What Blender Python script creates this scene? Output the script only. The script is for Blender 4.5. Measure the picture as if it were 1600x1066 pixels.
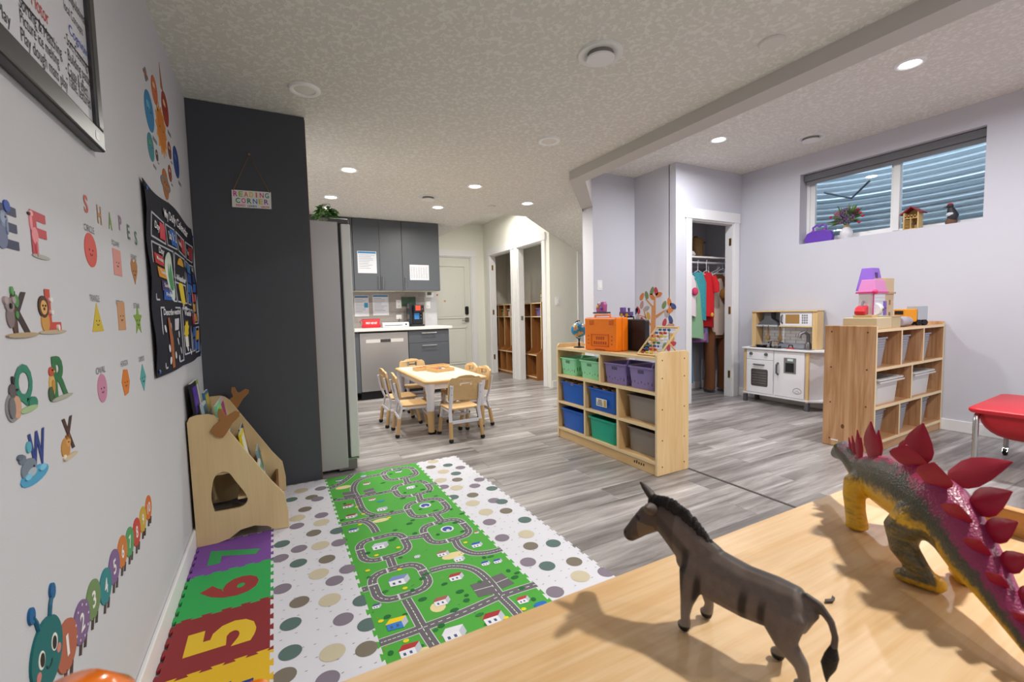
import bpy, bmesh, math, random
from mathutils import Vector, Matrix, geometry
random.seed(7)
for o in list(bpy.data.objects): bpy.data.objects.remove(o)
scene = bpy.context.scene
COL = scene.collection

# ------------------------------------------------------------------ camera
YAW, PITCH, ROLL, FPX, EYE = .48752, -.065613, -.022615, 699.73, 1.125
_f = Vector((math.sin(YAW)*math.cos(PITCH), math.cos(YAW)*math.cos(PITCH), math.sin(PITCH)))
_r = Vector((math.cos(YAW), -math.sin(YAW), 0)); _u = _r.cross(_f)
R2 = math.cos(ROLL)*_r + math.sin(ROLL)*_u
U2 = -math.sin(ROLL)*_r + math.cos(ROLL)*_u
cam = bpy.data.cameras.new('camera'); cam.sensor_width = 36; cam.lens = 36*FPX/1600
cam.clip_start = .02; cam.clip_end = 60
camo = bpy.data.objects.new('camera', cam); COL.objects.link(camo)
camo.matrix_world = Matrix(((R2.x, U2.x, -_f.x, 0), (R2.y, U2.y, -_f.y, 0), (R2.z, U2.z, -_f.z, EYE), (0, 0, 0, 1)))
cam.dof.use_dof = True; cam.dof.focus_distance = 3.2; cam.dof.aperture_fstop = 11
scene.camera = camo

# ------------------------------------------------------------------ light and exposure
vs = scene.view_settings
vs.view_transform = 'Standard'; vs.look = 'None'; vs.gamma = 1; vs.use_curve_mapping = False
vs.exposure = 0.2
LAMP_W = 17.0            # every ceiling downlight
world = bpy.data.worlds.new('world'); scene.world = world; world.use_nodes = True
bg = world.node_tree.nodes['Background']; bg.inputs[0].default_value = (.72, .86, 1, 1); bg.inputs[1].default_value = 4.2

ZC, ZW = 2.427, 2.745      # dropped ceiling, full-height ceiling
XL, XR = -.40, 5.18        # left wall, window wall
DOWNLIGHTS = [  # x, y, z, warm tint, label
    (.66, 4.275, ZC, 1, 'lit round downlight nearest the dark fridge panel, left of the kitchen'),
    (.621, 5.324, ZC, 1, 'lit round downlight just above the trailing plant on the fridge'),
    (1.897, 4.315, ZC, 1, 'lit round downlight in the ceiling above the small wooden table'),
    (1.843, 5.336, ZC, 1, 'lit round downlight in front of the grey wall cabinets, beside the far vent'),
    (2.766, 4.743, ZC, .55, 'lit round downlight beside the sloped stair ceiling by the closets'),
    (3.883, 2.968, ZW, 0, 'lit round downlight in front of the dress-up closet'),
    (3.89, 1.496, ZW, 0, 'large bright downlight high on the right beyond the ceiling beam'),
    (3.05, 6.25, ZW, 1, 'entry'), (1.55, .02, ZC, 2, None), (1.9, -1.3, ZC, 1, None), (3.89, .02, ZW, 0, None), (3.89, -1.35, ZW, 0, None)]

# ------------------------------------------------------------------ pixel helpers (authoring: a photo point read off on a known plane)
def ray(p):
    return R2*((p[0]-800)/FPX) - U2*((p[1]-533)/FPX) + _f
def on(p, ax, val):
    d = ray(p); o = Vector((0, 0, EYE)); t = (val-o[ax])/d[ax]; return o+d*t

# ------------------------------------------------------------------ materials
def lin(h):
    if isinstance(h, str):
        h = h.lstrip('#'); h = [int(h[i:i+2], 16)/255 for i in (0, 2, 4)]
    return tuple((c/12.92 if c <= .04045 else ((c+.055)/1.055)**2.4) for c in h[:3]) + (1,)
_M = {}
def new_mat(name):
    m = bpy.data.materials.new(name); m.use_nodes = True
    return m, m.node_tree.nodes, m.node_tree.links, m.node_tree.nodes['Principled BSDF']
def plain(c, rough=.55, metal=0, spec=.4, bump=0, bscale=200, var=0, emit=0, coat=0, trans=0, alpha=1):
    key = ('p', c, rough, metal, spec, bump, bscale, var, emit, coat, trans, alpha)
    if key in _M: return _M[key]
    m, N, L, B = new_mat('paint_%s' % str(c).strip('#'))
    B.inputs['Base Color'].default_value = lin(c); B.inputs['Roughness'].default_value = rough
    B.inputs['Metallic'].default_value = metal; B.inputs['Specular IOR Level'].default_value = spec
    if coat: B.inputs['Coat Weight'].default_value = coat; B.inputs['Coat Roughness'].default_value = .1
    if trans: B.inputs['Transmission Weight'].default_value = trans
    if emit:
        B.inputs['Emission Color'].default_value = lin(c); B.inputs['Emission Strength'].default_value = emit
    if bump or var:
        tc = N.new('ShaderNodeTexCoord'); nz = N.new('ShaderNodeTexNoise'); nz.inputs['Scale'].default_value = bscale
        nz.inputs['Detail'].default_value = 4
        L.new(tc.outputs['Object'], nz.inputs['Vector'])
        if bump:
            bp = N.new('ShaderNodeBump'); bp.inputs['Strength'].default_value = bump; bp.inputs['Distance'].default_value = .002
            L.new(nz.outputs['Fac'], bp.inputs['Height']); L.new(bp.outputs[0], B.inputs['Normal'])
        if var:
            mx = N.new('ShaderNodeMixRGB'); mx.blend_type = 'MULTIPLY'; mx.inputs[0].default_value = var
            mx.inputs[1].default_value = lin(c); L.new(nz.outputs['Fac'], mx.inputs[2]); L.new(mx.outputs[0], B.inputs['Base Color'])
    _M[key] = m; return m
def wood(c1, c2, axis=2, scale=1, rough=.45, contrast=1.0, spec=.35, swirl=.6):
    key = ('w', c1, c2, axis, scale, rough, contrast, swirl)
    if key in _M: return _M[key]
    m, N, L, B = new_mat('wood_'+c1.strip('#'))
    tc = N.new('ShaderNodeTexCoord'); mp = N.new('ShaderNodeMapping')
    sc = [9*scale]*3; sc[axis] = .8*scale; mp.inputs['Scale'].default_value = sc
    L.new(tc.outputs['Object'], mp.inputs['Vector'])
    n1 = N.new('ShaderNodeTexNoise'); n1.inputs['Scale'].default_value = 1.6; n1.inputs['Detail'].default_value = 5; n1.inputs['Distortion'].default_value = swirl
    L.new(mp.outputs[0], n1.inputs['Vector'])
    mp2 = N.new('ShaderNodeMapping'); sc2 = [90*scale]*3; sc2[axis] = 3*scale; mp2.inputs['Scale'].default_value = sc2
    L.new(tc.outputs['Object'], mp2.inputs['Vector'])
    n2 = N.new('ShaderNodeTexNoise'); n2.inputs['Scale'].default_value = 2; n2.inputs['Detail'].default_value = 3
    L.new(mp2.outputs[0], n2.inputs['Vector'])
    ad = N.new('ShaderNodeMath'); ad.operation = 'ADD'; L.new(n1.outputs['Fac'], ad.inputs[0])
    m2 = N.new('ShaderNodeMath'); m2.operation = 'MULTIPLY'; m2.inputs[1].default_value = .45; L.new(n2.outputs['Fac'], m2.inputs[0]); L.new(m2.outputs[0], ad.inputs[1])
    cr = N.new('ShaderNodeValToRGB'); w = .16/contrast
    cr.color_ramp.elements[0].position = .72-w; cr.color_ramp.elements[0].color = lin(c2)
    cr.color_ramp.elements[1].position = .72+w; cr.color_ramp.elements[1].color = lin(c1)
    L.new(ad.outputs[0], cr.inputs[0]); L.new(cr.outputs[0], B.inputs['Base Color'])
    B.inputs['Roughness'].default_value = rough; B.inputs['Specular IOR Level'].default_value = spec
    _M[key] = m; return m
def plank_mat():
    m, N, L, B = new_mat('grey_vinyl_plank')
    tc = N.new('ShaderNodeTexCoord'); oi = N.new('ShaderNodeObjectInfo')
    sc = N.new('ShaderNodeVectorMath'); sc.operation = 'SCALE'; sc.inputs[0].default_value = (37, 53, 11); L.new(oi.outputs['Random'], sc.inputs['Scale'])
    av = N.new('ShaderNodeVectorMath'); L.new(tc.outputs['Object'], av.inputs[0]); L.new(sc.outputs[0], av.inputs[1])
    mp = N.new('ShaderNodeMapping'); mp.inputs['Scale'].default_value = (.62, 7.5, 1); L.new(av.outputs[0], mp.inputs['Vector'])
    n1 = N.new('ShaderNodeTexNoise'); n1.inputs['Scale'].default_value = 1.5; n1.inputs['Detail'].default_value = 9; n1.inputs['Roughness'].default_value = .68; n1.inputs['Distortion'].default_value = .35
    L.new(mp.outputs[0], n1.inputs['Vector'])
    cr = N.new('ShaderNodeValToRGB'); e = cr.color_ramp.elements
    e[0].position = .30; e[0].color = lin('#5b5653'); e[1].position = .70; e[1].color = lin('#c6c3c2')
    x = cr.color_ramp.elements.new(.44); x.color = lin('#87817f'); x = cr.color_ramp.elements.new(.56); x.color = lin('#a7a2a0')
    L.new(n1.outputs['Fac'], cr.inputs[0])
    hs = N.new('ShaderNodeHueSaturation'); mr = N.new('ShaderNodeMapRange'); mr.inputs['To Min'].default_value = .80; mr.inputs['To Max'].default_value = 1.14
    L.new(oi.outputs['Random'], mr.inputs['Value']); L.new(mr.outputs[0], hs.inputs['Value']); L.new(cr.outputs[0], hs.inputs['Color'])
    L.new(hs.outputs[0], B.inputs['Base Color']); B.inputs['Roughness'].default_value = .34; B.inputs['Specular IOR Level'].default_value = .45
    bp = N.new('ShaderNodeBump'); bp.inputs['Strength'].default_value = .12; bp.inputs['Distance'].default_value = .002
    L.new(n1.outputs['Fac'], bp.inputs['Height']); L.new(bp.outputs[0], B.inputs['Normal'])
    return m
def ceiling_mat():
    m, N, L, B = new_mat('knockdown_ceiling')
    tc = N.new('ShaderNodeTexCoord'); n1 = N.new('ShaderNodeTexNoise'); n1.inputs['Scale'].default_value = 38; n1.inputs['Detail'].default_value = 3; n1.inputs['Distortion'].default_value = .5
    L.new(tc.outputs['Object'], n1.inputs['Vector'])
    cr = N.new('ShaderNodeValToRGB'); cr.color_ramp.elements[0].position = .5; cr.color_ramp.elements[1].position = .58
    L.new(n1.outputs['Fac'], cr.inputs[0])
    bp = N.new('ShaderNodeBump'); bp.inputs['Strength'].default_value = .38; bp.inputs['Distance'].default_value = .005
    L.new(cr.outputs[0], bp.inputs['Height']); L.new(bp.outputs[0], B.inputs['Normal'])
    mx = N.new('ShaderNodeMixRGB'); mx.inputs[1].default_value = lin('#dfdcd6'); mx.inputs[2].default_value = lin('#edebe6'); L.new(cr.outputs[0], mx.inputs[0])
    L.new(mx.outputs[0], B.inputs['Base Color']); B.inputs['Roughness'].default_value = .85; B.inputs['Specular IOR Level'].default_value = .2
    return m
def vcol_mat(rough=.4, bump=0, bscale=900, spec=.45):
    m, N, L, B = new_mat('painted_toy')
    a = N.new('ShaderNodeVertexColor'); a.layer_name = 'paint'; L.new(a.outputs[0], B.inputs['Base Color'])
    B.inputs['Roughness'].default_value = rough; B.inputs['Specular IOR Level'].default_value = spec
    if bump:
        tc = N.new('ShaderNodeTexCoord'); nz = N.new('ShaderNodeTexVoronoi'); nz.inputs['Scale'].default_value = bscale
        L.new(tc.outputs['Object'], nz.inputs['Vector'])
        bp = N.new('ShaderNodeBump'); bp.inputs['Strength'].default_value = bump; bp.inputs['Distance'].default_value = .001
        L.new(nz.outputs['Distance'], bp.inputs['Height']); L.new(bp.outputs[0], B.inputs['Normal'])
    return m

M_WALL = plain('#c8c8cd', .75, spec=.25, bump=.15, bscale=260)
M_WALLB = plain('#cdcdd6', .75, spec=.25, bump=.15, bscale=261)
M_ENTRY = plain('#e8e8de', .75, spec=.25, bump=.15, bscale=262)
M_TRIM = plain('#e9e9ea', .45)
M_CEIL = ceiling_mat(); M_BEAM = plain('#c9c5c1', .8, spec=.2)
M_PLANK = plank_mat()
M_DARK = plain('#484a51', .5, bump=.05)
M_CAB = plain('#565a60', .42)
M_CHROME = plain('#c8c8c8', .22, 1)
M_STEEL = plain('#a9a7a5', .32, 1)
M_BLACK = plain('#17171a', .45)
M_WHITE = plain('#ececec', .45)
M_MAPLE = wood('#e6c795', '#d8b27c', 2)
M_MAPLEX = wood('#e6c795', '#d8b27c', 0)
M_MAPLEY = wood('#e6c795', '#d8b27c', 1)
M_EDGE = plain('#ecd7ae', .5)

# ------------------------------------------------------------------ mesh builder
class MB:
    def __init__(s): s.v = []; s.f = []; s.m = []; s.cur = 0
    def add(s, vs, fs):
        b = len(s.v); s.v += [tuple(x) for x in vs]; s.f += [tuple(i+b for i in f) for f in fs]; s.m += [s.cur]*len(fs); return s
    def mi(s, i): s.cur = i; return s
    def box(s, x0, y0, z0, x1, y1, z1):
        return s.add([(x0, y0, z0), (x1, y0, z0), (x1, y1, z0), (x0, y1, z0), (x0, y0, z1), (x1, y0, z1), (x1, y1, z1), (x0, y1, z1)],
                     [(0, 3, 2, 1), (4, 5, 6, 7), (0, 1, 5, 4), (1, 2, 6, 5), (2, 3, 7, 6), (3, 0, 4, 7)])
    def cbox(s, cx, cy, cz, dx, dy, dz): return s.box(cx-dx/2, cy-dy/2, cz-dz/2, cx+dx/2, cy+dy/2, cz+dz/2)
    @staticmethod
    def _p(q, ax, t): return (t, q[0], q[1]) if ax == 'x' else (q[0], t, q[1]) if ax == 'y' else (q[0], q[1], t)
    def prism(s, pts, ax, a, b, holes=()):
        loops = [list(pts)]+[list(h) for h in holes]
        flat = [q for l in loops for q in l]; n = len(flat)
        vs = [s._p(q, ax, a) for q in flat]+[s._p(q, ax, b) for q in flat]; fs = []
        if holes:
            for t in geometry.tessellate_polygon([[Vector((q[0], q[1], 0)) for q in l] for l in loops]):
                fs += [tuple(t), tuple(i+n for i in reversed(t))]
        else:
            fs += [tuple(range(n)), tuple(reversed(range(n, 2*n)))]
        b0 = 0
        for l in loops:
            k = len(l)
            fs += [(b0+i, b0+(i+1) % k, n+b0+(i+1) % k, n+b0+i) for i in range(k)]; b0 += k
        return s.add(vs, fs)
    def loft(s, rings, cap=True, closed=True):
        k = len(rings[0]); vs = [p for r in rings for p in r]; fs = []
        for i in range(len(rings)-1):
            for j in range(k if closed else k-1):
                fs.append((i*k+j, i*k+(j+1) % k, (i+1)*k+(j+1) % k, (i+1)*k+j))
        if cap: fs += [tuple(reversed(range(k))), tuple(range((len(rings)-1)*k, len(rings)*k))]
        return s.add(vs, fs)
    def tube(s, path, r, n=8, cap=True):
        P = [Vector(p) for p in path]; rs = r if isinstance(r, (list, tuple)) else [r]*len(P); rings = []; pu = None
        for i, p in enumerate(P):
            d = (P[min(i+1, len(P)-1)]-P[max(i-1, 0)]).normalized()
            u = pu if pu is not None else (Vector((0, 0, 1)) if abs(d.z) < .9 else Vector((1, 0, 0)))
            a = d.cross(u)
            if a.length < 1e-5: a = d.cross(Vector((1, .3, .2)))
            a.normalize(); b = a.cross(d).normalized(); pu = b
            rr = rs[i]; ra, rb = rr if isinstance(rr, tuple) else (rr, rr)
            rings.append([p+a*(ra*math.cos(2*math.pi*k/n))+b*(rb*math.sin(2*math.pi*k/n)) for k in range(n)])
        return s.loft(rings, cap)
    def lathe(s, prof, n=20, c=(0, 0, 0), ax='z'):
        rings = []
        for r, z in prof:
            ring = []
            for k in range(n):
                a = 2*math.pi*k/n; x, y = r*math.cos(a), r*math.sin(a)
                q = (x, y, z) if ax == 'z' else (z, x, y) if ax == 'x' else (x, z, y)
                ring.append((c[0]+q[0], c[1]+q[1], c[2]+q[2]))
            rings.append(ring)
        return s.loft(rings)
    def ell(s, c, r, nu=14, nv=9, rot=None):
        r = (r, r, r) if not isinstance(r, (tuple, list)) else r; rings = []
        for i in range(nv+1):
            t = -math.pi/2+math.pi*(i if 0 < i < nv else (.04 if i == 0 else nv-.04))/nv; ring = []
            for k in range(nu):
                a = 2*math.pi*k/nu; q = Vector((r[0]*math.cos(t)*math.cos(a), r[1]*math.cos(t)*math.sin(a), r[2]*math.sin(t)))
                if rot is not None: q = rot @ q
                ring.append((c[0]+q.x, c[1]+q.y, c[2]+q.z))
            rings.append(ring)
        return s.loft(rings)
    def build(s, name, mat, parent=None, w=0, bevel=0, smooth=False, seg=2, origin=True):
        me = bpy.data.meshes.new(name); V = s.v; off = Vector((0, 0, 0))
        if parent is not None and w:
            inv = wmat(parent).inverted(); V = [inv @ Vector(p) for p in V]
        elif parent is None and origin:
            xs, ys, zs = zip(*V); off = Vector(((min(xs)+max(xs))/2, (min(ys)+max(ys))/2, min(zs))); V = [Vector(p)-off for p in V]
        me.from_pydata([tuple(p) for p in V], [], s.f)
        mats = mat if isinstance(mat, (list, tuple)) else [mat]
        for m in mats: me.materials.append(m)
        if len(mats) > 1: me.polygons.foreach_set('material_index', s.m)
        bm = bmesh.new(); bm.from_mesh(me); bmesh.ops.recalc_face_normals(bm, faces=bm.faces); bm.to_mesh(me); bm.free()
        if smooth:
            me.polygons.foreach_set('use_smooth', [True]*len(me.polygons))
            try: me.set_sharp_from_angle(angle=math.radians(40))
            except Exception: pass
        o = bpy.data.objects.new(name, me); COL.objects.link(o); o.location = off
        if parent is not None: o.parent = parent
        if bevel:
            b = o.modifiers.new('bevel', 'BEVEL'); b.width = bevel; b.segments = seg; b.limit_method = 'ANGLE'; b.angle_limit = math.radians(40)
        return o
def wmat(o):
    m = o.matrix_basis.copy()
    while o.parent: o = o.parent; m = o.matrix_basis @ m
    return m
def tag(o, label, cat, group=None):
    o['label'] = label; o['category'] = cat
    if group: o['group'] = group
    return o
def thing(name, label, cat, loc=(0, 0, 0), rz=0, group=None):
    o = bpy.data.objects.new(name, None); COL.objects.link(o); o.empty_display_size = .05
    o.location = loc; o.rotation_euler = (0, 0, rz); return tag(o, label, cat, group)
def struct(o): o['kind'] = 'structure'; return o
def dup(root, loc, rz, label, group=None):
    r = root.copy(); COL.objects.link(r); r.location = loc; r.rotation_euler = (0, 0, rz); r['label'] = label
    if group: r['group'] = group
    for ch in list(root.children):
        c = ch.copy(); COL.objects.link(c); c.parent = r
        for g in list(ch.children):
            d = g.copy(); COL.objects.link(d); d.parent = c
    return r
_TXT = {}
def text_mesh(t, fat=0):
    if (t, fat) in _TXT: return _TXT[t, fat]
    cu = bpy.data.curves.new('t', 'FONT'); cu.body = t; cu.size = 1; cu.resolution_u = 3; cu.offset = fat
    ob = bpy.data.objects.new('t', cu); COL.objects.link(ob)
    dg = bpy.context.evaluated_depsgraph_get(); me = bpy.data.meshes.new_from_object(ob.evaluated_get(dg))
    V = [v.co.copy() for v in me.vertices]; F = [tuple(p.vertices) for p in me.polygons]
    bpy.data.objects.remove(ob); bpy.data.curves.remove(cu); bpy.data.meshes.remove(me)
    x0 = min(v.x for v in V); x1 = max(v.x for v in V); y0 = min(v.y for v in V); y1 = max(v.y for v in V)
    _TXT[t, fat] = (V, F, x0, x1, y0, y1); return _TXT[t, fat]
def text(mb, t, org, xd, ud, width=None, height=None, bold=0, fat=None):
    """flat lettering: lower-left corner at org, running along xd, standing along ud (metres)"""
    V, F, x0, x1, y0, y1 = text_mesh(t, .022 if fat is None and bold else (fat or 0)); xd = Vector(xd); ud = Vector(ud); org = Vector(org)
    sx = width/(x1-x0) if width else None; sy = height/(y1-y0) if height else None
    sx = sx or sy; sy = sy or sx
    mb.add([org+xd*((v.x-x0)*sx)+ud*((v.y-y0)*sy) for v in V], F)
    return mb
def circ(cx, cy, rx, ry=None, n=20, a0=0):
    ry = ry or rx; return [(cx+rx*math.cos(a0+2*math.pi*k/n), cy+ry*math.sin(a0+2*math.pi*k/n)) for k in range(n)]
def rrect(x0, y0, x1, y1, r, n=4):
    P = []
    for cx, cy, a in ((x1-r, y1-r, 0), (x0+r, y1-r, 90), (x0+r, y0+r, 180), (x1-r, y0+r, 270)):
        P += [(cx+r*math.cos(math.radians(a+90*k/n)), cy+r*math.sin(math.radians(a+90*k/n))) for k in range(n+1)]
    return P
# ================================================================== THE SETTING
floor = struct(MB().box(XL-.1, -2.1, -.06, 5.5, 8.3, -.005).build('floor', plain('#6d6a68', .8), origin=False))
def plank_mesh(L, Wd):
    c = .0025; b = MB()
    b.add([(0, 0, -.005), (L, 0, -.005), (L, Wd, -.005), (0, Wd, -.005), (0, 0, -c*.7), (L, 0, -c*.7), (L, Wd, -c*.7), (0, Wd, -c*.7),
           (c, c, 0), (L-c, c, 0), (L-c, Wd-c, 0), (c, Wd-c, 0)],
          [(0, 1, 5, 4), (1, 2, 6, 5), (2, 3, 7, 6), (3, 0, 4, 7), (4, 5, 9, 8), (5, 6, 10, 9), (6, 7, 11, 10), (7, 4, 8, 11), (8, 9, 10, 11)])
    return b
_pm = {}
def plank(x, y, L, Wd):
    k = round(L, 2), Wd
    if k not in _pm:
        o = plank_mesh(L, Wd).build('plank', M_PLANK, floor); _pm[k] = o.data
    else:
        o = bpy.data.objects.new('plank', _pm[k]); COL.objects.link(o); o.parent = floor
    o.location = (x, y, 0)
PW, PL = .178, 1.22
row = 0; y = .40
stuff = MB()
while y < 8.2:
    off = (row*.47 % 1)*PL
    x = XL-off
    xe = 5.36 if y < 5.5 else 4.2
    while x < xe:
        a, b = max(x, XL), min(x+PL, xe)
        hid = (y > 6.75 and b < 2.3) or (3.1 < y < 3.4 and False)
        if b-a > .02 and not hid: plank(a, y, round(b-a, 2), PW)
        x += PL
    y += PW; row += 1
y = .40-PW; row = 50
while y > -2.2:
    x = XL-(row*.47 % 1)*PL
    while x < 5.3:
        a, b = max(x, XL), min(x+PL, 5.3); q = plank_mesh(b-a, PW); stuff.add([(p[0]+a, p[1]+y, p[2]) for p in q.v], q.f); x += PL
    y -= PW; row += 1
so = stuff.build('plank_field', M_PLANK, floor); so['kind'] = 'stuff'
# threshold strip between the two floor areas
struct(MB().prism([(2.502, 0), (2.522, 0), (2.519, .004), (2.505, .004)], 'y', -2, 3.6).build('trim_1', plain('#4f4b49', .5), origin=False))

def wallbox(name, m, *boxes):
    b = MB()
    for q in boxes: b.box(*q)
    return struct(b.build(name, m, origin=False))
H = 2.80
wallbox('wall_left', M_WALL, (XL-.1, -2.1, -.06, XL, 8.3, H))
wallbox('wall_behind', M_WALL, (XL-.1, -2.2, -.06, 5.5, -2.05, H))
wy0, wy1, wz0, wz1 = 1.473, 2.932, 1.795, 2.55
wallbox('wall_window', M_WALLB, (XR, -2.1, -.06, XR+.2, wy0, H), (XR, wy1, -.06, XR+.2, 3.63, H), (XR, wy0, -.06, XR+.2, wy1, wz0), (XR, wy0, wz1, XR+.2, wy1, H))
ox0, ox1, oz = 4.285, 5.035, 2.145      # dress-up closet opening
wallbox('wall_closet_front', M_WALLB, (4.04, 3.63, -.06, ox0, 3.73, H), (ox1, 3.63, -.06, 5.45, 3.73, H), (ox0, 3.63, oz, ox1, 3.73, H))
wallbox('wall_closet_side', M_WALLB, (4.04, 3.72, -.06, 4.14, 4.30, H))
wallbox('wall_closet_end', M_WALLB, (5.36, 3.63, -.06, 5.5, 4.5, H))
wallbox('wall_partition', M_WALLB, (3.385, 4.28, -.06, 5.5, 4.48, H))
ys = 5.46
wallbox('wall_hall', M_ENTRY, (3.53, ys, -.06, 5.5, ys+.1, H), (5.3, 4.4, -.06, 5.5, ys, H))
c1 = (5.65, 6.40); c2 = (6.63, 7.44)
wallbox('wall_cubbies', M_ENTRY, (3.53, ys+.1, -.06, 3.63, c1[0], H), (3.53, c1[1], -.06, 3.63, c2[0], H), (3.53, c2[1], -.06, 3.63, 7.82, H),
        (3.53, c1[0], 2.15, 3.63, c1[1], H), (3.53, c2[0], 2.15, 3.63, c2[1], H))
wallbox('wall_cubby_back', M_ENTRY, (4.2, ys+.1, -.06, 4.3, 8.2, H), (3.6, 8.1, -.06, 4.3, 8.2, H))
dx0, dx1, dz = 2.41, 3.27, 2.145
wallbox('wall_entry', M_ENTRY, (2.2, 7.72, -.06, dx0, 7.85, H), (dx1, 7.72, -.06, 3.65, 7.85, H), (dx0, 7.72, dz, dx1, 7.85, H))
wallbox('entry_light_block', M_ENTRY, (2.2, 7.86, -.06, 3.62, 8.3, H))  # unseen block added to stop outside light leaking round the entry door
wallbox('wall_kitchen', M_WALL, (XL, 6.68, -.06, 2.24, 7.72, H))
# ceilings
struct(MB().box(XL-.1, -2.1, ZW, 5.5, 8.3, ZW+.08).build('ceiling', M_CEIL, origin=False))
struct(MB().prism([(XL, -2.05), (2.53, -2.05), (2.53, 3.54), (3.16, 4.27), (3.16, 5.43), (2.57, 5.43), (2.57, 7.72), (XL, 7.72)], 'z', ZC, ZW-.001).build('ceiling_dropped', M_CEIL, origin=False))
struct(MB().prism([(2.53, -2.05), (2.685, -2.05), (2.685, 3.5), (3.386, 4.28), (3.386, 4.48), (3.37, 4.48), (2.53, 3.54)], 'z', 2.345, ZW-.001).build('ceiling_beam', M_BEAM, origin=False))
sl = [(3.16, 4.235), (3.386, 4.48), (4.4, 4.48), (4.4, ys), (3.16, ys)]
b = MB(); zs = lambda x: ZC-(x-3.16)*.507; n = len(sl)
b.add([(x, y, zs(x)) for x, y in sl]+[(x, y, ZW-.001) for x, y in sl], [tuple(range(n)), tuple(reversed(range(n, 2*n)))]+[(i, (i+1) % n, n+(i+1) % n, n+i) for i in range(n)])
struct(b.build('ceiling_stair', M_CEIL, origin=False))

# skirting
def skirt(name, x0, y0, x1, y1, h=.10): return struct(MB().box(x0, y0, 0, x1, y1, h).build(name, M_TRIM, bevel=.004, origin=False))
skirt('baseboard_left', XL, -2, XL+.014, 3.29)
skirt('baseboard_window', XR-.014, -2, XR, 3.63)
skirt('baseboard_closet_back', 4.14, 4.266, 5.36, 4.28)
skirt('baseboard_hall', 3.545, ys-.014, 4.0, ys); skirt('baseboard_partition', 3.371, 4.266, 4.03, 4.28)
skirt('baseboard_partition_end', 3.371, 4.28, 3.385, 4.48); skirt('baseboard_corner', 4.026, 3.63, 4.04, 4.27)
skirt('baseboard_front', 4.04, 3.616, 4.19, 3.63)

# casings
def casing(n, ax, pl, a0, a1, zt, d, w=.09, depth=.10, right=True, left=True, head_over=.012):
    """trim around an opening a0..a1 in a wall at pl, proud towards d, with the jamb lining"""
    root = None; t = .016*d
    def bx(name, u0, u1, z0, z1, p0, p1):
        b = MB(); lo, hi = min(p0, p1), max(p0, p1)
        b.box(*((lo, u0, z0, hi, u1, z1) if ax == 'x' else (u0, lo, z0, u1, hi, z1)))
        return b
    root = bx('trim', a0-w, a0, 0, zt, pl, pl+t).build('trim_%d' % n, M_TRIM, bevel=.003, origin=False) if left else bx('t', a0-.004, a0, 0, zt, pl, pl+t).build('trim_%d' % n, M_TRIM, origin=False)
    struct(root)
    if right: bx('l', a1, a1+w, 0, zt, pl, pl+t).build('casing_leg', M_TRIM, root, bevel=.003)
    bx('h', a0-w*left-head_over*left, a1+w*right+head_over*right, zt, zt+.115, pl, pl+t*1.3).build('casing_head', M_TRIM, root, bevel=.003)
    bx('j', a0, a0+.018, 0, zt, pl, pl-d*depth).build('jamb', M_TRIM, root); bx('j', a1-.018, a1, 0, zt, pl, pl-d*depth).build('jamb', M_TRIM, root)
    bx('j', a0+.018, a1-.018, zt-.018, zt, pl, pl-d*depth).build('jamb', M_TRIM, root)
    return root
def hinge(root, x, y, z, ax='y'):
    s = (.006, .03, .09) if ax == 'x' else (.03, .006, .09)
    MB().cbox(x, y, z, *s).build('hinge', plain('#b8944f', .35, 1), root, bevel=.001)
t = casing(2, 'y', 3.63, ox0, ox1, oz, -1, depth=.10)
for z in (.28, 1.08, 1.92): hinge(t, ox1-.020, 3.66, z, 'x')
t = casing(3, 'x', 3.53, c1[0], c1[1], 2.15, -1)
MB().box(3.56, c1[1]-.022, .98, 3.60, c1[1]-.018, 1.05).build('strike_plate', M_STEEL, t)
t = casing(4, 'x', 3.53, c2[0], c2[1], 2.15, -1)
for z in (.3, 1.12, 1.93): hinge(t, 3.565, c2[1]-.020, z, 'y')
casing(5, 'y', 7.72, dx0, dx1, dz, -1)
casing(6, 'y', ys, 4.105, 4.9, 2.0, -1, depth=.05)
struct(MB().box(4.105, ys-.012, 0, 4.9, ys-.002, 2.0).build('door_2', M_TRIM, origin=False))

# entry door
door = struct(MB().box(dx0+.02, 7.735, .005, dx1-.02, 7.775, dz-.02).build('door_1', plain('#dfe0d6', .5), origin=False))
for z0, z1 in ((.18, .86), (1.02, 1.98)):
    for (a, b_, c, d) in ((dx0+.12, z0, dx1-.12, z0+.018), (dx0+.12, z1-.018, dx1-.12, z1), (dx0+.12, z0, dx0+.138, z1), (dx1-.138, z0, dx1-.12, z1)):
        MB().box(a, 7.722, b_, c, 7.735, d).build('panel_moulding', plain('#dfe0d6', .5), door, bevel=.004)
    MB().box(dx0+.16, 7.728, z0+.04, dx1-.16, 7.735, z1-.04).build('raised_panel', plain('#dfe0d6', .5), door, bevel=.006)
MB().prism(rrect(3.13, 1.09, 3.195, 1.24, .02), 'y', 7.705, 7.735).build('keypad_lock', M_BLACK, door, bevel=.004)
k = MB().prism(rrect(3.125, .955, 3.2, 1.035, .012), 'y', 7.715, 7.735).build('handle_plate', M_STEEL, door)
MB().tube([(3.165, 7.715, .99), (3.165, 7.685, .99), (3.05, 7.685, .985)], .009).build('lever', M_STEEL, k)
MB().prism(circ(2.95, 1.42, .007), 'y', 7.728, 7.735).build('peephole', M_STEEL, door)
for x, z, c in ((2.60, 1.45, '#c8342c'), (2.745, 1.34, '#e08a6a')):
    MB().prism([(x, z-.022), (x+.022, z+.006), (x+.012, z+.018), (x, z+.01), (x-.012, z+.018), (x-.022, z+.006)], 'y', 7.7265, 7.728).build('heart_sticker', plain(c), door)

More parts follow.
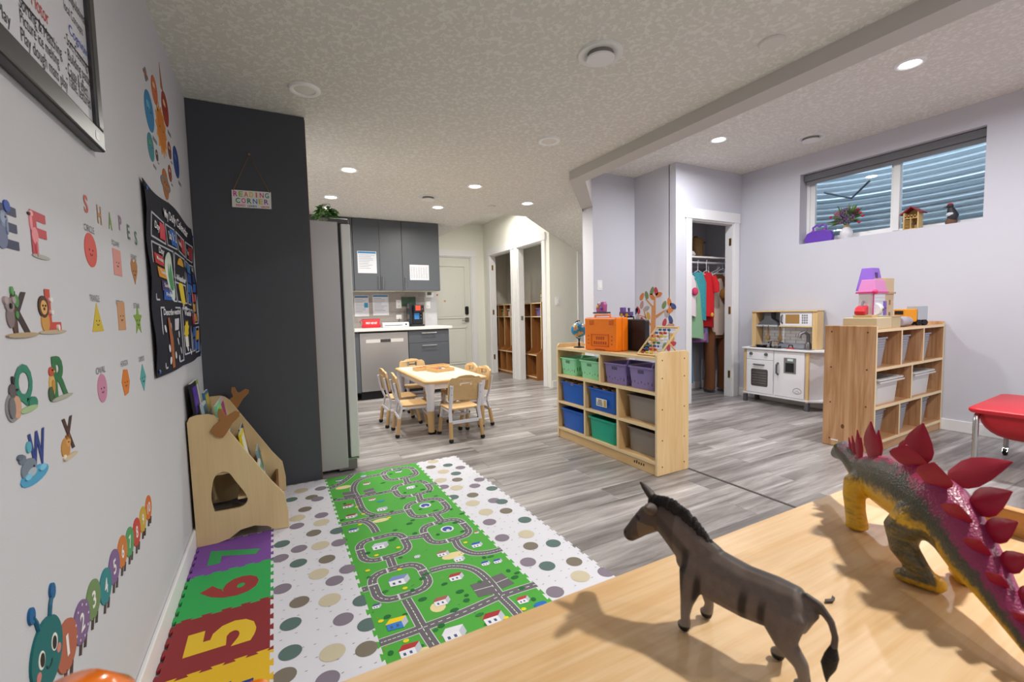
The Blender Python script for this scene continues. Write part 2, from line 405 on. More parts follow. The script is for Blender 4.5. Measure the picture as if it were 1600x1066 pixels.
# window
win = struct(MB().prism([(wy0, wz0), (wy1, wz0), (wy1, wz1), (wy0, wz1)], 'x', XR+.13, XR+.19, holes=[[(wy0+.035, wz0+.035), (wy1-.035, wz0+.035), (wy1-.035, wz1-.035), (wy0+.035, wz1-.035)]]).build('window_1', M_WHITE, bevel=.003, origin=False))
MB().box(XR+.12, 2.085, wz0+.02, XR+.18, 2.135, wz1-.02).build('mullion', M_WHITE, win, bevel=.003)
MB().prism([(2.135, wz0+.035), (wy1-.035, wz0+.035), (wy1-.035, wz1-.035), (2.135, wz1-.035)], 'x', XR+.14, XR+.175, holes=[[(2.16, wz0+.06), (wy1-.085, wz0+.06), (wy1-.085, wz1-.06), (2.16, wz1-.06)]]).build('sash', M_WHITE, win, bevel=.003)
def glass_mat():
    m, N, L, B = new_mat('window_glass'); N.remove(B)
    out = N['Material Output']; tr = N.new('ShaderNodeBsdfTransparent'); gl = N.new('ShaderNodeBsdfGlossy'); gl.inputs['Roughness'].default_value = .01
    tr.inputs[0].default_value = (.9, .95, .97, 1); fr = N.new('ShaderNodeFresnel'); fr.inputs[0].default_value = 1.5; mx = N.new('ShaderNodeMixShader')
    L.new(fr.outputs[0], mx.inputs[0]); L.new(tr.outputs[0], mx.inputs[1]); L.new(gl.outputs[0], mx.inputs[2]); L.new(mx.outputs[0], out.inputs[0]); return m
M_GLASS = glass_mat()
MB().box(XR+.156, wy0+.03, wz0+.03, XR+.16, 2.09, wz1-.03).build('pane', M_GLASS, win)
MB().box(XR+.156, 2.13, wz0+.05, XR+.16, wy1-.05, wz1-.05).build('pane', M_GLASS, win)
bl = MB().box(XR+.06, wy0+.005, wz1-.075, XR+.12, wy1-.005, wz1-.002).build('roller_blind', plain('#6d6e72', .6), bevel=.008)
tag(bl, 'grey rolled-up window blind cassette under the top of the window recess', 'blind')
MB().box(XR+.085, wy0+.02, wz1-.115, XR+.09, wy1-.02, wz1-.07).build('blind_fabric', plain('#7d7f84', .8), bl, w=1)
# corrugated window well outside
def well():
    path = []
    for k in range(25):
        a = -math.pi/2+math.pi*k/24; path.append((5.46+1.0*math.cos(a)**.7 if math.cos(a) > 0 else 5.46, 2.2+1.25*math.sin(a)))
    rings = []
    nz = 120; z0, z1 = 1.30, 2.98
    for i in range(nz+1):
        z = z0+(z1-z0)*i/nz; o = .030*math.sin(2*math.pi*z/.066)
        rings.append([(x+o*max(.2, (x-5.46)), y+o*((y-2.2)/1.25), z) for x, y in path])
    return MB().loft(rings, cap=False, closed=False)
wo = well().build('window_well', plain('#c3c8cc', .42, .35), smooth=True)
tag(wo, 'corrugated galvanised window well seen through the basement window', 'window well')
wo['kind'] = 'structure'
struct(MB().box(5.38, .9, 1.25, 6.6, 3.5, 1.31).build('ground_gravel', plain('#8d8a84', .9, bump=.8, bscale=60), origin=False))
struct(MB().box(5.38, -2.2, 2.60, 5.46, 0.95, 3.1).build('wall_outside', plain('#a8a8a8', .8), origin=False))
br = MB().tube([(5.75, 2.98, 2.43), (5.8, 2.72, 2.31), (5.7, 2.50, 2.44)], .012).build('well_brace', plain('#4c5660', .5))
tag(br, 'thin dark bent brace outside the left window pane', 'brace')

# ------------------------------------------------------------------ ceiling fittings
M_LENS = plain('#fff6e8', .4, emit=14); M_LENSC = plain('#f6f8ff', .4, emit=14); M_LENSOFF = plain('#e4e1da', .35)
def downlight(x, y, z, warm, label, on_=True):
    t = thing('downlight', ('lit round downlight hidden in the raised entry ceiling' if label == 'entry' else label) or 'lit round downlight in the ceiling behind the camera', 'ceiling light', (x, y, z), 0, None if label else 'downlights behind the camera')
    MB().lathe([(.058, 0), (.058, -.010), (.066, -.014), (.080, -.013), (.086, -.004), (.086, 0)], 28).build('trim_ring', plain('#fafafa', .4), t, smooth=True)
    MB().lathe([(.002, -.006), (.058, -.006), (.058, -.001)], 28).build('lens', (M_LENS if warm else M_LENSC) if on_ else M_LENSOFF, t)
    if on_:
        l = bpy.data.lights.new('lamp', 'AREA'); l.shape = 'DISK'; l.size = .11; l.spread = math.radians(172); l.energy = LAMP_W*(1.25 if not warm else 2.2 if warm == 2 else .8 if label is None else warm)
        l.color = (1, .96, .885) if warm else (.965, .97, 1); lo = bpy.data.objects.new('lamp', l); COL.objects.link(lo); lo.parent = t; lo.location = (0, 0, -.012)
for d in DOWNLIGHTS: downlight(*d)
downlight(.224, 2.893, ZC, 1, 'unlit round downlight above the dark fridge panel', False)
downlight(1.929, 2.958, ZC, 1, 'unlit round downlight in mid ceiling left of the beam', False)
def vent(x, y, z, R, label):
    t = thing('ceiling_vent', label, 'vent', (x, y, z))
    MB().lathe([(.55*R, -.002), (.62*R, -.008), (R*.97, -.012), (R, -.004), (R, 0), (.55*R, 0)], 32).build('outer_ring', M_WHITE, t, smooth=True)
    MB().lathe([(.01, -.034), (.60*R, -.034), (.62*R, -.03), (.62*R, -.026), (.01, -.026)], 32).build('center_disc', M_WHITE, t, smooth=True)
    MB().lathe([(.01, -.001), (.57*R, -.001), (.57*R, -.026), (.01, -.026)], 24).build('throat', plain('#8d8984', .7), t)
vent(1.536, 1.867, ZC, .115, 'large round white air vent nearest the camera')
vent(1.598, 4.942, ZC, .11, 'round white air vent in front of the kitchen cabinets')
vent(4.692, 2.563, ZW, .12, 'round white air vent above the basement window')
def cover(x, y, z, r, label):
    tag(MB().lathe([(.002, -.012), (r*.9, -.012), (r, -.006), (r, 0), (.002, 0)], 28, (x, y, z)).build('ceiling_cover', plain('#dcd9d4', .5), smooth=True), label, 'cover plate')
cover(2.242, 1.417, ZC, .06, 'flat white disc cover on the ceiling beside the beam')
cover(2.437, 5.055, ZC, .05, 'small flat disc cover on the ceiling near the entry recess')

# switches
def switch(x, y, z, label, ax='y', rocker=1, size=(.075, .12)):
    t = thing('light_switch', label, 'switch', (x, y, z))
    MB().prism(rrect(-size[0]/2, -size[1]/2, size[0]/2, size[1]/2, .006), 'y', -.006, 0).build('cover_plate', M_WHITE, t, bevel=.002)
    MB().box(-.017, -.010, -.033, .017, -.006, .033).build('rocker', plain('#f6f6f6', .3), t, bevel=.002)
    return t
switch(3.658, ys, 1.26, 'white light switch beside the cubby closet door')
switch(3.478, 4.28, 1.416, 'white light switch on the lavender wall left of the leaf tree')
# ================================================================== FOAM MATS
MT = .012
XS = [-.373, -.056, .262, .576, .890, 1.204]
YS = [1.021+.317*k for k in range(8)]        # 1.021 .. 3.240
def seam(a, b, n=5, d=.011):
    """jigsaw seam from a to b (2D), dovetail teeth alternately proud"""
    a = Vector(a); b = Vector(b); u = (b-a); L = u.length; u /= L; nn = Vector((-u.y, u.x)); P = [a]
    p = L/n
    for k in range(n):
        c = (k+.5)*p; w0, w1 = p*.20, p*.31
        for t, h in ((c-w0, 0), (c-w1, d), (c+w1, d), (c+w0, 0)): P.append(a+u*t+nn*h)
    P.append(b); return [tuple(q) for q in P]
SEAM = {}
for i in range(6):
    for j in range(7): SEAM['v', i, j] = seam((XS[i], YS[j]), (XS[i], YS[j+1]))
for i in range(5):
    for j in range(8): SEAM['h', i, j] = seam((XS[i], YS[j]), (XS[i+1], YS[j]))
def outline(i, j):
    bt, rt = SEAM['h', i, j], SEAM['v', i+1, j]; tp, lf = SEAM['h', i, j+1], SEAM['v', i, j]
    return bt[:-1]+rt[:-1]+list(reversed(tp))[:-1]+list(reversed(lf))[:-1]
def foam(c): return plain(c, .72, spec=.25, bump=.25, bscale=700)
NUM = [('#c9474a', '#3fa557', '3'), ('#e0b62c', '#2c3f86', '4'), ('#8d3336', '#e2bd35', '5'), ('#35a757', '#9b3b3c', '6'), ('#7c4fa0', '#3da05c', '7'), ('#d9782c', '#2e62b8', '8'), ('#2e62b8', '#d9a52c', '9')]
NAMES = ['second', 'first']
tiles = {}
order = ['front', 'second', 'third', 'fourth', 'fifth', 'sixth', 'rearmost']
for i in range(5):
    for j in range(7):
        if i == 0:
            if j in (0, 5, 6): 
                continue
            c = foam(NUM[j][0]); nm = 'number_mat'
            colr = {1: 'yellow', 2: 'dark red', 3: 'green', 4: 'purple'}[j]
            lab = '%s foam puzzle tile with the number %s beside the left wall' % (colr, NUM[j][2])
        elif i in (1, 4):
            c = foam('#dcdce4'); nm = 'polka_dot_mat'
            lab = 'white foam tile with pastel dots, %s of its row, %s' % (order[j], 'between number tiles and road mat' if i == 1 else 'right of the road mat')
        else:
            c = foam('#4fa83f'); nm = 'road_map_mat'
            lab = 'green foam tile printed with roads, %s of the %s row of road mats' % (order[j], 'left' if i == 2 else 'right')
        o = MB().prism(outline(i, j), 'z', .0005, MT).build(nm, c); tag(o, lab, 'foam mat', {0: 'number mats', 1: 'dotted mats', 4: 'dotted mats'}.get(i, 'road mats')); tiles[i, j] = o
# number inlays (run along the room, base to the right wall side)
for j in (1, 2, 3, 4):
    x0, x1, y0, y1 = XS[0], XS[1], YS[j], YS[j+1]
    b = text(MB(), NUM[j][2], (x1-.055, y0+.085, MT+.0004), (0, 1, 0), (-1, 0, 0), width=.145, height=.21, fat=.05)
    b.build('number_inlay', foam(NUM[j][1]), tiles[0, j], w=1)

# ---- printed pattern helpers: convex pieces clipped to each tile
def clip(poly, x0, x1, y0, y1):
    for ax, v, s in ((0, x0, 1), (0, x1, -1), (1, y0, 1), (1, y1, -1)):
        out = []
        for k in range(len(poly)):
            a, b = poly[k], poly[(k+1) % len(poly)]; da, db = (a[ax]-v)*s, (b[ax]-v)*s
            if da >= 0: out.append(a)
            if da*db < 0:
                t = da/(da-db); out.append((a[0]+(b[0]-a[0])*t, a[1]+(b[1]-a[1])*t))
        poly = out
        if len(poly) < 3: return None
    return poly
PR = {}; SUB = [0]
def put(poly, col, lev, cols):
    """poly in floor metres; goes to every tile of the columns it touches"""
    for (i, j), o in tiles.items():
        if i not in cols: continue
        q = clip(poly, XS[i]+.0, XS[i+1]-.0, YS[j], YS[j+1])
        if q: PR.setdefault((i, j), []).append((q, col, lev+SUB[0] % 40*.022))
def G(x, y): p = on((420+x/2.913, 700+y/2.913), 2, MT); return (p.x, p.y)
def strip(pts, w, col, lev, cols, dash=None):
    P = [Vector(p) for p in pts]
    if dash:
        Q = []
        for a, b in zip(P, P[1:]):
            L = (b-a).length; u = (b-a)/max(L, 1e-6); t = .004
            while t < L-.004:
                e = min(t+dash*.5, L); n = Vector((-u.y, u.x))*w/2; s, f = a+u*t, a+u*e
                put([tuple(s-n), tuple(f-n), tuple(f+n), tuple(s+n)], col, lev, cols); t += dash
        return
    closed = (P[0]-P[-1]).length < 1e-6; n_ = len(P); E = []
    for i in range(n_):
        a = P[i-1] if i else (P[-2] if closed else P[0]); b = P[i+1] if i < n_-1 else (P[1] if closed else P[-1])
        u = (b-a).normalized(); nn = Vector((-u.y, u.x))*w/2; E.append((P[i]-nn, P[i]+nn))
    for (a0, a1), (b0, b1) in zip(E, E[1:]): put([tuple(a0), tuple(b0), tuple(b1), tuple(a1)], col, lev, cols)
def catmull(P, n=5):
    P = [Vector(p) for p in P]; out = []
    for i in range(len(P)-1):
        a, b, c, d = P[max(i-1, 0)], P[i], P[i+1], P[min(i+2, len(P)-1)]
        for k in range(n):
            t = k/n; out.append(.5*((2*b)+(-a+c)*t+(2*a-5*b+4*c-d)*t*t+(-a+3*b-3*c+d)*t**3))
    return out+[P[-1]]
def road(gp, smooth=True, w=.036):
    SUB[0] += 1; pts = [Vector(G(*p)) for p in gp]; pts = catmull(pts) if smooth else pts
    RC = (2, 3)
    strip(pts, w+.006, '#d8d8dc', 1, RC); strip(pts, w, '#6a666b', 2, RC); strip(pts, .0028, '#eeeeee', 3, RC, dash=.03)
def loop(i, j, hx=.104, hy=.104):
    SUB[0] += 1; c = Vector(((XS[i]+XS[i+1])/2-.008, (YS[j]+YS[j+1])/2+.008)); P = rrect(c.x-hx, c.y-hy, c.x+hx, c.y+hy, .06, 4); P.append(P[0]); pts = [Vector(p) for p in P]
    RC = (2, 3)
    strip(pts, .042, '#d8d8dc', 1, RC); strip(pts, .036, '#6a666b', 2, RC); strip(pts, .0028, '#eeeeee', 3, RC, dash=.03)
    for s in (-1, 1):
        put([(c.x+s*hx-.018, c.y-.004+.03), (c.x+s*hx+.018, c.y-.004+.03), (c.x+s*hx+.018, c.y+.004+.03), (c.x+s*hx-.018, c.y+.004+.03)], '#d8d8dc', 3, RC)
        put([(c.x-.004-.03, c.y+s*hy-.018), (c.x+.004-.03, c.y+s*hy-.018), (c.x+.004-.03, c.y+s*hy+.018), (c.x-.004-.03, c.y+s*hy+.018)], '#d8d8dc', 3, RC)
for q in ((2, 2), (2, 3), (3, 3), (3, 4), (3, 5), (3, 6)): loop(*q)
for r in ([(625, 690), (662, 752), (700, 820), (765, 918)], [(505, 890), (600, 857), (700, 820), (880, 752), (1055, 675), (1220, 620)],
          [(735, 560), (830, 538), (920, 548), (985, 590), (1055, 675), (1100, 720), (1150, 775)], [(848, 420), (870, 455), (930, 480), (1000, 477), (1065, 460)],
          [(550, 500), (565, 540)], [(632, 412), (705, 402)], [(490, 385), (465, 350), (420, 334), (320, 352)], [(320, 352), (430, 328), (540, 303), (615, 288)],
          [(450, 132), (400, 155), (385, 190), (402, 225), (430, 285), (480, 306), (540, 303)], [(250, 245), (400, 225), (565, 195)], [(755, 298), (785, 332)],
          [(678, 205), (690, 238)], [(620, 135), (632, 162)], [(255, 195), (330, 160), (380, 120), (385, 100)], [(450, 132), (530, 118)], [(735, 165), (800, 158)], [(450, 640), (400, 655)]):
    road(r)
for SUB[0], q in enumerate(([(915, 625), (1000, 598), (1035, 662), (955, 680)], [(1010, 590), (1060, 570), (1118, 618), (1062, 642)], [(335, 205), (395, 195), (405, 222), (345, 232)], [(430, 195), (475, 182), (490, 207), (440, 216)])):
    P = [G(*p) for p in q]; put(P, '#6a666b', 2, (2, 3))
    m = [((P[0][0]+P[3][0])/2, (P[0][1]+P[3][1])/2), ((P[1][0]+P[2][0])/2, (P[1][1]+P[2][1])/2)]; strip(m, .003, '#e4e4e4', 3, (2, 3))
def blot(x, y, rx, ry, c, lev=4, n=12, cols=(2, 3)):
    SUB[0] += 1; p = G(x, y); put(circ(p[0], p[1], rx, ry, n), c, lev, cols)
def house(x, y, roof, wall='#e9e9ef', s=1.0):
    SUB[0] += 1; c = Vector(G(x, y)); s *= .03
    put([(c.x-s, c.y-s*.9), (c.x+s*.5, c.y-s*1.1), (c.x+s*.5, c.y), (c.x-s, c.y+s*.1)], wall, 5, (2, 3))
    put([(c.x+s*.5, c.y-s*1.1), (c.x+s*1.1, c.y-s*.5), (c.x+s*1.1, c.y+s*.5), (c.x+s*.5, c.y)], '#bfc3cf', 5, (2, 3))
    put([(c.x-s*1.1, c.y+s*.05), (c.x+s*.55, c.y-s*.05), (c.x+s*1.15, c.y+s*.55), (c.x-s*.5, c.y+s*.75)], roof, 6, (2, 3))
    for k in range(2): put([(c.x-s*(.7-.6*k), c.y-s*.7), (c.x-s*(.45-.6*k), c.y-s*.73), (c.x-s*(.45-.6*k), c.y-s*.35), (c.x-s*(.7-.6*k), c.y-s*.33)], '#4a5a86', 6, (2, 3))
for c in ((840, 490, .055, .028), (770, 725, .03, .03), (340, 180, .05, .03), (510, 330, .045, .022), (705, 930, .03, .022)): blot(c[0], c[1], c[2], c[3], '#e6d6a0', 1)
house(590, 600, '#7d8fc9', s=1.35); house(505, 445, '#c8ccdd', s=1.2); house(785, 695, '#a8605a'); house(640, 915, '#b23a3a', s=1.15); house(840, 840, '#e4e4ec', s=1.3)
house(1020, 770, '#a8343a', s=1.25); house(1155, 690, '#b8404a', s=.8); house(850, 585, '#a93a40', s=1.0); house(580, 795, '#f2d21e', '#3b7fd0', 1.2); house(790, 480, '#9a7a66', s=.9)
house(865, 505, '#d9dde8', s=.8); house(985, 525, '#3a56a8', s=.65); house(1040, 515, '#3a56a8', s=.65); house(945, 440, '#2f5fb8', s=.85); house(515, 278, '#b8bfd0', s=.95)
house(360, 265, '#a8383c', s=.95); house(375, 310, '#8d4536', s=1.0); house(385, 375, '#2e56a0', s=.8); house(445, 163, '#c0392f', s=.75); house(645, 180, '#d6dbe6', s=.9); house(470, 235, '#c84a44', s=.65)
house(590, 108, '#4a5a86', s=.75); house(320, 148, '#2e56a0', s=.7); house(430, 128, '#4aa6c8', s=.6); house(490, 720, '#4a5a86', s=.55); house(675, 495, '#c8ccdd', s=.45); house(945, 385, '#c84a44', s=.4)
for x, y in ((812, 370), (712, 263)): blot(x, y, .034, .034, '#e4e4ec', 4, 18); blot(x, y, .025, .025, '#3a52a6', 5, 18); blot(x+4, y+6, .010, .012, '#d8d8e4', 6)
blot(1235, 712, .028, .014, '#2a6fc0', 4); blot(510, 243, .024, .010, '#2a8fc8', 4)
TREE = [(455, 590), (700, 595), (715, 575), (655, 650), (530, 655), (870, 655), (900, 672), (900, 695), (1010, 495), (980, 500), (1130, 570), (1120, 590), (760, 830), (785, 810), (1070, 450), (555, 935), (690, 905),
        (560, 420), (575, 410), (450, 480), (960, 760), (1205, 690), (655, 330), (640, 345), (600, 500), (665, 390), (885, 380), (770, 395), (780, 345), (850, 340), (690, 280), (745, 245), (760, 285), (420, 280), (560, 290), (470, 310),
        (290, 170), (300, 235), (330, 330), (300, 400), (345, 420), (610, 230), (600, 100), (555, 120), (650, 120), (620, 205), (670, 175), (700, 190), (560, 80), (510, 205), (520, 160), (345, 255), (575, 375), (845, 740), (620, 760),
        (540, 770), (1000, 800), (1090, 560), (800, 620), (700, 690), (960, 610), (1150, 640), (880, 300), (830, 280), (760, 220), (730, 200), (690, 150), (610, 60), (655, 95)]
for k, (x, y) in enumerate(TREE): blot(x, y, .010+.004*(k % 3), .009+.003*(k % 2), '#1f6a34' if k % 4 else '#2a7a3c', 4, 8)
for x, y in ((450, 560), (595, 555), (620, 640), (490, 490), (590, 455), (625, 880), (1080, 775), (1050, 792), (1160, 735), (510, 790), (430, 302), (400, 270), (415, 350), (548, 318), (895, 432)): blot(x, y, .011, .009, '#e8d820', 5, 8)
rs = random.Random(3)
for k in range(170):
    x, y = rs.uniform(XS[2], XS[4]), rs.uniform(1.25, 3.2); put(circ(x, y, .004, .0025, 5), rs.choice(['#2c7a35', '#3d9a3a', '#2c7a35', '#b8862c', '#c8482c']), 1, (2, 3))
# dotted tiles
DC = dict(t='#5b736f', m='#857b89', c='#c9c0a6', p='#7d7568')
DOTS = [(148, 195, 'c'), (237, 185, 'm'), (102, 236, 't'), (195, 225, 'p'), (222, 233, 'm'), (165, 280, 'p'), (130, 320, 'c'), (240, 307, 'm'), (240, 340, 'c'), (128, 356, 'm'), (205, 388, 'p'), (312, 378, 't'), (60, 438, 't'), (138, 460, 'm'),
        (235, 445, 'c'), (320, 432, 'm'), (52, 503, 'm'), (265, 507, 'p'), (135, 525, 't'), (228, 574, 'c'), (360, 552, 'm'), (300, 605, 'm'), (60, 642, 'm'), (140, 702, 'p'), (278, 692, 'c'), (425, 695, 't'), (100, 802, 't'), (340, 780, 'm'),
        (450, 805, 't'), (98, 932, 't'), (290, 932, 'c'), (445, 915, 'p'), (70, 1040, 'p'), (268, 1055, 'm')]
DOTS2 = [(748, 62, 'c'), (738, 88, 'p'), (815, 79, 't'), (872, 90, 'm'), (795, 108, 'c'), (852, 117, 't'), (782, 148, 'c'), (858, 145, 'p'), (958, 145, 'm'), (795, 178, 'm'), (855, 182, 'c'), (938, 173, 'm'), (1015, 185, 't'), (838, 225, 't'),
         (928, 215, 'p'), (928, 252, 'c'), (1025, 240, 'm'), (1060, 245, 't'), (988, 292, 'c'), (1080, 287, 'p'), (1005, 338, 'm'), (1165, 328, 't'), (1172, 393, 'c'), (1062, 410, 'm'), (1295, 435, 't'), (1192, 447, 'p'), (1390, 518, 'p'),
         (1267, 538, 't'), (1418, 585, 'c'), (1180, 520, 'm'), (1303, 656, 'm'), (1535, 565, 'm')]
for D, cols in ((DOTS, (1,)), (DOTS2, (4,))):
    for x, y, c in D: p = G(x, y); SUB[0] += 1; put(circ(p[0], p[1], .036 if c != 'c' else .041, n=22), DC[c], 2, cols)
for i in (1, 4):
    for j in range(7):
        for a in range(6):
            for b_ in range(5):
                x = XS[i]+.03+a*.052+rs.uniform(-.012, .012); y = YS[j]+.03+b_*.062+rs.uniform(-.015, .015)
                put([(x-.004, y-.0015), (x+.004, y-.0005), (x+.004, y+.0015), (x-.004, y+.0005)], '#3f4148', 1, (i,))
for key, L in PR.items():
    cols = []; b = MB()
    for q, c, lev in L:
        if c not in cols: cols.append(c)
        b.mi(cols.index(c)); b.add([(x, y, MT+.0002+.00022*lev) for x, y in q], [tuple(range(len(q)))])
    o = b.build('printed_pattern', [foam(c) for c in cols], tiles[key], w=1); o['kind'] = 'stuff'

# ================================================================== LEFT WALL
LW = lambda p, x=XL: on(p, 0, x)
def flat(mb, pts, d0=.0, d1=.0012, holes=()):     # polygon on the left wall, pts = (y, z)
    return mb.prism(pts, 'x', XL+d0, XL+d1, holes)
def c_at(p, hpx):   # centre and real radius on the wall from pixel centre and pixel half height
    a = LW((p[0], p[1]-hpx)); b = LW((p[0], p[1]+hpx)); c = LW(p); return c.y, c.z, (a.z-b.z)/2
# whiteboard
xf = XL+.028
cn = on((166, 240), 0, xf); y1, z0 = cn.y, cn.z
wb = thing('whiteboard', 'framed whiteboard with handwritten activity lists high on the left wall', 'whiteboard', (XL, y1-.6, z0))
yb0, zb1 = y1-1.25, z0+.80; fw = .052
for q in ((yb0, z0, y1, z0+fw), (yb0, zb1-fw, y1, zb1), (yb0, z0+fw, yb0+fw, zb1-fw), (y1-fw*.8, z0+fw, y1, zb1-fw)):
    MB().box(XL+.001, q[0], q[1], xf, q[2], q[3]).build('frame_bar', plain('#4a494c', .35, .7), wb, w=1, bevel=.005)
MB().box(XL+.001, yb0+fw-.01, z0+fw-.01, XL+.016, y1-fw*.8+.01, zb1-fw+.01).build('writing_surface', plain('#d9dae2', .22), wb, w=1)
MB().box(xf, y1-.075, z0+.014, xf+.0006, y1-.05, z0+.034).build('maker_plate', plain('#87868a', .4, .6), wb, w=1)
xw = XL+.0168
def scrawl(t, pa, pb, c, bold=.0011):
    a = on(pa, 0, xw); b_ = on(pb, 0, xw); z = (a.z+b_.z)/2; L = abs(b_.y-a.y)
    text(MB(), t, (xw, a.y, z), (0, 1, 0), (0, 0, 1), width=L, height=min(.034, L*.14+.012)).build('handwriting', plain(c, .6), wb, w=1)
def under(pa, pb, c):
    a = on(pa, 0, xw); b_ = on(pb, 0, xw); z = (a.z+b_.z)/2; MB().box(xw-.0004, a.y, z-.0018, xw, b_.y, z+.0018).build('underline', plain(c, .6), wb, w=1)
K = '#1e1f24'
scrawl('Fine Motor', (26, -22), (77, 40), '#c02a22'); under((33, 0), (83, 60), K)
scrawl('Sorting & Matching', (31, 19), (98, 97), K); scrawl('Picture ice melting', (33, 42), (94, 113), K); scrawl('Play dough mats play', (35, 75), (107, 146), K)
scrawl('Sensory Play', (-60, -40), (19, 57), K)
scrawl('Cognitive', (109, 58), (140, 98), '#2c4aa8'); under((110, 68), (142, 110), K)
scrawl('- Sort, Counting mats', (102, 72), (147, 128), K); scrawl('- Building patterns', (103, 95), (148, 148), K); scrawl('- Cause & effect', (104, 115), (138, 153), K); scrawl('- Table, textured ext', (105, 133), (150, 183), K)
scrawl('local Concepts', (101, 22), (130, 58), K); scrawl('Manipulatives are', (103, 4), (141, 52), K)
# solar system stickers
def planet(p, h, col, label, name='planet_sticker', ring=None, spikes=0, cap=True):
    y, z, r = c_at(p, h); t = thing(name, label, 'wall sticker', (XL, y, z-r), 0, 'solar system stickers')
    if spikes:
        P = []
        for k in range(spikes*2): a = math.pi*k/spikes; q = r*(1.0 if k % 2 == 0 else .76); P.append((y+q*math.cos(a), z+q*math.sin(a)))
        flat(MB(), P).build('rays', plain('#d8912e'), t, w=1); flat(MB(), circ(y, z, r*.72), 0, .0016).build('disc', plain(col), t, w=1)
    else:
        flat(MB(), circ(y, z, r)).build('disc', plain(col), t, w=1)
        flat(MB(), circ(y-.25*r, z+.25*r, r*.35, r*.2), 0, .0016).build('disc_patch', plain(ring or '#e0b890'), t, w=1)  # small ellipse in a second flat colour on the planet disc
    for s in (-.3, .3): flat(MB(), circ(y+s*r, z+.05*r, .05*r, n=8), 0, .002).build('eye', plain('#222222'), t, w=1)
    if ring and spikes == 0 and name == 'ringed_planet_sticker':
        P = circ(y, z, r*1.5, r*.45, 28); Q = circ(y, z, r*1.2, r*.28, 28); flat(MB(), P, 0, .002, [Q]).build('ring', plain(ring), t, w=1)
    if cap: flat(MB(), [(y+r*.4, z-r*1.25), (y+r*1.3, z-r*1.25), (y+r*1.3, z-r*1.05), (y+r*.4, z-r*1.05)]).build('caption', plain('#77777a'), t, w=1)
    return t
planet((241, 141), 19, '#c2622f', 'orange planet sticker at the upper left of the solar system group')
planet((257.7, 170.7), 23, '#9c2f22', 'dark red planet sticker right of the blue planet')
planet((233, 174), 28, '#1c77a8', 'large blue planet sticker left of the sun', ring='#5aa6c8')
planet((252, 204), 37, '#c9761e', 'spiky orange sun sticker in the middle of the solar system group', 'sun_sticker', spikes=14, cap=False)
planet((235.5, 230), 20, '#2a7f8a', 'blue-green earth sticker below the large blue planet', ring='#4f9a52')
planet((264.7, 235.4), 12, '#7d3b2c', 'small maroon planet sticker right of the sun')
planet((245, 243), 8, '#4a2f2c', 'tiny dark brown planet sticker below the sun')
planet((275, 253.6), 22, '#223f86', 'navy blue planet sticker nearest the dark panel', ring='#4a68a8')
planet((265.4, 271), 12, '#8d3a22', 'small red-brown planet sticker above the ringed planet')
planet((258.4, 288), 22, '#b06a2e', 'brown ringed planet sticker just above the calendar', 'ringed_planet_sticker', ring='#7d7470')
y, z, r = c_at((227, 116), 12); t = thing('astronaut_sticker', 'small grey satellite sticker at the top left of the solar system', 'wall sticker', (XL, y, z-r))
flat(MB(), circ(y, z, r*.6, r*.8)).build('body', plain('#5f6678'), t, w=1); flat(MB(), [(y-r*1.1, z-.2*r), (y+r*1.1, z-.2*r), (y+r*1.1, z+.2*r), (y-r*1.1, z+.2*r)], 0, .0016).build('solar_panel', plain('#a05a3c'), t, w=1)
a = LW((248, 97)); b_ = LW((253, 141)); t = MB().prism([(a.y, a.z), (b_.y+.02, b_.z), (b_.y-.03, b_.z)], 'x', XL, XL+.0012).build('rocket_sticker', plain('#a8622e')); tag(t, 'thin orange-brown rocket trail sticker at the top of the solar system', 'wall sticker')
# SHAPES heading
for ch, p, h, c, w_ in (('S', (133.3, 318.7), 13.5, '#c0392f', 'red letter S, first of the heading SHAPES'), ('H', (154.4, 336), 14, '#a8743a', 'brown letter H of the heading SHAPES'), ('A', (171.3, 345), 13, '#6f9a3e', 'green letter A of the heading SHAPES'),
                        ('P', (187.2, 349), 11, '#8d6f8a', 'mauve letter P of the heading SHAPES'), ('E', (200.3, 362.7), 11, '#4a6a62', 'dark green letter E of the heading SHAPES'), ('S', (211.8, 372.3), 10.5, '#3f7f6a', 'teal letter S ending the heading SHAPES')):
    y, z, r = c_at(p, h); o = text(MB(), ch, (XL+.001, y-r*.6, z-r), (0, 1, 0), (0, 0, 1), width=r*1.25, height=2*r, bold=.002).build('letter_sticker', plain(c)); tag(o, w_ + ' on the left wall', 'wall sticker', 'letters of the word SHAPES')
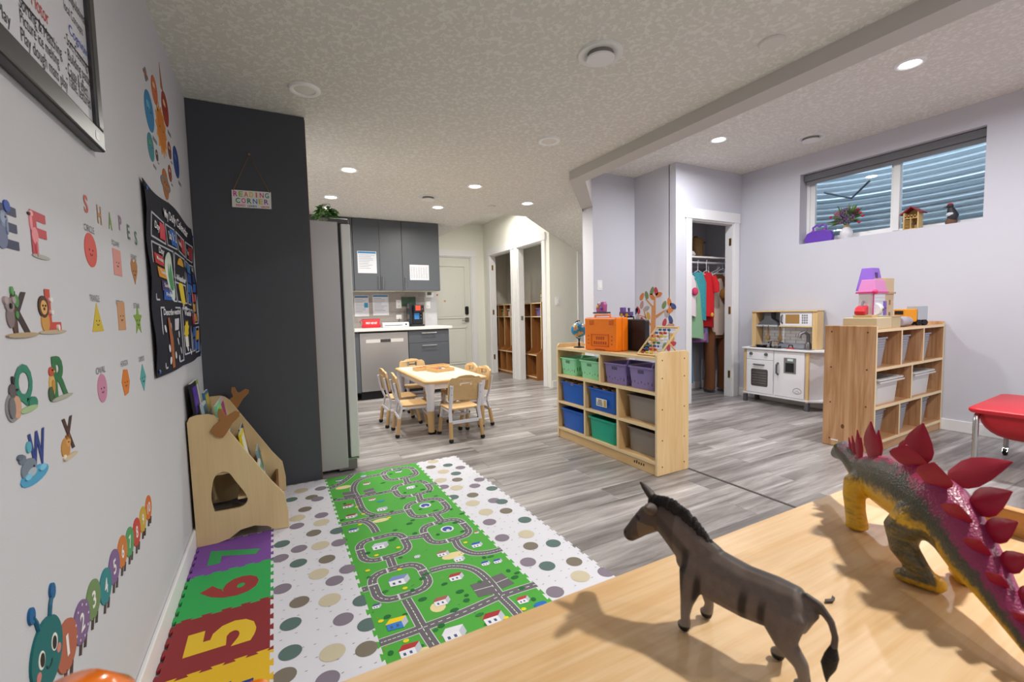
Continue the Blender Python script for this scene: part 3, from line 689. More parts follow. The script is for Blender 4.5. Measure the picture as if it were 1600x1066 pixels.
# shape stickers
def shape(nm, p, h, col, kind, label, cap, cp):
    y, z, r = c_at(p, h); t = thing(nm, label, 'wall sticker', (XL, y, z-r), 0, 'shape stickers')
    P = {'circle': circ(y, z, r, n=28), 'square': [(y-r, z-r), (y+r, z-r), (y+r, z+r), (y-r, z+r)], 'rect': [(y-r*.85, z-r), (y+r*.85, z-r), (y+r*.85, z+r), (y-r*.85, z+r)],
         'tri': [(y-r*1.15, z-r), (y+r*1.15, z-r), (y, z+r)], 'oval': circ(y, z, r*.95, r, 28), 'dia': [(y, z-r), (y+r*.8, z), (y, z+r), (y-r*.8, z)],
         'hex': [(y-r*.5, z-r), (y+r*.5, z-r*.9), (y+r, z-.1*r), (y+r*.6, z+r*.9), (y-r*.4, z+r), (y-r, z+.1*r)],
         'heart': [(y, z-r), (y+r*.8, z), (y+r*.9, z+.5*r), (y+.55*r, z+r*.95), (y, z+.6*r), (y-.55*r, z+r*.95), (y-r*.9, z+.5*r), (y-r*.8, z)],
         'star': [(y+(r if k % 2 == 0 else r*.45)*math.sin(math.pi*k/5), z+(r if k % 2 == 0 else r*.45)*math.cos(math.pi*k/5)) for k in range(10)]}[kind]
    flat(MB(), P).build('shape', plain(col, .6, bump=.1, bscale=150), t, w=1)
    zf = z-(.25*r if kind == 'tri' else 0)
    for s in (-1, 1): flat(MB(), circ(y+s*r*.28, zf, r*.06, n=8), .001, .0018).build('eye', plain('#3a2a2a'), t, w=1)
    P = [(y+r*.2*math.cos(a), zf-.22*r+r*.13*math.sin(a)) for a in [math.pi+math.pi*k/6 for k in range(7)]]; P += [(y+r*.14*math.cos(a), zf-.22*r+r*.08*math.sin(a)) for a in [2*math.pi-math.pi*k/6 for k in range(7)]]
    flat(MB(), P, .001, .0018).build('smile', plain('#3a2a2a'), t, w=1)
    cc = LW(cp); text(MB(), cap, (XL+.001, cc.y-.035, cc.z-.008), (0, 1, 0), (0, 0, 1), width=.07, height=.017).build('caption', plain('#6d6d72'), t, w=1)
shape('circle_sticker', (141.3, 391), 26, '#cc5048', 'circle', 'coral red smiling circle sticker below the letter S', 'CIRCLE', (139, 358))
shape('square_sticker', (183, 410.6), 20, '#cf8d86', 'square', 'pink smiling square sticker on the left wall', 'SQUARE', (180, 381.5))
shape('heart_sticker', (209.6, 424), 20, '#ab7440', 'heart', 'brown smiling heart sticker beside the calendar', 'HEART', (208.6, 402.6))
shape('triangle_sticker', (151.5, 496), 22, '#c9b032', 'tri', 'mustard yellow smiling triangle sticker', 'TRIANGLE', (147.4, 466.5))
shape('rectangle_sticker', (189.5, 494), 22, '#c29068', 'rect', 'tan smiling rectangle sticker between triangle and star', 'RECTANGLE', (186.6, 474.4))
shape('star_sticker', (215.3, 500.5), 25, '#7fa03c', 'star', 'green smiling star sticker beside the calendar', 'STAR', (213, 478.3))
shape('oval_sticker', (159.5, 606.7), 23, '#c0809e', 'oval', 'mauve pink smiling oval sticker', 'OVAL', (157, 578.7))
shape('hexagon_sticker', (196.2, 597), 21, '#d0762c', 'hex', 'orange smiling hexagon sticker', 'HEXAGON', (193.6, 568))
shape('diamond_sticker', (223.3, 590), 22, '#4fa09e', 'dia', 'teal smiling diamond sticker below the calendar corner', 'DIAMOND', (220.7, 561))
# animal alphabet
def letter(ch, p, h, col, label, blobs=(), wfac=.8, outline_=True):
    y, z, r = c_at(p, h); t = thing('alphabet_sticker', label, 'wall sticker', (XL, y, z-r), 0, 'animal alphabet stickers')
    text(MB(), ch, (XL+.0012, y-r*wfac, z-r), (0, 1, 0), (0, 0, 1), width=2*r*wfac, height=2*r, fat=.035).build('letter', plain(col), t, w=1)
    for k, (nm, dy, dz_, ry, rz_, c) in enumerate(blobs):
        flat(MB(), circ(y+dy*r, z+dz_*r, ry*r, rz_*r, 16), 0, .0018+.0003*k).build(nm, plain(c), t, w=1)
    return t
letter('E', (13, 355), 33, '#3a3f5c', 'navy letter E sticker with a blue elephant at the left picture edge', [('elephant_body', -.75, -.5, .5, .6, '#6a7390'), ('elephant_head', -.5, .3, .38, .38, '#7a86a0'), ('ball', -.1, .95, .28, .28, '#2f4fa0'), ('elephant_ear', -.62, .32, .2, .26, '#8d98b2'), ('elephant_trunk', -.28, -.05, .1, .34, '#7a86a0'), ('eye', -.4, .4, .05, .05, '#1e1e22')])
letter('F', (60, 366), 33, '#b8434c', 'red letter F sticker with a pink flamingo', [('flamingo_body', -.45, -.15, .32, .4, '#e08a92'), ('flamingo_neck', -.75, .45, .12, .4, '#e08a92'), ('base', 0, -1.05, .9, .1, '#a8a8a0'), ('flamingo_head', -.72, .82, .17, .13, '#e8a0a4'), ('beak', -.9, .78, .1, .06, '#2c2626'), ('flamingo_leg', -.42, -.75, .05, .34, '#d07880')])
letter('K', (32, 489), 33, '#3c3030', 'dark brown letter K sticker with a grey koala on a trunk', [('trunk', -.75, -.05, .2, .95, '#5a4034'), ('koala_body', -1.05, -.2, .34, .5, '#7d6f70'), ('koala_head', -1.05, .35, .4, .34, '#8d7f80'), ('leaf_spray', -.45, .55, .22, .3, '#4f8a52'), ('leaf', -.75, 1.0, .12, .2, '#5c9a58'), ('leaf', -.52, -.1, .14, .18, '#4f8a52'), ('koala_ear', -1.4, .55, .18, .18, '#a8989a'), ('koala_ear', -.75, .58, .16, .16, '#a8989a'), ('koala_nose', -1.05, .3, .09, .13, '#1f1a1c'), ('ground', -.1, -1.05, 1.5, .12, '#b09a7a')])
letter('L', (82, 485), 32, '#c0483c', 'red striped letter L sticker with a sitting lion', [('lion_body', -.95, -.55, .42, .5, '#c8924a'), ('lion_mane', -1.05, .15, .52, .52, '#4a3024'), ('lion_face', -1.05, .12, .34, .34, '#d6a45c'), ('ground', -.2, -1.05, 1.5, .1, '#b8a68c'), ('lion_nose', -1.05, .05, .09, .07, '#4a2a1c'), ('eye', -1.18, .2, .05, .05, '#221a16'), ('eye', -.92, .2, .05, .05, '#221a16'), ('stripe', -.28, .5, .17, .12, '#e6dcd6'), ('stripe', -.28, -.1, .17, .12, '#e6dcd6'), ('stripe', .3, -.85, .12, .15, '#e6dcd6')])
letter('Q', (36.6, 604), 36, '#2f7f68', 'teal letter Q sticker with a grey and peach quail', [('quail_body', -1.15, -.75, .55, .62, '#8a8a8c'), ('quail_breast', -.8, -.8, .35, .5, '#c99a80'), ('quail_head', -1.05, -.05, .28, .3, '#5a5458'), ('letter_tail', .62, -.85, .42, .3, '#2f7f68'), ('grass', .2, -1.05, .8, .14, '#9fb88a'), ('quail_plume', -.98, .38, .06, .18, '#3a3438'), ('quail_beak', -.75, -.05, .09, .05, '#2a2426'), ('quail_wing', -1.3, -.75, .25, .45, '#707074')])
letter('R', (93, 588), 33, '#2c6f42', 'green letter R sticker with a small rooster', [('rooster_body', -.95, -.3, .3, .5, '#d0a860'), ('rooster_head', -.95, .32, .24, .22, '#b8503c'), ('rooster_tail', -1.15, -.7, .25, .35, '#3f5a3c'), ('rooster_beak', -.7, .3, .09, .05, '#d8a03a'), ('rooster_wing', -.9, -.35, .15, .28, '#b8863f'), ('eye', -.88, .38, .04, .04, '#1e1a18'), ('ground', 0, -1.02, 1.2, .1, '#a8a898')])
letter('W', (58, 702), 30, '#2b3f86', 'navy letter W sticker with a grey whale on blue waves', [('sea', -.55, -1.25, 1.55, .45, '#4a9cc4'), ('whale_body', -1.15, -.75, .8, .55, '#74808e'), ('whale_tail', -1.75, -.1, .35, .22, '#6a7684'), ('spout', -1.0, .35, .25, .3, '#5aa6b8'), ('whale_belly', -.95, -.98, .5, .22, '#a8b2bc'), ('eye', -.7, -.72, .05, .05, '#1e1e22'), ('whale_fluke', -1.98, .08, .25, .14, '#5f6a78'), ('wave', -1.4, -1.1, .35, .16, '#7cc0dc'), ('wave', .2, -1.05, .4, .16, '#7cc0dc')], .95)
letter('X', (106, 678), 27, '#4a2f2a', 'brown letter X sticker with a curled orange fox', [('fox_body', -.55, -.75, .6, .62, '#c08a48'), ('fox_head', -.2, -.45, .35, .3, '#d09a58'), ('fox_ear', -.35, -.15, .1, .14, '#8a5a2c'), ('fox_ear', -.05, -.15, .1, .14, '#8a5a2c'), ('fox_tail_tip', -.85, -1.2, .2, .14, '#e8dcc8'), ('eye', -.2, -.45, .05, .03, '#20160f'), ('ground', 0, -1.35, 1.0, .14, '#c9b79a')])
# number caterpillar
SEG = [('1', (102.5, 1009), 43, '#b0604a'), ('2', (126, 972.4), 36, '#7d5f8a'), ('3', (144.4, 937), 33, '#6f8a5a'), ('4', (163.7, 916.5), 30, '#2f8288'), ('5', (177.4, 886), 29, '#7d6090'), ('6', (190.2, 862.3), 27, '#c9773a'),
       ('7', (201.8, 847), 25, '#4f9a62'), ('8', (212.9, 831.7), 24, '#c2443c'), ('9', (222.6, 811.9), 22, '#c2a23c'), ('10', (231.5, 793.5), 21, '#cc6a30')]
hy, hz, hr = c_at((71, 1021), 58)
ct = thing('caterpillar_sticker', 'long caterpillar wall sticker counting one to ten on coloured segments', 'wall sticker', (XL, hy, hz-hr))
for k, (t, p, h, c) in reversed(list(enumerate(SEG))):
    y, z, r = c_at(p, h); lev = .0012+.0002*(10-k)
    s = flat(MB(), circ(y, z, r*.98, n=26), 0, lev).build('body_segment', plain(c), ct, w=1)
    n = r*(.9 if len(t) > 1 else .22 if t == '1' else .5)
    text(MB(), t, (XL+lev+.0004, y-n/2, z-r*.42), (0, 1, 0), (0, 0, 1), width=n, height=r*.85, bold=r*.05).build('number', plain('#e8e4e0'), s, w=1)
    for d in (-.25, .35): MB().tube([(XL+.001, y+d*r, z-r*.85), (XL+.001, y+d*r-.01, z-r*1.35)], (.0032), 6).build('foot', plain('#4a3a34'), s, w=1)
    if t == '2':
        for q in range(9): a = 2*math.pi*q/9; flat(MB(), circ(y+.78*r*math.cos(a), z+.78*r*math.sin(a), .06*r, n=8), 0, lev+.0004).build('spot', plain('#d8cfe0'), s, w=1)
h = flat(MB(), circ(hy, hz, hr, n=32), 0, .004).build('head', plain('#12686a'), ct, w=1)
for s in (-1, 1):
    flat(MB(), circ(hy+s*.42*hr, hz+.05*hr, .2*hr, .26*hr), .004, .0046).build('eye', plain('#e6e2dc'), h, w=1); flat(MB(), circ(hy+s*.40*hr, hz+.04*hr, .13*hr, .2*hr), .004, .0052).build('pupil', plain('#241c1a'), h, w=1)
    flat(MB(), circ(hy+s*.66*hr, hz-.3*hr, .14*hr), .004, .0046).build('cheek', plain('#cf7f7a'), h, w=1)
    MB().tube([(XL+.002, hy+s*.35*hr, hz+.9*hr), (XL+.002, hy+s*.45*hr, hz+1.2*hr), (XL+.002, hy+s*.62*hr, hz+1.45*hr)], .0035, 6).build('antenna', plain('#1c5f7a'), h, w=1)
    flat(MB(), circ(hy+s*.66*hr, hz+1.52*hr, .17*hr, .24*hr), 0, .004).build('antenna_tip', plain('#1f5f92'), h, w=1)
P = [(hy+hr*.2*math.cos(a), hz-.3*hr+hr*.16*math.sin(a)) for a in [math.pi+math.pi*k/8 for k in range(9)]]; P += [(hy+hr*.15*math.cos(a), hz-.3*hr+hr*.11*math.sin(a)) for a in [2*math.pi-math.pi*k/8 for k in range(9)]]
flat(MB(), P, .004, .0048).build('smile', plain('#16393a'), h, w=1)
# fabric calendar
CY0, CY1, CZ0, CZ1 = 2.07, 3.15, .908, 1.637
cal = thing('calendar_chart', 'dark navy fabric calendar chart with coloured cards on the left wall', 'calendar', (XL, (CY0+CY1)/2, CZ0))
NX, NZ = 24, 14
def cx(y, z): u = (y-CY0)/(CY1-CY0); v = (z-CZ0)/(CZ1-CZ0); return XL+.006+.010*(1-v)*abs(math.sin(u*7))+.008*math.sin(v*9+u*3)**2
def cz(y, z): u = (y-CY0)/(CY1-CY0); return z-.010*math.sin(u*math.pi*3)*(z-CZ0)/(CZ1-CZ0)
b = MB()
for s, dx in ((0, 0), (1, .002)):
    b.add([(cx(CY0+(CY1-CY0)*i/NX, CZ0+(CZ1-CZ0)*j/NZ)+dx, CY0+(CY1-CY0)*i/NX, cz(CY0+(CY1-CY0)*i/NX, CZ0+(CZ1-CZ0)*j/NZ)) for j in range(NZ+1) for i in range(NX+1)],
          [(j*(NX+1)+i, j*(NX+1)+i+1, (j+1)*(NX+1)+i+1, (j+1)*(NX+1)+i) for j in range(NZ) for i in range(NX)])
b.build('fabric_sheet', plain('#1c1d2b', .85), cal, w=1, smooth=True)
def card(y0, z0, y1, z1, c, name='card', d=.006, pts=None):
    P = pts or [(y0, z0), (y1, z0), (y1, z1), (y0, z1)]; q = MB(); n = len(P)
    q.add([(cx(y, z)+d, y, cz(y, z)) for y, z in P]+[(cx(y, z)+d-.0015, y, cz(y, z)) for y, z in P], [tuple(range(n)), tuple(reversed(range(n, 2*n)))]+[(i, (i+1) % n, n+(i+1) % n, n+i) for i in range(n)])
    return q.build(name, plain(c, .5), cal, w=1)
def U(u, v): return CY0+(CY1-CY0)*u, CZ0+(CZ1-CZ0)*v
def cardu(u0, v0, u1, v1, c, **k): a = U(u0, v0); b_ = U(u1, v1); return card(a[0], a[1], b_[0], b_[1], c, **k)
def ctext(t, u, v, w, h, c='#e8e8ee', d=.009):
    a = U(u, v); q = text(MB(), t, (0, a[0], a[1]), (0, 1, 0), (0, 0, 1), width=w*(CY1-CY0), height=h*(CZ1-CZ0), bold=.002)
    q.v = [(cx(p[1], p[2])+d, p[1], cz(p[1], p[2])) for p in q.v]; q.build('lettering', plain(c), cal, w=1)
def frame(u0, v0, u1, v1):
    e = .006; f = .009
    for r in ((u0, v0, u1, v0+f), (u0, v1-f, u1, v1), (u0, v0, u0+e, v1), (u1-e, v0, u1, v1)): cardu(*r, '#c9cad6', name='stitched_border', d=.0045)
ctext('My Daily Calendar', .28, .875, .50, .07)
for r in ((.05, .73, .26, .86), (.29, .73, .50, .86), (.53, .73, .72, .86), (.75, .73, .95, .86), (.05, .40, .40, .71), (.43, .55, .66, .71), (.43, .40, .66, .53), (.69, .40, .80, .71), (.83, .26, .96, .71), (.10, .03, .47, .37), (.50, .06, .70, .37), (.73, .06, .82, .37), (.85, .04, .96, .24)): frame(*r)
ctext('Day', .07, .77, .07, .05); cardu(.16, .75, .25, .84, '#d63a50'); ctext('Date', .30, .77, .06, .05); cardu(.37, .745, .43, .84, '#2f6fc8'); cardu(.435, .745, .495, .84, '#2f6fc8'); ctext('1', .39, .77, .02, .05); ctext('2', .45, .77, .025, .05)
ctext('Month', .54, .77, .07, .04); cardu(.62, .75, .71, .84, '#c93a3c'); ctext('Year', .76, .77, .06, .04); cardu(.83, .75, .94, .84, '#a83438')
ctext('Day', .13, .655, .08, .045)
for v, c, u, w in ((.60, '#cc3a34', .07, 'Monday'), (.53, '#dd9a2e', .09, 'Tuesday'), (.46, '#4a3a6a', .12, 'Sunday'), (.41, '#2f62b8', .14, 'Friday')): cardu(u, v, u+.14, v+.055, c); ctext(w, u+.015, v+.015, .11, .028)
a = U(.30, .55); card(0, 0, 0, 0, '#d8e6dc', name='season_wheel', pts=circ(a[0], a[1], .085, .105, 20)); card(0, 0, 0, 0, '#4f9a62', name='season_wheel_center', d=.0085, pts=circ(a[0], a[1], .055, .06, 14))
a = U(.54, .64); card(0, 0, 0, 0, '#e0a838', name='umbrella_card', pts=[(a[0]+.06*math.cos(q), a[1]+.035*math.sin(q)) for q in [math.pi*k/8 for k in range(9)]])
ctext('Weather', .45, .535, .19, .04); a = U(.55, .46); card(0, 0, 0, 0, '#e8cf3a', name='smiling_sun_card', pts=rrect(a[0]-.05, a[1]-.05, a[0]+.05, a[1]+.05, .02)); ctext("I'm", .50, .35, .09, .04)
for k in range(4): cardu(.70, .42+.07*k, .79, .48+.07*k, ['#2f62b8', '#3a78c0', '#2a50a0', '#3f86c8'][k])
ctext('Date', .84, .66, .06, .04)
for k, c in enumerate(['#d6852c', '#d8a02c', '#c93a3c', '#2f62b8', '#22386a']): cardu(.855, .28+.075*k, .935, .34+.075*k, c)
ctext('Describe weather', .12, .325, .32, .035); ctext('Weather', .52, .315, .15, .035)
a = U(.21, .16); card(0, 0, 0, 0, '#a8623c', name='clothing_figure', pts=[(a[0]-.02, a[1]-.10), (a[0]+.02, a[1]-.10), (a[0]+.04, a[1]+.02), (a[0]+.015, a[1]+.11), (a[0]-.015, a[1]+.11), (a[0]-.03, a[1]+.02)])
for u, v in ((.14, .25), (.15, .14), (.16, .07), (.25, .09), (.38, .16), (.43, .10), (.33, .06), (.44, .20), (.24, .26), (.58, .10), (.64, .07)): q = U(u, v); card(0, 0, 0, 0, '#e4e4ec', name='snow_dot', pts=circ(q[0], q[1], .013, .016, 10))
cardu(.33, .23, .43, .30, '#d8d4e0', name='cloud_card'); a = U(.58, .22); card(0, 0, 0, 0, '#e6c83a', name='daisy_card', pts=[(a[0]+(.05 if k % 2 else .036)*math.cos(math.pi*k/8), a[1]+(.05 if k % 2 else .036)*math.sin(math.pi*k/8)) for k in range(16)])
cardu(.55, .11, .61, .18, '#e8e4e0', name='cloud_card')
for k, c in enumerate(['#2a50a0', '#2f62b8', '#b0343c']): cardu(.74, .08+.09*k, .81, .15+.09*k, c)
cardu(.87, .14, .94, .21, '#d8a02c'); cardu(.87, .06, .94, .12, '#2f62b8')
for u, v in ((.02, .96), (.98, .94), (.98, .03), (.02, .03)): q = U(u, v); MB().lathe([(.004, 0), (.009, .003), (.004, .006)], 10, (cx(*q)+.004, q[0], cz(*q)), 'x').build('push_pin', plain('#3a62b0', .3), cal, w=1)

# ================================================================== DARK PANEL, SIGN, FRIDGE
PY = 3.294
pn = thing('fridge_side_panel', 'tall charcoal panel standing from floor to ceiling beside the fridge', 'panel', (-.08, PY, 0))
MB().box(XL+.001, PY, .001, .2425, PY+.02, ZC-.004).build('panel_board', M_DARK, pn, w=1)
MB().box(.2425, PY+.001, .001, .2455, PY+.019, ZC-.02).build('wood_edge', plain('#8a5a34', .6), pn, w=1)
sg = thing('reading_corner_sign', 'white sign with rainbow lettering hanging by twine on the dark panel', 'sign', (-.083, PY, 1.808))
MB().add([(-.19, PY-.012, 1.808), (.024, PY-.012, 1.813), (.024, PY-.003, 1.813), (-.19, PY-.003, 1.808), (-.188, PY-.012, 1.913), (.026, PY-.012, 1.918), (.026, PY-.003, 1.918), (-.188, PY-.003, 1.913)],
         [(0, 3, 2, 1), (4, 5, 6, 7), (0, 1, 5, 4), (1, 2, 6, 5), (2, 3, 7, 6), (3, 0, 4, 7)]).build('board', plain('#e6e4e2', .5), sg, w=1)
CO = ['#d0308a', '#9ab83a', '#e07a2a', '#ecc92e', '#e0742e', '#d8407a', '#2a8a8a']
for i, ch in enumerate('READING'): text(MB(), ch, (-.180+.0285*i+(.006 if i == 4 else 0), PY-.0125, 1.874+.0006*i), (1, 0, .02), (0, 0, 1), width=.022 if ch != 'I' else .008, height=.032, bold=.0018).build('lettering', plain(CO[i]), sg, w=1)
CO = ['#1f8a5a', '#e05a9a', '#2a7a5a', '#2f7ac0', '#c8b82e', '#8a4a9a']
for i, ch in enumerate('CORNER'): text(MB(), ch, (-.170+.031*i, PY-.0125, 1.835+.0006*i), (1, 0, .02), (0, 0, 1), width=.024, height=.031, bold=.0018).build('lettering', plain(CO[i]), sg, w=1)
for t, x, c in (('READ', -.168, '#d8406a'), ('LEARN', -.106, '#2a5a8a'), ('GROW', -.034, '#c84a3a')): text(MB(), t, (x, PY-.0125, 1.815), (1, 0, .02), (0, 0, 1), width=.048, height=.013, bold=.0006).build('lettering', plain(c), sg, w=1)
MB().tube([(-.180, PY-.013, 1.908), (-.083, PY-.006, 2.140), (.018, PY-.013, 1.912)], .0022, 6).build('twine', plain('#8d7350', .9), sg, w=1)
MB().lathe([(.001, 0), (.006, .002), (.006, .006), (.001, .008)], 10, (-.083, PY-.008, 2.141), 'y').build('hook', plain('#9a8a70', .5), sg, w=1)

fr = thing('refrigerator', 'stainless refrigerator with textured grey side behind the dark panel', 'refrigerator', (.05, 3.8, 0))
M_FRS = plain('#b4b2b5', .30, .25, bump=.6, bscale=240); M_FRD = plain('#d6d7d6', .35, .15)
MB().box(-.34, 3.35, .03, .425, 4.24, 1.775).build('cabinet_body', M_FRS, fr, w=1, bevel=.006)
for y0, y1 in ((3.352, 3.792), (3.798, 4.238)):
    d = MB().box(.443, y0, .10, .507, y1, 1.765).build('door', M_FRD, fr, w=1, bevel=.008)
    yy = y1-.05 if y0 < 3.5 else y0+.05
    MB().tube([(.508, yy, .55), (.55, yy, .58), (.55, yy, 1.50), (.508, yy, 1.53)], .011, 8).build('handle', M_CHROME, d, w=1)
MB().box(.425, 3.36, .10, .443, 4.23, 1.76).build('door_gasket', plain('#2f2e30', .7), fr, w=1)
MB().box(.36, 3.352, .015, .485, 4.238, .085).build('base_grille', plain('#6f6c6a', .45), fr, w=1, bevel=.004)
MB().box(.42, 3.356, .086, .50, 3.44, .098).build('lower_hinge', M_STEEL, fr, w=1)
MB().box(.37, 3.36, 1.765, .50, 3.43, 1.80).build('hinge_cover', plain('#57565a', .5), fr, w=1, bevel=.006)
# trailing plant on the fridge
pl = thing('potted_plant', 'trailing green pothos in a white bowl on top of the fridge', 'plant', (.385, 3.60, 1.776))
MB().lathe([(.03, 0), (.05, .003), (.065, .04), (.068, .06), (.062, .06), (.05, .035), (.01, .035)], 20).build('bowl', plain('#dcd6cc', .5), pl, smooth=True)
rp = random.Random(5)
ML = [plain(c, .45) for c in ('#3f7a2e', '#2f6326', '#5a9a3a', '#86b04a')]
for k in range(90):
    a = rp.uniform(0, 6.28); d = rp.uniform(.01, .085); z = .075+rp.uniform(-.01, .10)*(1-d*5)-(d > .07)*.04; c = Vector((d*math.cos(a), d*math.sin(a), z))
    u = Vector((math.cos(a), math.sin(a), rp.uniform(-.9, .1))).normalized(); s = Vector((-math.sin(a), math.cos(a), 0)); L = rp.uniform(.042, .062); n = u.cross(s).normalized()
    MB().add([c-u*L*.1, c+u*L*.3+s*L*.38+n*.006, c+u*L, c+u*L*.3-s*L*.38+n*.006, c+u*L*.35-n*.004], [(0, 1, 4), (1, 2, 4), (2, 3, 4), (3, 0, 4)]).build('leaf', ML[k % 4], pl)
for k in range(4):
    a = -1.2+.5*k; MB().tube([(.05*math.cos(a), .05*math.sin(a), .08), (.08*math.cos(a), .08*math.sin(a), .07), (.09*math.cos(a), .09*math.sin(a), .01+.02*k)], .0025, 5).build('stem', ML[2], pl)
MB().tube([(-.06, -.02, .05), (-.03, -.01, .165), (.02, .0, .175), (.07, .01, .05)], .003, 6).build('hanger_loop', plain('#d8d6d2', .5), pl)

# ================================================================== BOOK RACK AND BOOKS
M_RACK = wood('#d9c094', '#ceb285', 2, .8, contrast=.8)
RY0, RY1 = 2.595, 3.19
bk = thing('book_rack', 'sloped wooden book rack with antler pegs against the left wall', 'bookshelf', (-.19, 2.9, MT))
side = [(-.385, .012), (-.30, .012), (-.25, .022), (-.20, .055), (-.14, .062), (-.08, .045), (-.05, .02), (.017, .014), (.018, .10), (.004, .20), (-.05, .275), (-.262, .63), (-.285, .652), (-.31, .66), (-.355, .66), (-.38, .652), (-.391, .628)]
side = [(x, z) for x, z in side]
hole = [(-.305, .17), (-.20, .17), (-.165, .195), (-.17, .235), (-.21, .31), (-.235, .355), (-.265, .365), (-.295, .345), (-.31, .29), (-.315, .23)]
hole = [tuple(q) for q in catmull(hole+hole[:1], 4)[:-1]]
MB().prism(side, 'y', RY0, RY0+.016, [hole]).build('side_panel', M_RACK, bk, w=1, bevel=.002)
MB().prism(side, 'y', RY1-.016, RY1, [hole]).build('side_panel', M_RACK, bk, w=1, bevel=.002)
tiers = [(-.30, .50), (-.21, .36), (-.12, .22), (-.035, .085)]
for k, (x, z) in enumerate(tiers):
    MB().box(x-.085, RY0+.016, z-.012, x+.012, RY1-.016, z).build('shelf_board', M_RACK, bk, w=1)
    MB().box(x, RY0+.016, z, x+.012, RY1-.016, z+.075).build('front_rail', plain('#8a5a36', .55) if k == 3 else M_RACK, bk, w=1)
MB().box(-.388, RY0+.016, .10, -.380, RY1-.016, .64).build('back_panel', M_RACK, bk, w=1)
ant = [(-.30, .585), (-.275, .555), (-.25, .548), (-.235, .565), (-.205, .615), (-.175, .645), (-.172, .665), (-.19, .675), (-.225, .655), (-.235, .66), (-.245, .69), (-.262, .692), (-.266, .665), (-.258, .635), (-.285, .61)]
for y0, dx, dz in ((RY0-.012, .0, -.01), (RY1, .015, .012)): MB().prism([(x+dx, z+dz) for x, z in ant], 'y', y0, y0+.012).build('antler', plain('#9a6a3c', .55), bk, w=1, bevel=.002)
def book(tier, y, wd, ht, c, label, tilt=.28, c2=None, th=.012, dx=0):
    x, z = tiers[tier]; t = thing('book', label, 'book', (x-.04+dx, y, z), 0, 'books in the rack')
    m = Matrix.Rotation(-tilt, 3, 'Y')
    def bx(nm, x0, y0, z0, x1, y1, z1, mat, par):
        b = MB().box(x0, y0, z0, x1, y1, z1); b.v = [tuple(m @ Vector(p)) for p in b.v]; return b.build(nm, mat, par)
    bx('cover', 0, -wd/2, .002, th, wd/2, ht, plain(c, .35), t); bx('pages', .002, -wd/2+.003, ht-.001, th-.002, wd/2-.003, ht+.0015, plain('#e8e2d4', .8), t)
    if c2: bx('cover_picture', th, -wd*.38, ht*.52, th+.0008, wd*.38, ht*.93, plain(c2, .35), t); bx('cover_title', th, -wd*.3, ht*.30, th+.0008, wd*.3, ht*.42, plain('#f0ece0', .4), t)
book(0, 2.70, .15, .31, '#23202c', 'black picture book with a purple swirl at the top of the rack', .10, '#5a3aa8', dx=-.01)
book(0, 2.83, .16, .30, '#8fae4a', 'olive green picture book standing tallest in the rack', .10, '#e0ddd0', dx=-.02)
book(0, 2.73, .12, .20, '#b8d0d2', 'pale blue picture book in the top tier before the black one', .12, '#3a6a8a', dx=.018)
book(0, 3.0, .15, .22, '#3f7fa8', 'blue picture book in the top tier by the far side', .12, '#d8c84a')
book(1, 2.74, .18, .33, '#7fc79a', 'mint green picture book in the second tier', .15, '#8ad24a', dx=.012)
book(1, 2.96, .16, .32, '#c9b8bc', 'pink and white picture book in the second tier', .15, '#b03a7a', dx=.004)
book(2, 2.73, .16, .31, '#e6d22e', 'bright yellow book with black lettering in the third tier', .15, '#e8e6e4', dx=.016)
book(2, 2.95, .17, .29, '#26345c', 'navy blue book with a brown figure in the third tier', .15, '#c89a5a', dx=.0)
book(3, 2.78, .16, .25, '#d6dde0', 'white and green book in the lowest tier nearest the camera', .18, '#4f9a7a', dx=.0)
book(3, 3.0, .17, .28, '#8aa4b2', 'grey-blue tall book in the lowest tier by the far side', .16, '#3f7a6a', dx=-.012)
# ================================================================== KITCHEN
KY, KB = 6.05, 6.68        # base front, back wall
def bar_handle(par, p0, p1, off=(0, -.03, 0), r=.006):
    p0, p1, off = Vector(p0), Vector(p1), Vector(off); d = (p1-p0).normalized()
    MB().tube([p0+d*.02, p0+d*.02+off], r*.8, 6).tube([p1-d*.02, p1-d*.02+off], r*.8, 6).tube([p0+off, p1+off], r, 8).build('handle', M_CHROME, par, w=1)
def wall_cab(x0, x1, doors, label, z0=1.456, z1=2.422):
    t = thing('wall_cabinet', label, 'cabinet', ((x0+x1)/2, 6.5, z0), 0, 'grey wall cabinets')
    MB().box(x0, 6.35, z0, x1, KB, z1).build('body', M_CAB, t, w=1)
    MB().box(x0+.01, 6.36, z0-.004, x1-.01, KB-.005, z0).build('underside', plain('#d8d2c6', .6), t, w=1)
    for a, b_, h in doors:
        d = MB().box(a+.0015, 6.33, z0+.002, b_-.0015, 6.349, z1-.002).build('door', M_CAB, t, w=1, bevel=.0015)
        if h is not None: bar_handle(d, (h, 6.33, z0+.02), (h, 6.33, z0+.20))
wall_cab(.985, 1.637, [(.985, 1.33, 1.305), (1.33, 1.637, 1.36)], 'charcoal double-door wall cabinet beside the fridge')
wall_cab(1.639, 2.185, [(1.639, 2.185, 1.67)], 'charcoal single-door wall cabinet nearest the entry door')
wall_cab(XL+.01, .98, [(XL+.01, .29, None), (.29, .98, None)], 'charcoal wall cabinet running behind the fridge into the corner')
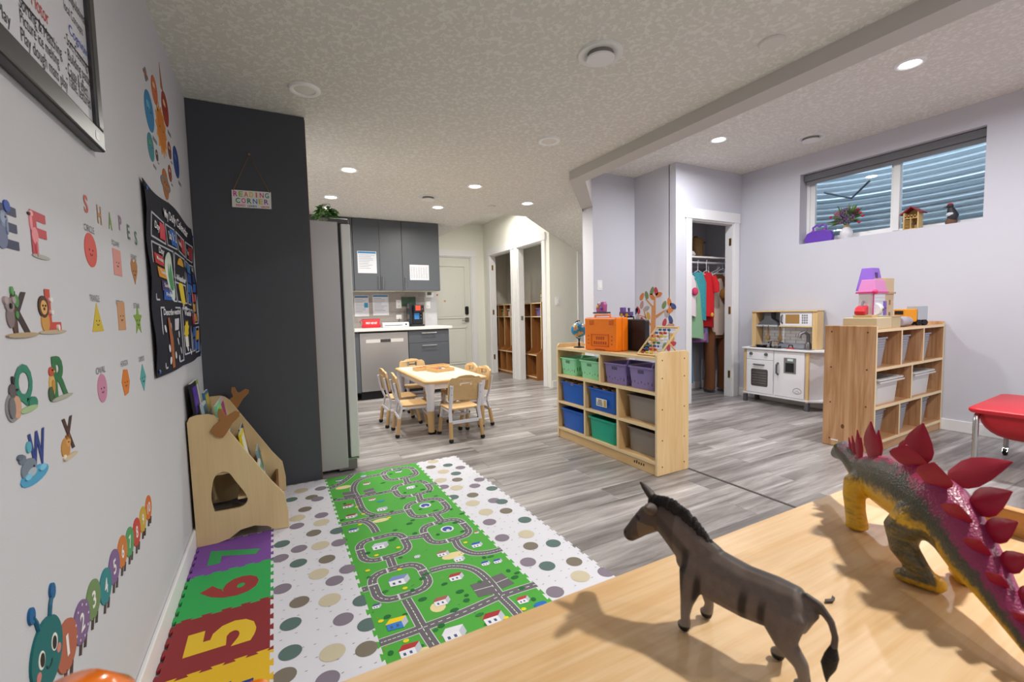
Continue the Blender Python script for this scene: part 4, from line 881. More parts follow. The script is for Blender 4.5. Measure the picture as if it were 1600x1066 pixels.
# dishwasher
dw = thing('dishwasher', 'stainless steel dishwasher under the white counter', 'dishwasher', (1.285, 6.3, 0))
MB().box(.975, KY+.03, .10, 1.605, KB-.02, .905).build('tub', plain('#2a2a2c', .6), dw, w=1)
d = MB().box(.972, KY, .115, 1.606, KY+.03, .885).build('door', plain('#b2b2b4', .33, .75, bump=.1, bscale=300), dw, w=1, bevel=.004)
MB().box(1.05, KY-.002, .755, 1.54, KY, .80).build('control_strip', plain('#dcdad8', .35, .3), d, w=1); MB().box(1.235, KY-.003, .757, 1.37, KY-.0005, .798).build('pocket_handle', plain('#3f3d3d', .4), d, w=1)
MB().box(.975, KY+.055, .002, 1.605, KY+.075, .112).build('toe_kick', M_BLACK, dw, w=1)
dc = thing('drawer_cabinet', 'charcoal drawer cabinet with bar handles at the end of the counter', 'cabinet', (1.9, 6.3, 0))
MB().box(1.612, KY+.02, .10, 2.196, KB-.01, .905).build('body', M_CAB, dc, w=1)
MB().box(1.612, KY+.06, .002, 2.196, KY+.08, .10).build('toe_kick', M_BLACK, dc, w=1)
for z0, z1 in ((.725, .893), (.42, .721), (.11, .416)):
    q = MB().box(1.614, KY, z0, 2.194, KY+.019, z1).build('drawer', M_CAB, dc, w=1, bevel=.0015); bar_handle(q, (1.79, KY, z1-.035), (2.0, KY, z1-.035))
bc = thing('corner_base_cabinet', 'charcoal base cabinet left of the dishwasher, behind the fridge', 'cabinet', (.3, 6.3, 0))
MB().box(XL+.01, KY+.02, .10, .968, KB-.01, .905).build('body', M_CAB, bc, w=1); MB().box(XL+.012, KY, .11, .966, KY+.019, .893).build('door', M_CAB, bc, w=1, bevel=.0015)
tag(MB().box(XL+.005, 6.015, .907, 2.236, KB-.001, .945).build('countertop', plain('#e2e0de', .25), bevel=.003), 'white quartz countertop over the dishwasher and drawers', 'countertop')
# backsplash of subway tiles
bs = struct(MB().box(XL+.01, KB-.006, .946, 2.047, KB, 1.45).build('wall_backsplash', plain('#bdb7b1', .8), origin=False))
M_TILE = [plain(c, .28) for c in ('#a19a96', '#9a938f', '#a8a29d')]
tw, th_ = .20, .0715; _tm = {}
for r in range(7):
    x = .95-(r % 2)*tw/2
    while x < 2.045:
        a, b_ = max(x, .95), min(x+tw, 2.045); L = round(b_-a-.004, 3)
        if L > .01:
            if (L, r % 3) not in _tm:
                o = MB().box(0, -.005, 0, L, 0, th_-.004).build('tile', M_TILE[(r*2+int(x*10)) % 3], bs, bevel=.001); _tm[L, r % 3] = o.data
            else:
                o = bpy.data.objects.new('tile', _tm[L, r % 3]); COL.objects.link(o); o.parent = bs
            o.location = (a+.002, KB-.006, .948+r*th_)
        x += tw
# paper notices
def paper(x0, z0, x1, z1, y, label, head='#2f7ab0', n=9, table=False, box_=None):
    t = thing('paper_notice', label, 'paper', ((x0+x1)/2, y, z0), 0, 'paper notices in the kitchen')
    MB().box(x0, y-.0012, z0, x1, y, z1).build('sheet', plain('#d3d5dc', .6), t, w=1)
    W_, H_ = x1-x0, z1-z0; ink = plain('#737a8a', .7); rr = random.Random(int(x0*100))
    if head: MB().box(x0+.03*W_, y-.0018, z1-.10*H_, x1-.03*W_, y-.0012, z1-.02*H_).build('heading_bar', plain(head, .6), t, w=1)
    b = MB()
    for k in range(n):
        z = z1-(.17+.075*k)*H_
        if table:
            for q in range(7): b.box(x0+(.06+.128*q)*W_, y-.0017, z-.018*H_, x0+(.06+.128*q+.09*rr.uniform(.5, 1))*W_, y-.0012, z)
        else: b.box(x0+.08*W_, y-.0017, z-.014*H_, x0+(.08+rr.uniform(.45, .84))*W_, y-.0012, z)
    b.build('printed_lines', ink, t, w=1)
    if box_: MB().box(x0+box_[0]*W_, y-.002, z0+box_[1]*H_, x0+box_[2]*W_, y-.0012, z0+box_[3]*H_).build('picture_box', plain('#2f88b0', .6), t, w=1)
paper(1.035, 1.69, 1.285, 1.985, 6.33, 'white notice with a blue heading on the left wall cabinet door')
paper(1.74, 1.605, 2.02, 1.822, 6.33, 'white schedule sheet with a printed grid on the right wall cabinet door', None, 10, True)
paper(1.02, 1.105, 1.218, 1.40, KB-.011, 'white notice with a blue square taped on the backsplash by the fridge', '#3a6f9a', 9, False, (.68, .42, .95, .65))
paper(1.275, 1.115, 1.50, 1.412, KB-.011, 'white notice with a blue heading in the middle of the backsplash')
pw = thing('power_outlet', 'white double outlet plate on the tiled backsplash', 'outlet', (1.65, KB-.011, 1.21))
MB().box(1.61, KB-.016, 1.21, 1.69, KB-.011, 1.335).build('cover_plate', M_WHITE, pw, w=1, bevel=.002)
for z in (1.245, 1.30): MB().prism(circ(1.65, z, .016, n=14), 'y', KB-.018, KB-.016).build('socket', plain('#d6d6d6', .4), pw, w=1)
po = thing('power_outlet', 'low white outlet plate behind the coffee machine', 'outlet', (1.64, KB-.011, 1.05)); MB().box(1.605, KB-.016, 1.05, 1.685, KB-.011, 1.115).build('cover_plate', M_WHITE, po, w=1, bevel=.002); MB().tube([(1.65, KB-.02, 1.06), (1.63, KB-.06, 1.02), (1.66, KB-.08, .99), (1.74, KB-.08, .96)], .004, 6).build('power_cord', M_BLACK, po, w=1)
# coffee machine with a printed front
cf = thing('coffee_machine', 'black coffee machine with a red and blue front panel on the counter', 'coffee machine', (1.83, 6.45, .946))
MB().box(-.10, -.13, 0, .10, .13, .025).build('base', M_BLACK, cf, bevel=.006); MB().box(-.055, -.05, .025, .10, .13, .30).build('tower', M_BLACK, cf, bevel=.01); MB().box(-.10, -.06, .025, -.058, .12, .335).build('water_tank', plain('#2a2e33', .2, alpha=1), cf, bevel=.006)
f = MB().box(-.05, -.125, .20, .098, -.05, .305).build('brew_head', plain('#1f2024', .35), cf, bevel=.01); MB().box(-.05, -.052, .03, .098, -.05, .2).build('front_panel', plain('#1c1d20', .35), cf)
MB().box(-.028, -.128, .225, .045, -.125, .295).build('red_screen', plain('#e0533c', .3), f); MB().box(-.028, -.053, .10, .045, -.050, .19).build('blue_screen', plain('#3f8ad0', .3), cf)
for k in range(4): MB().prism(circ(.07, .11+.045*k, .006, n=10), 'y', -.1285 if k > 2 else -.054, -.1245 if k > 2 else -.05).build('button', plain('#8ab0d8' if k < 2 else '#d06a5a', .3), cf)
pf = thing('photo_frame', 'small leafy green picture leaning behind the coffee machine', 'picture', (1.80, 6.655, .946))
MB().box(-.11, -.008, .30, .10, .005, .43).build('picture', plain('#3f6a48', .3, var=.9, bscale=18), pf); MB().box(-.01, -.006, 0, .01, .004, .30).build('stand', M_BLACK, pf)
lm = thing('laminator', 'long white laminating machine lying on the counter', 'laminator', (1.52, 6.40, .946))
MB().prism([(-.065, 0), (.065, 0), (.065, .05), (.045, .065), (-.05, .065), (-.065, .045)], 'x', -.185, .185).build('body', plain('#e6e6ea', .3), lm, bevel=.006); MB().box(-.16, -.068, .02, .09, -.064, .03).build('feed_slot', plain('#6f7078', .5), lm); MB().prism(circ(.14, .035, .012, n=12), 'y', -.07, -.064).build('power_button', M_BLACK, lm)
pc = thing('first_aid_pouch', 'red zip pouch with white lettering on the counter beside the fridge', 'pouch', (1.19, 6.40, .946))
b = MB(); rings = []
for k in range(9):
    z = .115*k/8; d = .035*(1-.75*(k/8)**2)+.004; w_ = .118+.008*math.sin(k)
    rings.append([(-w_, -d*.5, z), (-w_*.6, -d, z), (w_*.6, -d, z), (w_, -d*.5, z), (w_, d*.5, z), (w_*.6, d, z), (-w_*.6, d, z), (-w_, d*.5, z)])
b.loft(rings).build('fabric', plain('#c61f2c', .5), pc, smooth=True); MB().box(-.12, -.006, .112, .12, .006, .122).build('zipper', plain('#8a1820', .5), pc)
text(MB(), 'FIRST AID KIT', (-.075, -.0375, .05), (1, 0, 0), (0, .15, 1), width=.15, height=.028, bold=.0015).build('lettering', plain('#f2f2f2'), pc)
MB().tube([(-.12, 0, .11), (-.15, -.01, .09), (-.135, -.02, .05)], .004, 6).build('wrist_strap', plain('#a01a24'), pc)
th = thing('thermostat', 'small white thermostat with grey screen beside the backsplash', 'thermostat', (2.12, KB, 1.37))
MB().prism(rrect(-.06, 0, .06, .10, .01), 'y', -.02, 0).build('case', M_WHITE, th, bevel=.003); MB().box(-.035, -.022, .035, .03, -.02, .08).build('screen', plain('#6a726a', .3), th)
sw = thing('wall_dial', 'small white wall dial just below the thermostat', 'switch', (2.10, KB, 1.20)); MB().box(-.035, -.005, 0, .035, 0, .11).build('cover_plate', M_WHITE, sw, bevel=.002); MB().lathe([(.014, 0), (.012, -.012), (.001, -.013)], 14, (0, -.005, .05), 'y').build('knob', M_WHITE, sw)

# ================================================================== CUBBY LOCKERS
M_LOC = wood('#b0794a', '#96602f', 2, .8, contrast=.8)
def locker(y0, y1, n, label):
    x0, xm, x1 = 3.70, 3.80, 4.15
    t = thing('cubby_locker', label, 'locker', (3.9, (y0+y1)/2, 0), 0, 'cubby lockers in the closet')
    prof = [(x1, 0), (x0, 0), (x0, .40), (x0+.02, .45), (xm-.02, .47), (xm, .52), (xm, 1.27), (x1, 1.27)]
    for k in range(n+1):
        y = y0+(y1-y0)*k/n; MB().prism(prof, 'y', y-.009, y+.009).build('divider', M_LOC, t, w=1); MB().prism([(xm-.003, .5), (xm, .5), (xm, 1.27), (xm-.003, 1.27)], 'y', y-.009, y+.009).build('edge_band', M_EDGE, t, w=1)
    for z, xf_ in ((.06, x0), (.42, x0), (1.04, xm), (1.262, xm)):
        MB().box(xf_+.002, y0, z-.016, x1, y1, z).build('shelf', M_LOC, t, w=1); MB().box(xf_-.002, y0, z-.016, xf_+.002, y1, z).build('edge_band', M_EDGE, t, w=1)
    MB().box(x1-.012, y0, 0, x1, y1, 1.27).build('back_panel', M_LOC, t, w=1); MB().box(x0+.01, y0, 0, x0+.022, y1, .045).build('kick_board', M_LOC, t, w=1)
locker(6.95, 7.95, 4, 'open wooden cubby locker seen through the left closet doorway')
locker(6.15, 6.78, 2, 'open wooden cubby locker seen through the right closet doorway')
def tub(name, par, W_, D_, H_, taper, rim, mat, r=.02, th=.004):
    """open tapered container, centred on x/y, standing on z=0"""
    def ring(w, d, z, rr): return [(x, y, z) for x, y in rrect(-w/2, -d/2, w/2, d/2, rr, 3)]
    wb, db = W_*(1-taper), D_*(1-taper)
    R = [ring(wb, db, 0, r), ring(W_-2*rim, D_-2*rim, H_-.012, r), ring(W_, D_, H_-.010, r), ring(W_, D_, H_, r), ring(W_-2*rim-2*th, D_-2*rim-2*th, H_, r), ring(wb-2*th, db-2*th, th, r)]
    return MB().loft(R).build(name, mat, par, smooth=True)
for y, c, lb in ((7.58, '#c9cf8a', 'small yellow-green basket in the left cubby locker'), (7.33, '#dcdcd8', 'small white basket in the left cubby locker'), (6.31, '#7a6aa8', 'small purple basket in the right cubby locker')):
    t = thing('small_basket', lb, 'basket', (3.93, y, 1.041), 0, 'small cubby baskets'); tub('tub', t, .20, .16, .13, .2, .01, plain(c, .5)); MB().box(-.103, -.03, .09, -.1005, .03, .11).build('handle_slot', plain('#4a4a44', .6), t)
bg_ = thing('beige_bag', 'crumpled beige bag standing on the right cubby locker', 'bag', (3.97, 6.32, 1.272))
rr = random.Random(8); rings = []
for k in range(8):
    z = .30*k/7; s = [.9, 1, .98, .95, .97, .9, .8, .72][k]; rings.append([(.05*s*math.cos(a)+rr.uniform(-.006, .006)+.02*k/7, .10*s*math.sin(a)+rr.uniform(-.008, .008)-.01*k/7, z) for a in [2*math.pi*q/12 for q in range(12)]])
MB().loft(rings).build('sack', plain('#c8bfa2', .8), bg_, smooth=True)
for k in range(3): MB().tube([(.055*math.cos(a)+.006*k, .106*math.sin(a), .08+.07*k) for a in [2*math.pi*q/14 for q in range(15)]], .004, 5).build('seam_cord', plain('#a89c7c', .8), bg_)

# ================================================================== CHILDREN'S TABLE AND CHAIRS
M_TAN = plain('#cda977', .5); M_TANW = wood('#d6b687', '#c9a472', 1, .8, contrast=.6); M_LAV = plain('#dcdbe4', .45); M_TOP = wood('#efe4ca', '#e8dabb', 1, .7, contrast=.5, rough=.3)
tb = thing('activity_table', 'low rectangular wooden activity table with white and tan legs', 'table', (1.512, 4.573, 0), -.018)
TW, TL, TZ = .63, 1.28, .505
MB().prism(rrect(-TW/2, -TL/2, TW/2, TL/2, .05, 5), 'z', TZ-.028, TZ-.002).build('edge_band', M_TAN, tb, bevel=.01)
MB().prism(rrect(-TW/2+.03, -TL/2+.03, TW/2-.03, TL/2-.03, .04, 5), 'z', TZ-.002, TZ).build('tabletop', M_TOP, tb)
MB().prism(rrect(-TW/2+.05, -TL/2+.05, TW/2-.05, TL/2-.05, .03), 'z', TZ-.085, TZ-.028, [rrect(-TW/2+.07, -TL/2+.07, TW/2-.07, TL/2-.07, .03)]).build('apron', M_LAV, tb)
for sx in (-1, 1):
    for sy in (-1, 1):
        x, y = sx*(TW/2-.062), sy*(TL/2-.062)
        l = MB().lathe([(.034, .22), (.036, .25), (.036, .38), (.048, .44), (.05, TZ-.028)], 16, (x, y, 0)).build('leg', M_LAV, tb, smooth=True)
        MB().lathe([(.030, .02), (.033, .22)], 16, (x, y, 0)).build('leg_extension', M_TAN, l, smooth=True); MB().lathe([(.026, 0), (.031, .006), (.031, .022)], 16, (x, y, 0)).build('rubber_foot', M_BLACK, l, smooth=True)
def make_chair(loc, rz, label):
    t = thing('toddler_chair', label, 'chair', loc, rz, 'toddler chairs around the activity table')
    # faces +y
    seat = rrect(-.145, -.125, .145, .155, .05, 5)
    b = MB(); n = len(seat); b.loft([[(x*.97, y*.97, .272) for x, y in seat], [(x, y, .280) for x, y in seat], [(x, y, .290-.008*(1-(x/.145)**2)) for x, y in seat], [(x*.55, y*.55, .281) for x, y in seat]]).build('seat', M_TANW, t, smooth=True)
    prof = [(-.155, .375), (-.15, .36), (.15, .36), (.155, .375), (.158, .50), (.15, .545), (.125, .565), (.095, .562), (.06, .578), (0, .584), (-.06, .578), (-.095, .562), (-.125, .565), (-.15, .545), (-.158, .50)]
    bone = [(-.038, .508), (.038, .508)]+[(.046+.014*math.cos(a), .506+.014*math.sin(a)) for a in (-1.6, -.5, .3)]+[(.048+.014*math.cos(a), .532+.014*math.sin(a)) for a in (-.3, .6, 1.6, 2.3)]+[(.034, .524), (-.034, .524)]+[(-.048+.014*math.cos(a), .532+.014*math.sin(a)) for a in (.8, 1.6, 2.5, 3.4)]+[(-.046+.014*math.cos(a), .506+.014*math.sin(a)) for a in (2.8, 3.6, 4.6)]
    b = MB().prism(prof, 'y', -.012, .008, [bone]); b.v = [(x, y-.145-.16*(z-.36)-.5*x*x*-1, z) for x, y, z in b.v]; b.build('backrest', M_TANW, t, bevel=.002)
    for s in (-1, 1):
        f = MB().tube([(s*.135, -.185, .50), (s*.135, -.160, .36), (s*.135, -.125, .27), (s*.140, -.150, .17)], [(.011, .017)]*4, 8).tube([(s*.125, .10, .275), (s*.130, .13, .17)], .016, 8).tube([(s*.133, -.13, .262), (s*.128, .11, .262)], .012, 6).build('side_frame', M_LAV, t, smooth=True)
        for sy, a, c in ((-1, (s*.140, -.150, .175), (s*.148, -.172, .03)), (1, (s*.130, .13, .175), (s*.140, .162, .03))):
            e = MB().tube([a, c], .0175, 10).build('leg_extension', M_TAN, f, smooth=True)
            MB().lathe([(.012, 0), (.021, .008), (.021, .022), (.015, .034)], 10, (c[0]+(c[0]-a[0])*.1, c[1]+(c[1]-a[1])*.1, 0)).build('foot_cap', M_BLACK, f, smooth=True)
    MB().box(-.135, -.156, .155, .135, -.144, .185).build('rear_stretcher', M_LAV, t, bevel=.003); MB().box(-.125, .118, .16, .125, .128, .185).build('front_stretcher', M_LAV, t, bevel=.003)
    for s in (-1, 1):
        for z in (.42, .48): MB().lathe([(.005, 0), (.004, -.003), (.001, -.003)], 8, (s*.135, -.196-.02*(z-.42)*8+.012, z), 'y').build('screw', plain('#a8a8b0', .4), t)
    return t
ch = make_chair((1.455, 3.80, 0), 0, 'toddler chair at the near end of the table, its back to the camera')
dup(ch, (1.115, 4.60, 0), -math.pi/2, 'toddler chair on the left side of the table nearer the dishwasher')
dup(ch, (1.13, 4.17, 0), -math.pi/2-.1, 'toddler chair on the left side of the table nearer the camera')
dup(ch, (1.70, 4.14, 0), math.pi/2, 'toddler chair pushed under the right side, nearer the camera')
dup(ch, (1.70, 4.47, 0), math.pi/2, 'toddler chair pushed under the right side, farther from the camera')
dup(ch, (1.45, 5.17, 0), math.pi, 'toddler chair at the far end of the table facing the camera')
# trays of pieces
def tray(x, y, w, d, rz, label, h=.035, name='wooden_tray'):
    t = thing(name, label, 'tray', (x, y, TZ+.0005), rz, 'wooden trays on the activity table')
    MB().box(-w/2, -d/2, 0, w/2, d/2, .006).build('base', M_TANW, t)
    for q in ((-w/2, -d/2, w/2, -d/2+.008), (-w/2, d/2-.008, w/2, d/2), (-w/2, -d/2+.008, -w/2+.008, d/2-.008), (w/2-.008, -d/2+.008, w/2, d/2-.008)): MB().box(q[0], q[1], .006, q[2], q[3], h).build('rim', M_TANW, t)
    return t
tray(1.40, 4.78, .15, .14, .05, 'small square wooden tray of orange pieces on the activity table')
tray(1.555, 4.60, .22, .22, .25, 'larger wooden tray of mixed coloured pieces on the activity table')
tray(1.62, 4.92, .26, .16, .2, 'empty wooden tray at the back of the activity table', .03)
rr = random.Random(4)
for k in range(5): tag(MB().lathe([(.001, 0), (.012, 0), (.012, .012), (.001, .014)], 8, (1.36+.019*k, 4.75+.02*(k % 3), TZ+.022)).build('play_piece', plain('#d6622c', .5)), 'small orange play piece in the small square tray', 'toy piece', 'orange pieces in the small tray')
for k in range(16):
    c, nm = [('#d8602c', 'orange'), ('#c8402c', 'red'), ('#2f62a8', 'blue'), ('#e0dcd4', 'white')][k % 4]
    x, y = 1.50+.032*(k % 4)+rr.uniform(-.006, .006), 4.545+.033*(k//4)+rr.uniform(-.006, .006)
    b = MB().ell((x, y, TZ+.020), (.016, .010, .008), 8, 5) if k % 2 else MB().cbox(x, y, TZ+.02, .022, .016, .014)
    tag(b.build('play_piece', plain(c, .5)), 'small %s play piece in the larger tray' % nm, 'toy piece', '%s pieces in the larger tray' % nm)

# ================================================================== MAPLE SHELF UNIT AND ITS LOAD
MW, ML_, MZ = .30, 1.17, .835
ms = thing('maple_shelf_unit', 'low maple classroom shelf full of coloured bins in mid room', 'shelf unit', (2.353, 2.722, 0), .008)
for s in (-1, 1):
    y0, y1 = (-ML_/2, -ML_/2+.018) if s < 0 else (ML_/2-.018, ML_/2)
    p = MB().prism([(-MW/2, .002), (MW/2, .002), (MW/2, MZ-.02), (MW/2-.02, MZ), (-MW/2+.02, MZ), (-MW/2, MZ-.02)], 'y', y0, y1).build('end_panel', M_MAPLE, ms, bevel=.003)
    MB().box(-MW/2-.002, y0, .004, -MW/2, y1, MZ-.022).build('edge_band', M_EDGE, p)
    if s < 0:
        for z in (.06, .24, .45, .66, .78):
            for x in (-.105, .105): MB().lathe([(.001, 0), (.005, 0), (.005, -.001), (.001, -.001)], 8, (x, y0-.0005, z), 'y').build('bolt', plain('#5a4630', .5), p)
yi0, yi1 = -ML_/2+.018, ML_/2-.018
for z, nm in ((.800, 'top_board'), (.565, 'shelf'), (.330, 'shelf'), (.095, 'bottom_board')):
    q = MB().box(-MW/2, yi0, z-.018, MW/2, yi1, z).build(nm, M_MAPLEY, ms); MB().box(-MW/2-.002, yi0, z-.019, -MW/2, yi1, z+.001).build('edge_band', M_EDGE, q)
MB().box(-MW/2+.006, yi0, .002, -MW/2+.022, yi1, .076).build('kick_board', M_MAPLEY, ms)
b = MB()
for k in range(5): b.box(-MW/2+.0052, -.36-.022*k-.012, .036, -MW/2+.006, -.36-.022*k, .052+.006*(k == 1))
b.build('stamp', plain('#4a3a28'), ms)
MB().box(MW/2-.006, yi0, .095, MW/2, yi1, .565).build('back_panel', M_MAPLEY, ms)
D = [.195, -.198]
for (z0, z1, ys_) in ((.565, .782, [.0]), (.330, .547, D), (.095, .312, D)):
    for y in ys_:
        q = MB().box(-MW/2, y-.009, z0, MW/2-.006, y+.009, z1).build('divider', M_MAPLE, ms); MB().box(-MW/2-.002, y-.009, z0, -MW/2, y+.009, z1).build('edge_band', M_EDGE, q)
def unit_pt(x, y): a = .008; return (2.353+x*math.cos(a)-y*math.sin(a), 2.722+x*math.sin(a)+y*math.cos(a))
def put_bin(x, y, z, W_, D_, H_, c, label, kind='storage_bin', taper=.14, slots=False, group='bins in the maple shelf unit', rough=.35, rz=.008, pt=unit_pt, front=-1):
    px_, py_ = pt(x, y); t = thing(kind, label, 'basket' if slots else 'bin', (px_, py_, z+.0005), rz, group); m = plain(c, rough)
    o = tub('tub', t, W_, D_, H_, taper, .012 if not slots else .008, m)
    if slots:
        dk = '#%02x%02x%02x' % tuple(int(int(c[i:i+2], 16)*.62) for i in (1, 3, 5))
        xx = -W_/2*(1-taper*.22)+.006
        MB().box(xx-.003, -.028, H_*.70, xx+.004, .028, H_*.85).build('handle_hole', plain(dk, .6), t, bevel=.002)
        b = MB()
        for k in range(7):
            y_ = (k-3)*D_*.125; zz = H_*(.32+.06*(k % 2)); sx = -W_/2*(1-taper*(1-zz/H_))+.0065
            b.prism(circ(y_, zz, .005, H_*.13, 8), 'x', sx-.0035, sx+.002)
        b.build('leaf_slots', plain(dk, .6), t)
        b = MB()
        for k in range(9): b.prism(circ((k-4)*W_*.09, H_*.4, .005, H_*.14, 8), 'y', -D_/2*(1-taper*.6)+.002, -D_/2*(1-taper*.6)+.0065)
        b.build('side_slots', plain(dk, .6), t)
    return t
put_bin(.0, .455, .565, .27, .225, .150, '#98e6b8', 'mint green slotted basket at the far left of the top shelf', 'slotted_basket', slots=True)
put_bin(.0, .175, .565, .27, .225, .150, '#86d4a6', 'mint green slotted basket next to the purple baskets', 'slotted_basket', slots=True) if False else None
put_bin(.0, .160, .565, .27, .26, .150, '#98e6b8', 'mint green slotted basket holding a dark red ball', 'slotted_basket', slots=True)
put_bin(.0, -.145, .565, .28, .245, .158, '#877ab4', 'purple slotted basket beside the green baskets', 'slotted_basket', slots=True)
put_bin(.0, -.415, .565, .28, .255, .158, '#8c7fba', 'purple slotted basket at the near end of the top shelf', 'slotted_basket', slots=True)
put_bin(.0, .385, .330, .29, .33, .175, '#2166cc', 'blue bin of wooden blocks on the far side of the middle shelf')
bb = put_bin(.0, .0, .330, .29, .335, .175, '#2166cc', 'blue bin with a white label in the centre of the shelf')
MB().box(-.150, -.075, .045, -.1465, .045, .105).build('label_card', plain('#e6e4dc', .6), bb)
b = MB()
for k in range(4): b.box(-.1515, -.03+.004*k, .055+.012*k, -.1500, .035-.005*k, .060+.012*k)
b.build('label_print', plain('#5a5a62'), bb); MB().box(-.1515, -.07, .05, -.1500, -.045, .10).build('label_picture', plain('#c8a85a'), bb)
put_bin(.02, -.39, .330, .25, .31, .175, '#98928e', 'grey bin on the middle shelf at the near end', rough=.3)
put_bin(.0, .385, .095, .29, .33, .175, '#2166cc', 'empty blue bin at the far side of the bottom shelf')
put_bin(.0, .0, .095, .29, .335, .175, '#1bb094', 'teal green bin in the middle of the bottom shelf')
put_bin(.02, -.39, .095, .25, .31, .175, '#918b87', 'grey bin on the bottom shelf at the near end', rough=.3)
rr = random.Random(12)
for (bx_, by_, bz_, lab, grp) in ((.0, .385, .330, 'small %s wooden block in the far blue bin', 'blocks in the far blue bin'), (.0, .0, .330, 'small %s wooden block in the labelled blue bin', 'blocks in the labelled blue bin')):
    for k in range(12):
        x, y = unit_pt(bx_-.10+.055*(k % 4)+rr.uniform(-.008, .008), by_-.10+.095*(k//4)+rr.uniform(-.01, .01)); m = Matrix.Rotation(rr.uniform(0, 3), 3, 'Z') @ Matrix.Rotation(rr.uniform(-.25, .25), 3, 'X')
        b = MB().cbox(0, 0, 0, .07, .026, .024); b.v = [tuple(m @ Vector(p)+Vector((x, y, bz_+.168+.008*(k % 2)))) for p in b.v]; tag(b.build('wooden_block', plain(['#c9a06a', '#a87a48', '#d8b684', '#8a6038'][k % 4], .6), bevel=.002), lab % ['honey', 'brown', 'pale', 'dark brown'][k % 4], 'block', grp)
x, y = unit_pt(-.03, .12); o = thing('cord_ball', 'dark red ball in the mint basket on the top shelf', 'ball', (x, y, .665)); MB().ell((0, 0, .04), .042, 16, 10).build('ball', plain('#7d2238', .6, bump=.5, bscale=120), o, smooth=True); MB().tube([(0, 0, .08), (.004, .004, .11)], .003, 5).build('loop', M_BLACK, o)
# globe
x, y = unit_pt(-.02, .43); gl = thing('globe', 'small blue globe on a black stand on the maple shelf', 'globe', (x, y, .8005))
MB().lathe([(.002, .014), (.018, .012), (.045, .008), (.048, 0), (.002, 0)], 24).build('foot', M_BLACK, gl, smooth=True); MB().lathe([(.008, .012), (.010, .03), (.006, .05), (.009, .075)], 12).build('stem', M_BLACK, gl, smooth=True)
def globe_mat():
    m, N, L, B = new_mat('globe_print'); tc = N.new('ShaderNodeTexCoord'); nz = N.new('ShaderNodeTexNoise'); nz.inputs['Scale'].default_value = 17; nz.inputs['Detail'].default_value = 4; L.new(tc.outputs['Object'], nz.inputs['Vector'])
    cr = N.new('ShaderNodeValToRGB'); e = cr.color_ramp.elements; e[0].position = .53; e[0].color = lin('#1f86bf'); e[1].position = .56; e[1].color = lin('#c8b46a'); x = e.new(.66); x.color = lin('#c9764a'); L.new(nz.outputs['Fac'], cr.inputs[0]); L.new(cr.outputs[0], B.inputs['Base Color']); B.inputs['Roughness'].default_value = .3; return m
MB().ell((0, 0, .155), .068, 28, 18).build('sphere', globe_mat(), gl, smooth=True)
MB().tube([(0, .078*math.sin(a), .155-.078*math.cos(a)) for a in [-.25+math.pi*1.12*k/16 for k in range(17)]], .005, 6).build('meridian_arc', M_BLACK, gl, smooth=True)
MB().lathe([(.004, 0), (.004, .016), (.001, .018)], 8, (0, .018, .222)).build('axis_pin', M_BLACK, gl)
# orange tool case, black case behind it
x, y = unit_pt(-.01, .06); oc = thing('orange_case', 'bright orange plastic carrying case standing on the maple shelf', 'case', (x, y, .8005), .12)
M_OR = plain('#fb8312', .35)
MB().box(-.075, -.15, 0, -.004, .19, .262).build('front_shell', M_OR, oc, bevel=.012); MB().box(-.002, -.15, 0, .065, .19, .262).build('rear_shell', M_OR, oc, bevel=.012)
for y_ in (.11, -.10): MB().box(-.079, y_-.022, .205, -.072, y_+.022, .245).build('latch', plain('#d8650f', .4), oc, bevel=.003)
g = MB()
for q in ((-.079, -.075, .035, -.0735, .115, .042), (-.079, -.075, .125, -.0735, .115, .132), (-.079, -.075, .035, -.0735, -.068, .132), (-.079, .108, .035, -.0735, .115, .132)): g.box(*q)
g.build('label_frame', plain('#d8650f', .4), oc); b = MB()
for k in range(4): b.box(-.0765, .045-.024*k, .088, -.0745, .060-.024*k, .112)
for k in range(6): b.box(-.0765, .070-.024*k, .050, -.0745, .085-.024*k, .074)
for s_ in (-1, 1):
    for k in range(3): b.box(-.0765, .02+s_*.125-.006, .05+.03*k, -.0745, .02+s_*.125+.006, .06+.03*k)
b.build('embossed_marks', plain('#b8500a'), oc)
MB().tube([(-.04, -.06, 0.261), (-.04, -.06, .282), (-.04, .10, .282), (-.04, .10, .261)], .008, 8).build('carry_handle', M_OR, oc); MB().box(-.078, -.03, -.0005, -.07, .07, .014).build('foot_recess', plain('#a84c0c', .5), oc)
x, y = unit_pt(.115, -.03); kc = thing('black_case', 'black hard case leaning directly behind the orange case', 'case', (x, y, .8005), .05); MB().prism(rrect(-.20, 0, .15, .245, .02), 'x', -.028, .022).build('shell', plain('#222126', .45), kc, bevel=.006); MB().tube([(0, -.06, .243), (0, -.06, .262), (0, .04, .262), (0, .04, .243)], .006, 8).build('carry_handle', M_BLACK, kc)
fg = thing('toy_car_figure', 'small pink and purple toy vehicle on top of the orange case', 'toy', (oc.location.x-.02, oc.location.y+.055, 1.0935)); MB().box(-.03, -.075, 0, .03, .075, .012).build('base', plain('#2a2a30', .4), fg, bevel=.003)
MB().prism([(-.045, .012), (.045, .012), (.05, .04), (.03, .085), (-.035, .095), (-.05, .07)], 'x', -.018, .018).build('body', plain('#b85a9a', .4), fg, bevel=.004)
for y_, z, c in ((-.02, .04, '#5a4aa0'), (.025, .055, '#e8c83a'), (0, .08, '#e0e0e8')): MB().ell((-.02, y_, z), (.008, .016, .012), 8, 6).build('detail', plain(c, .4), fg)
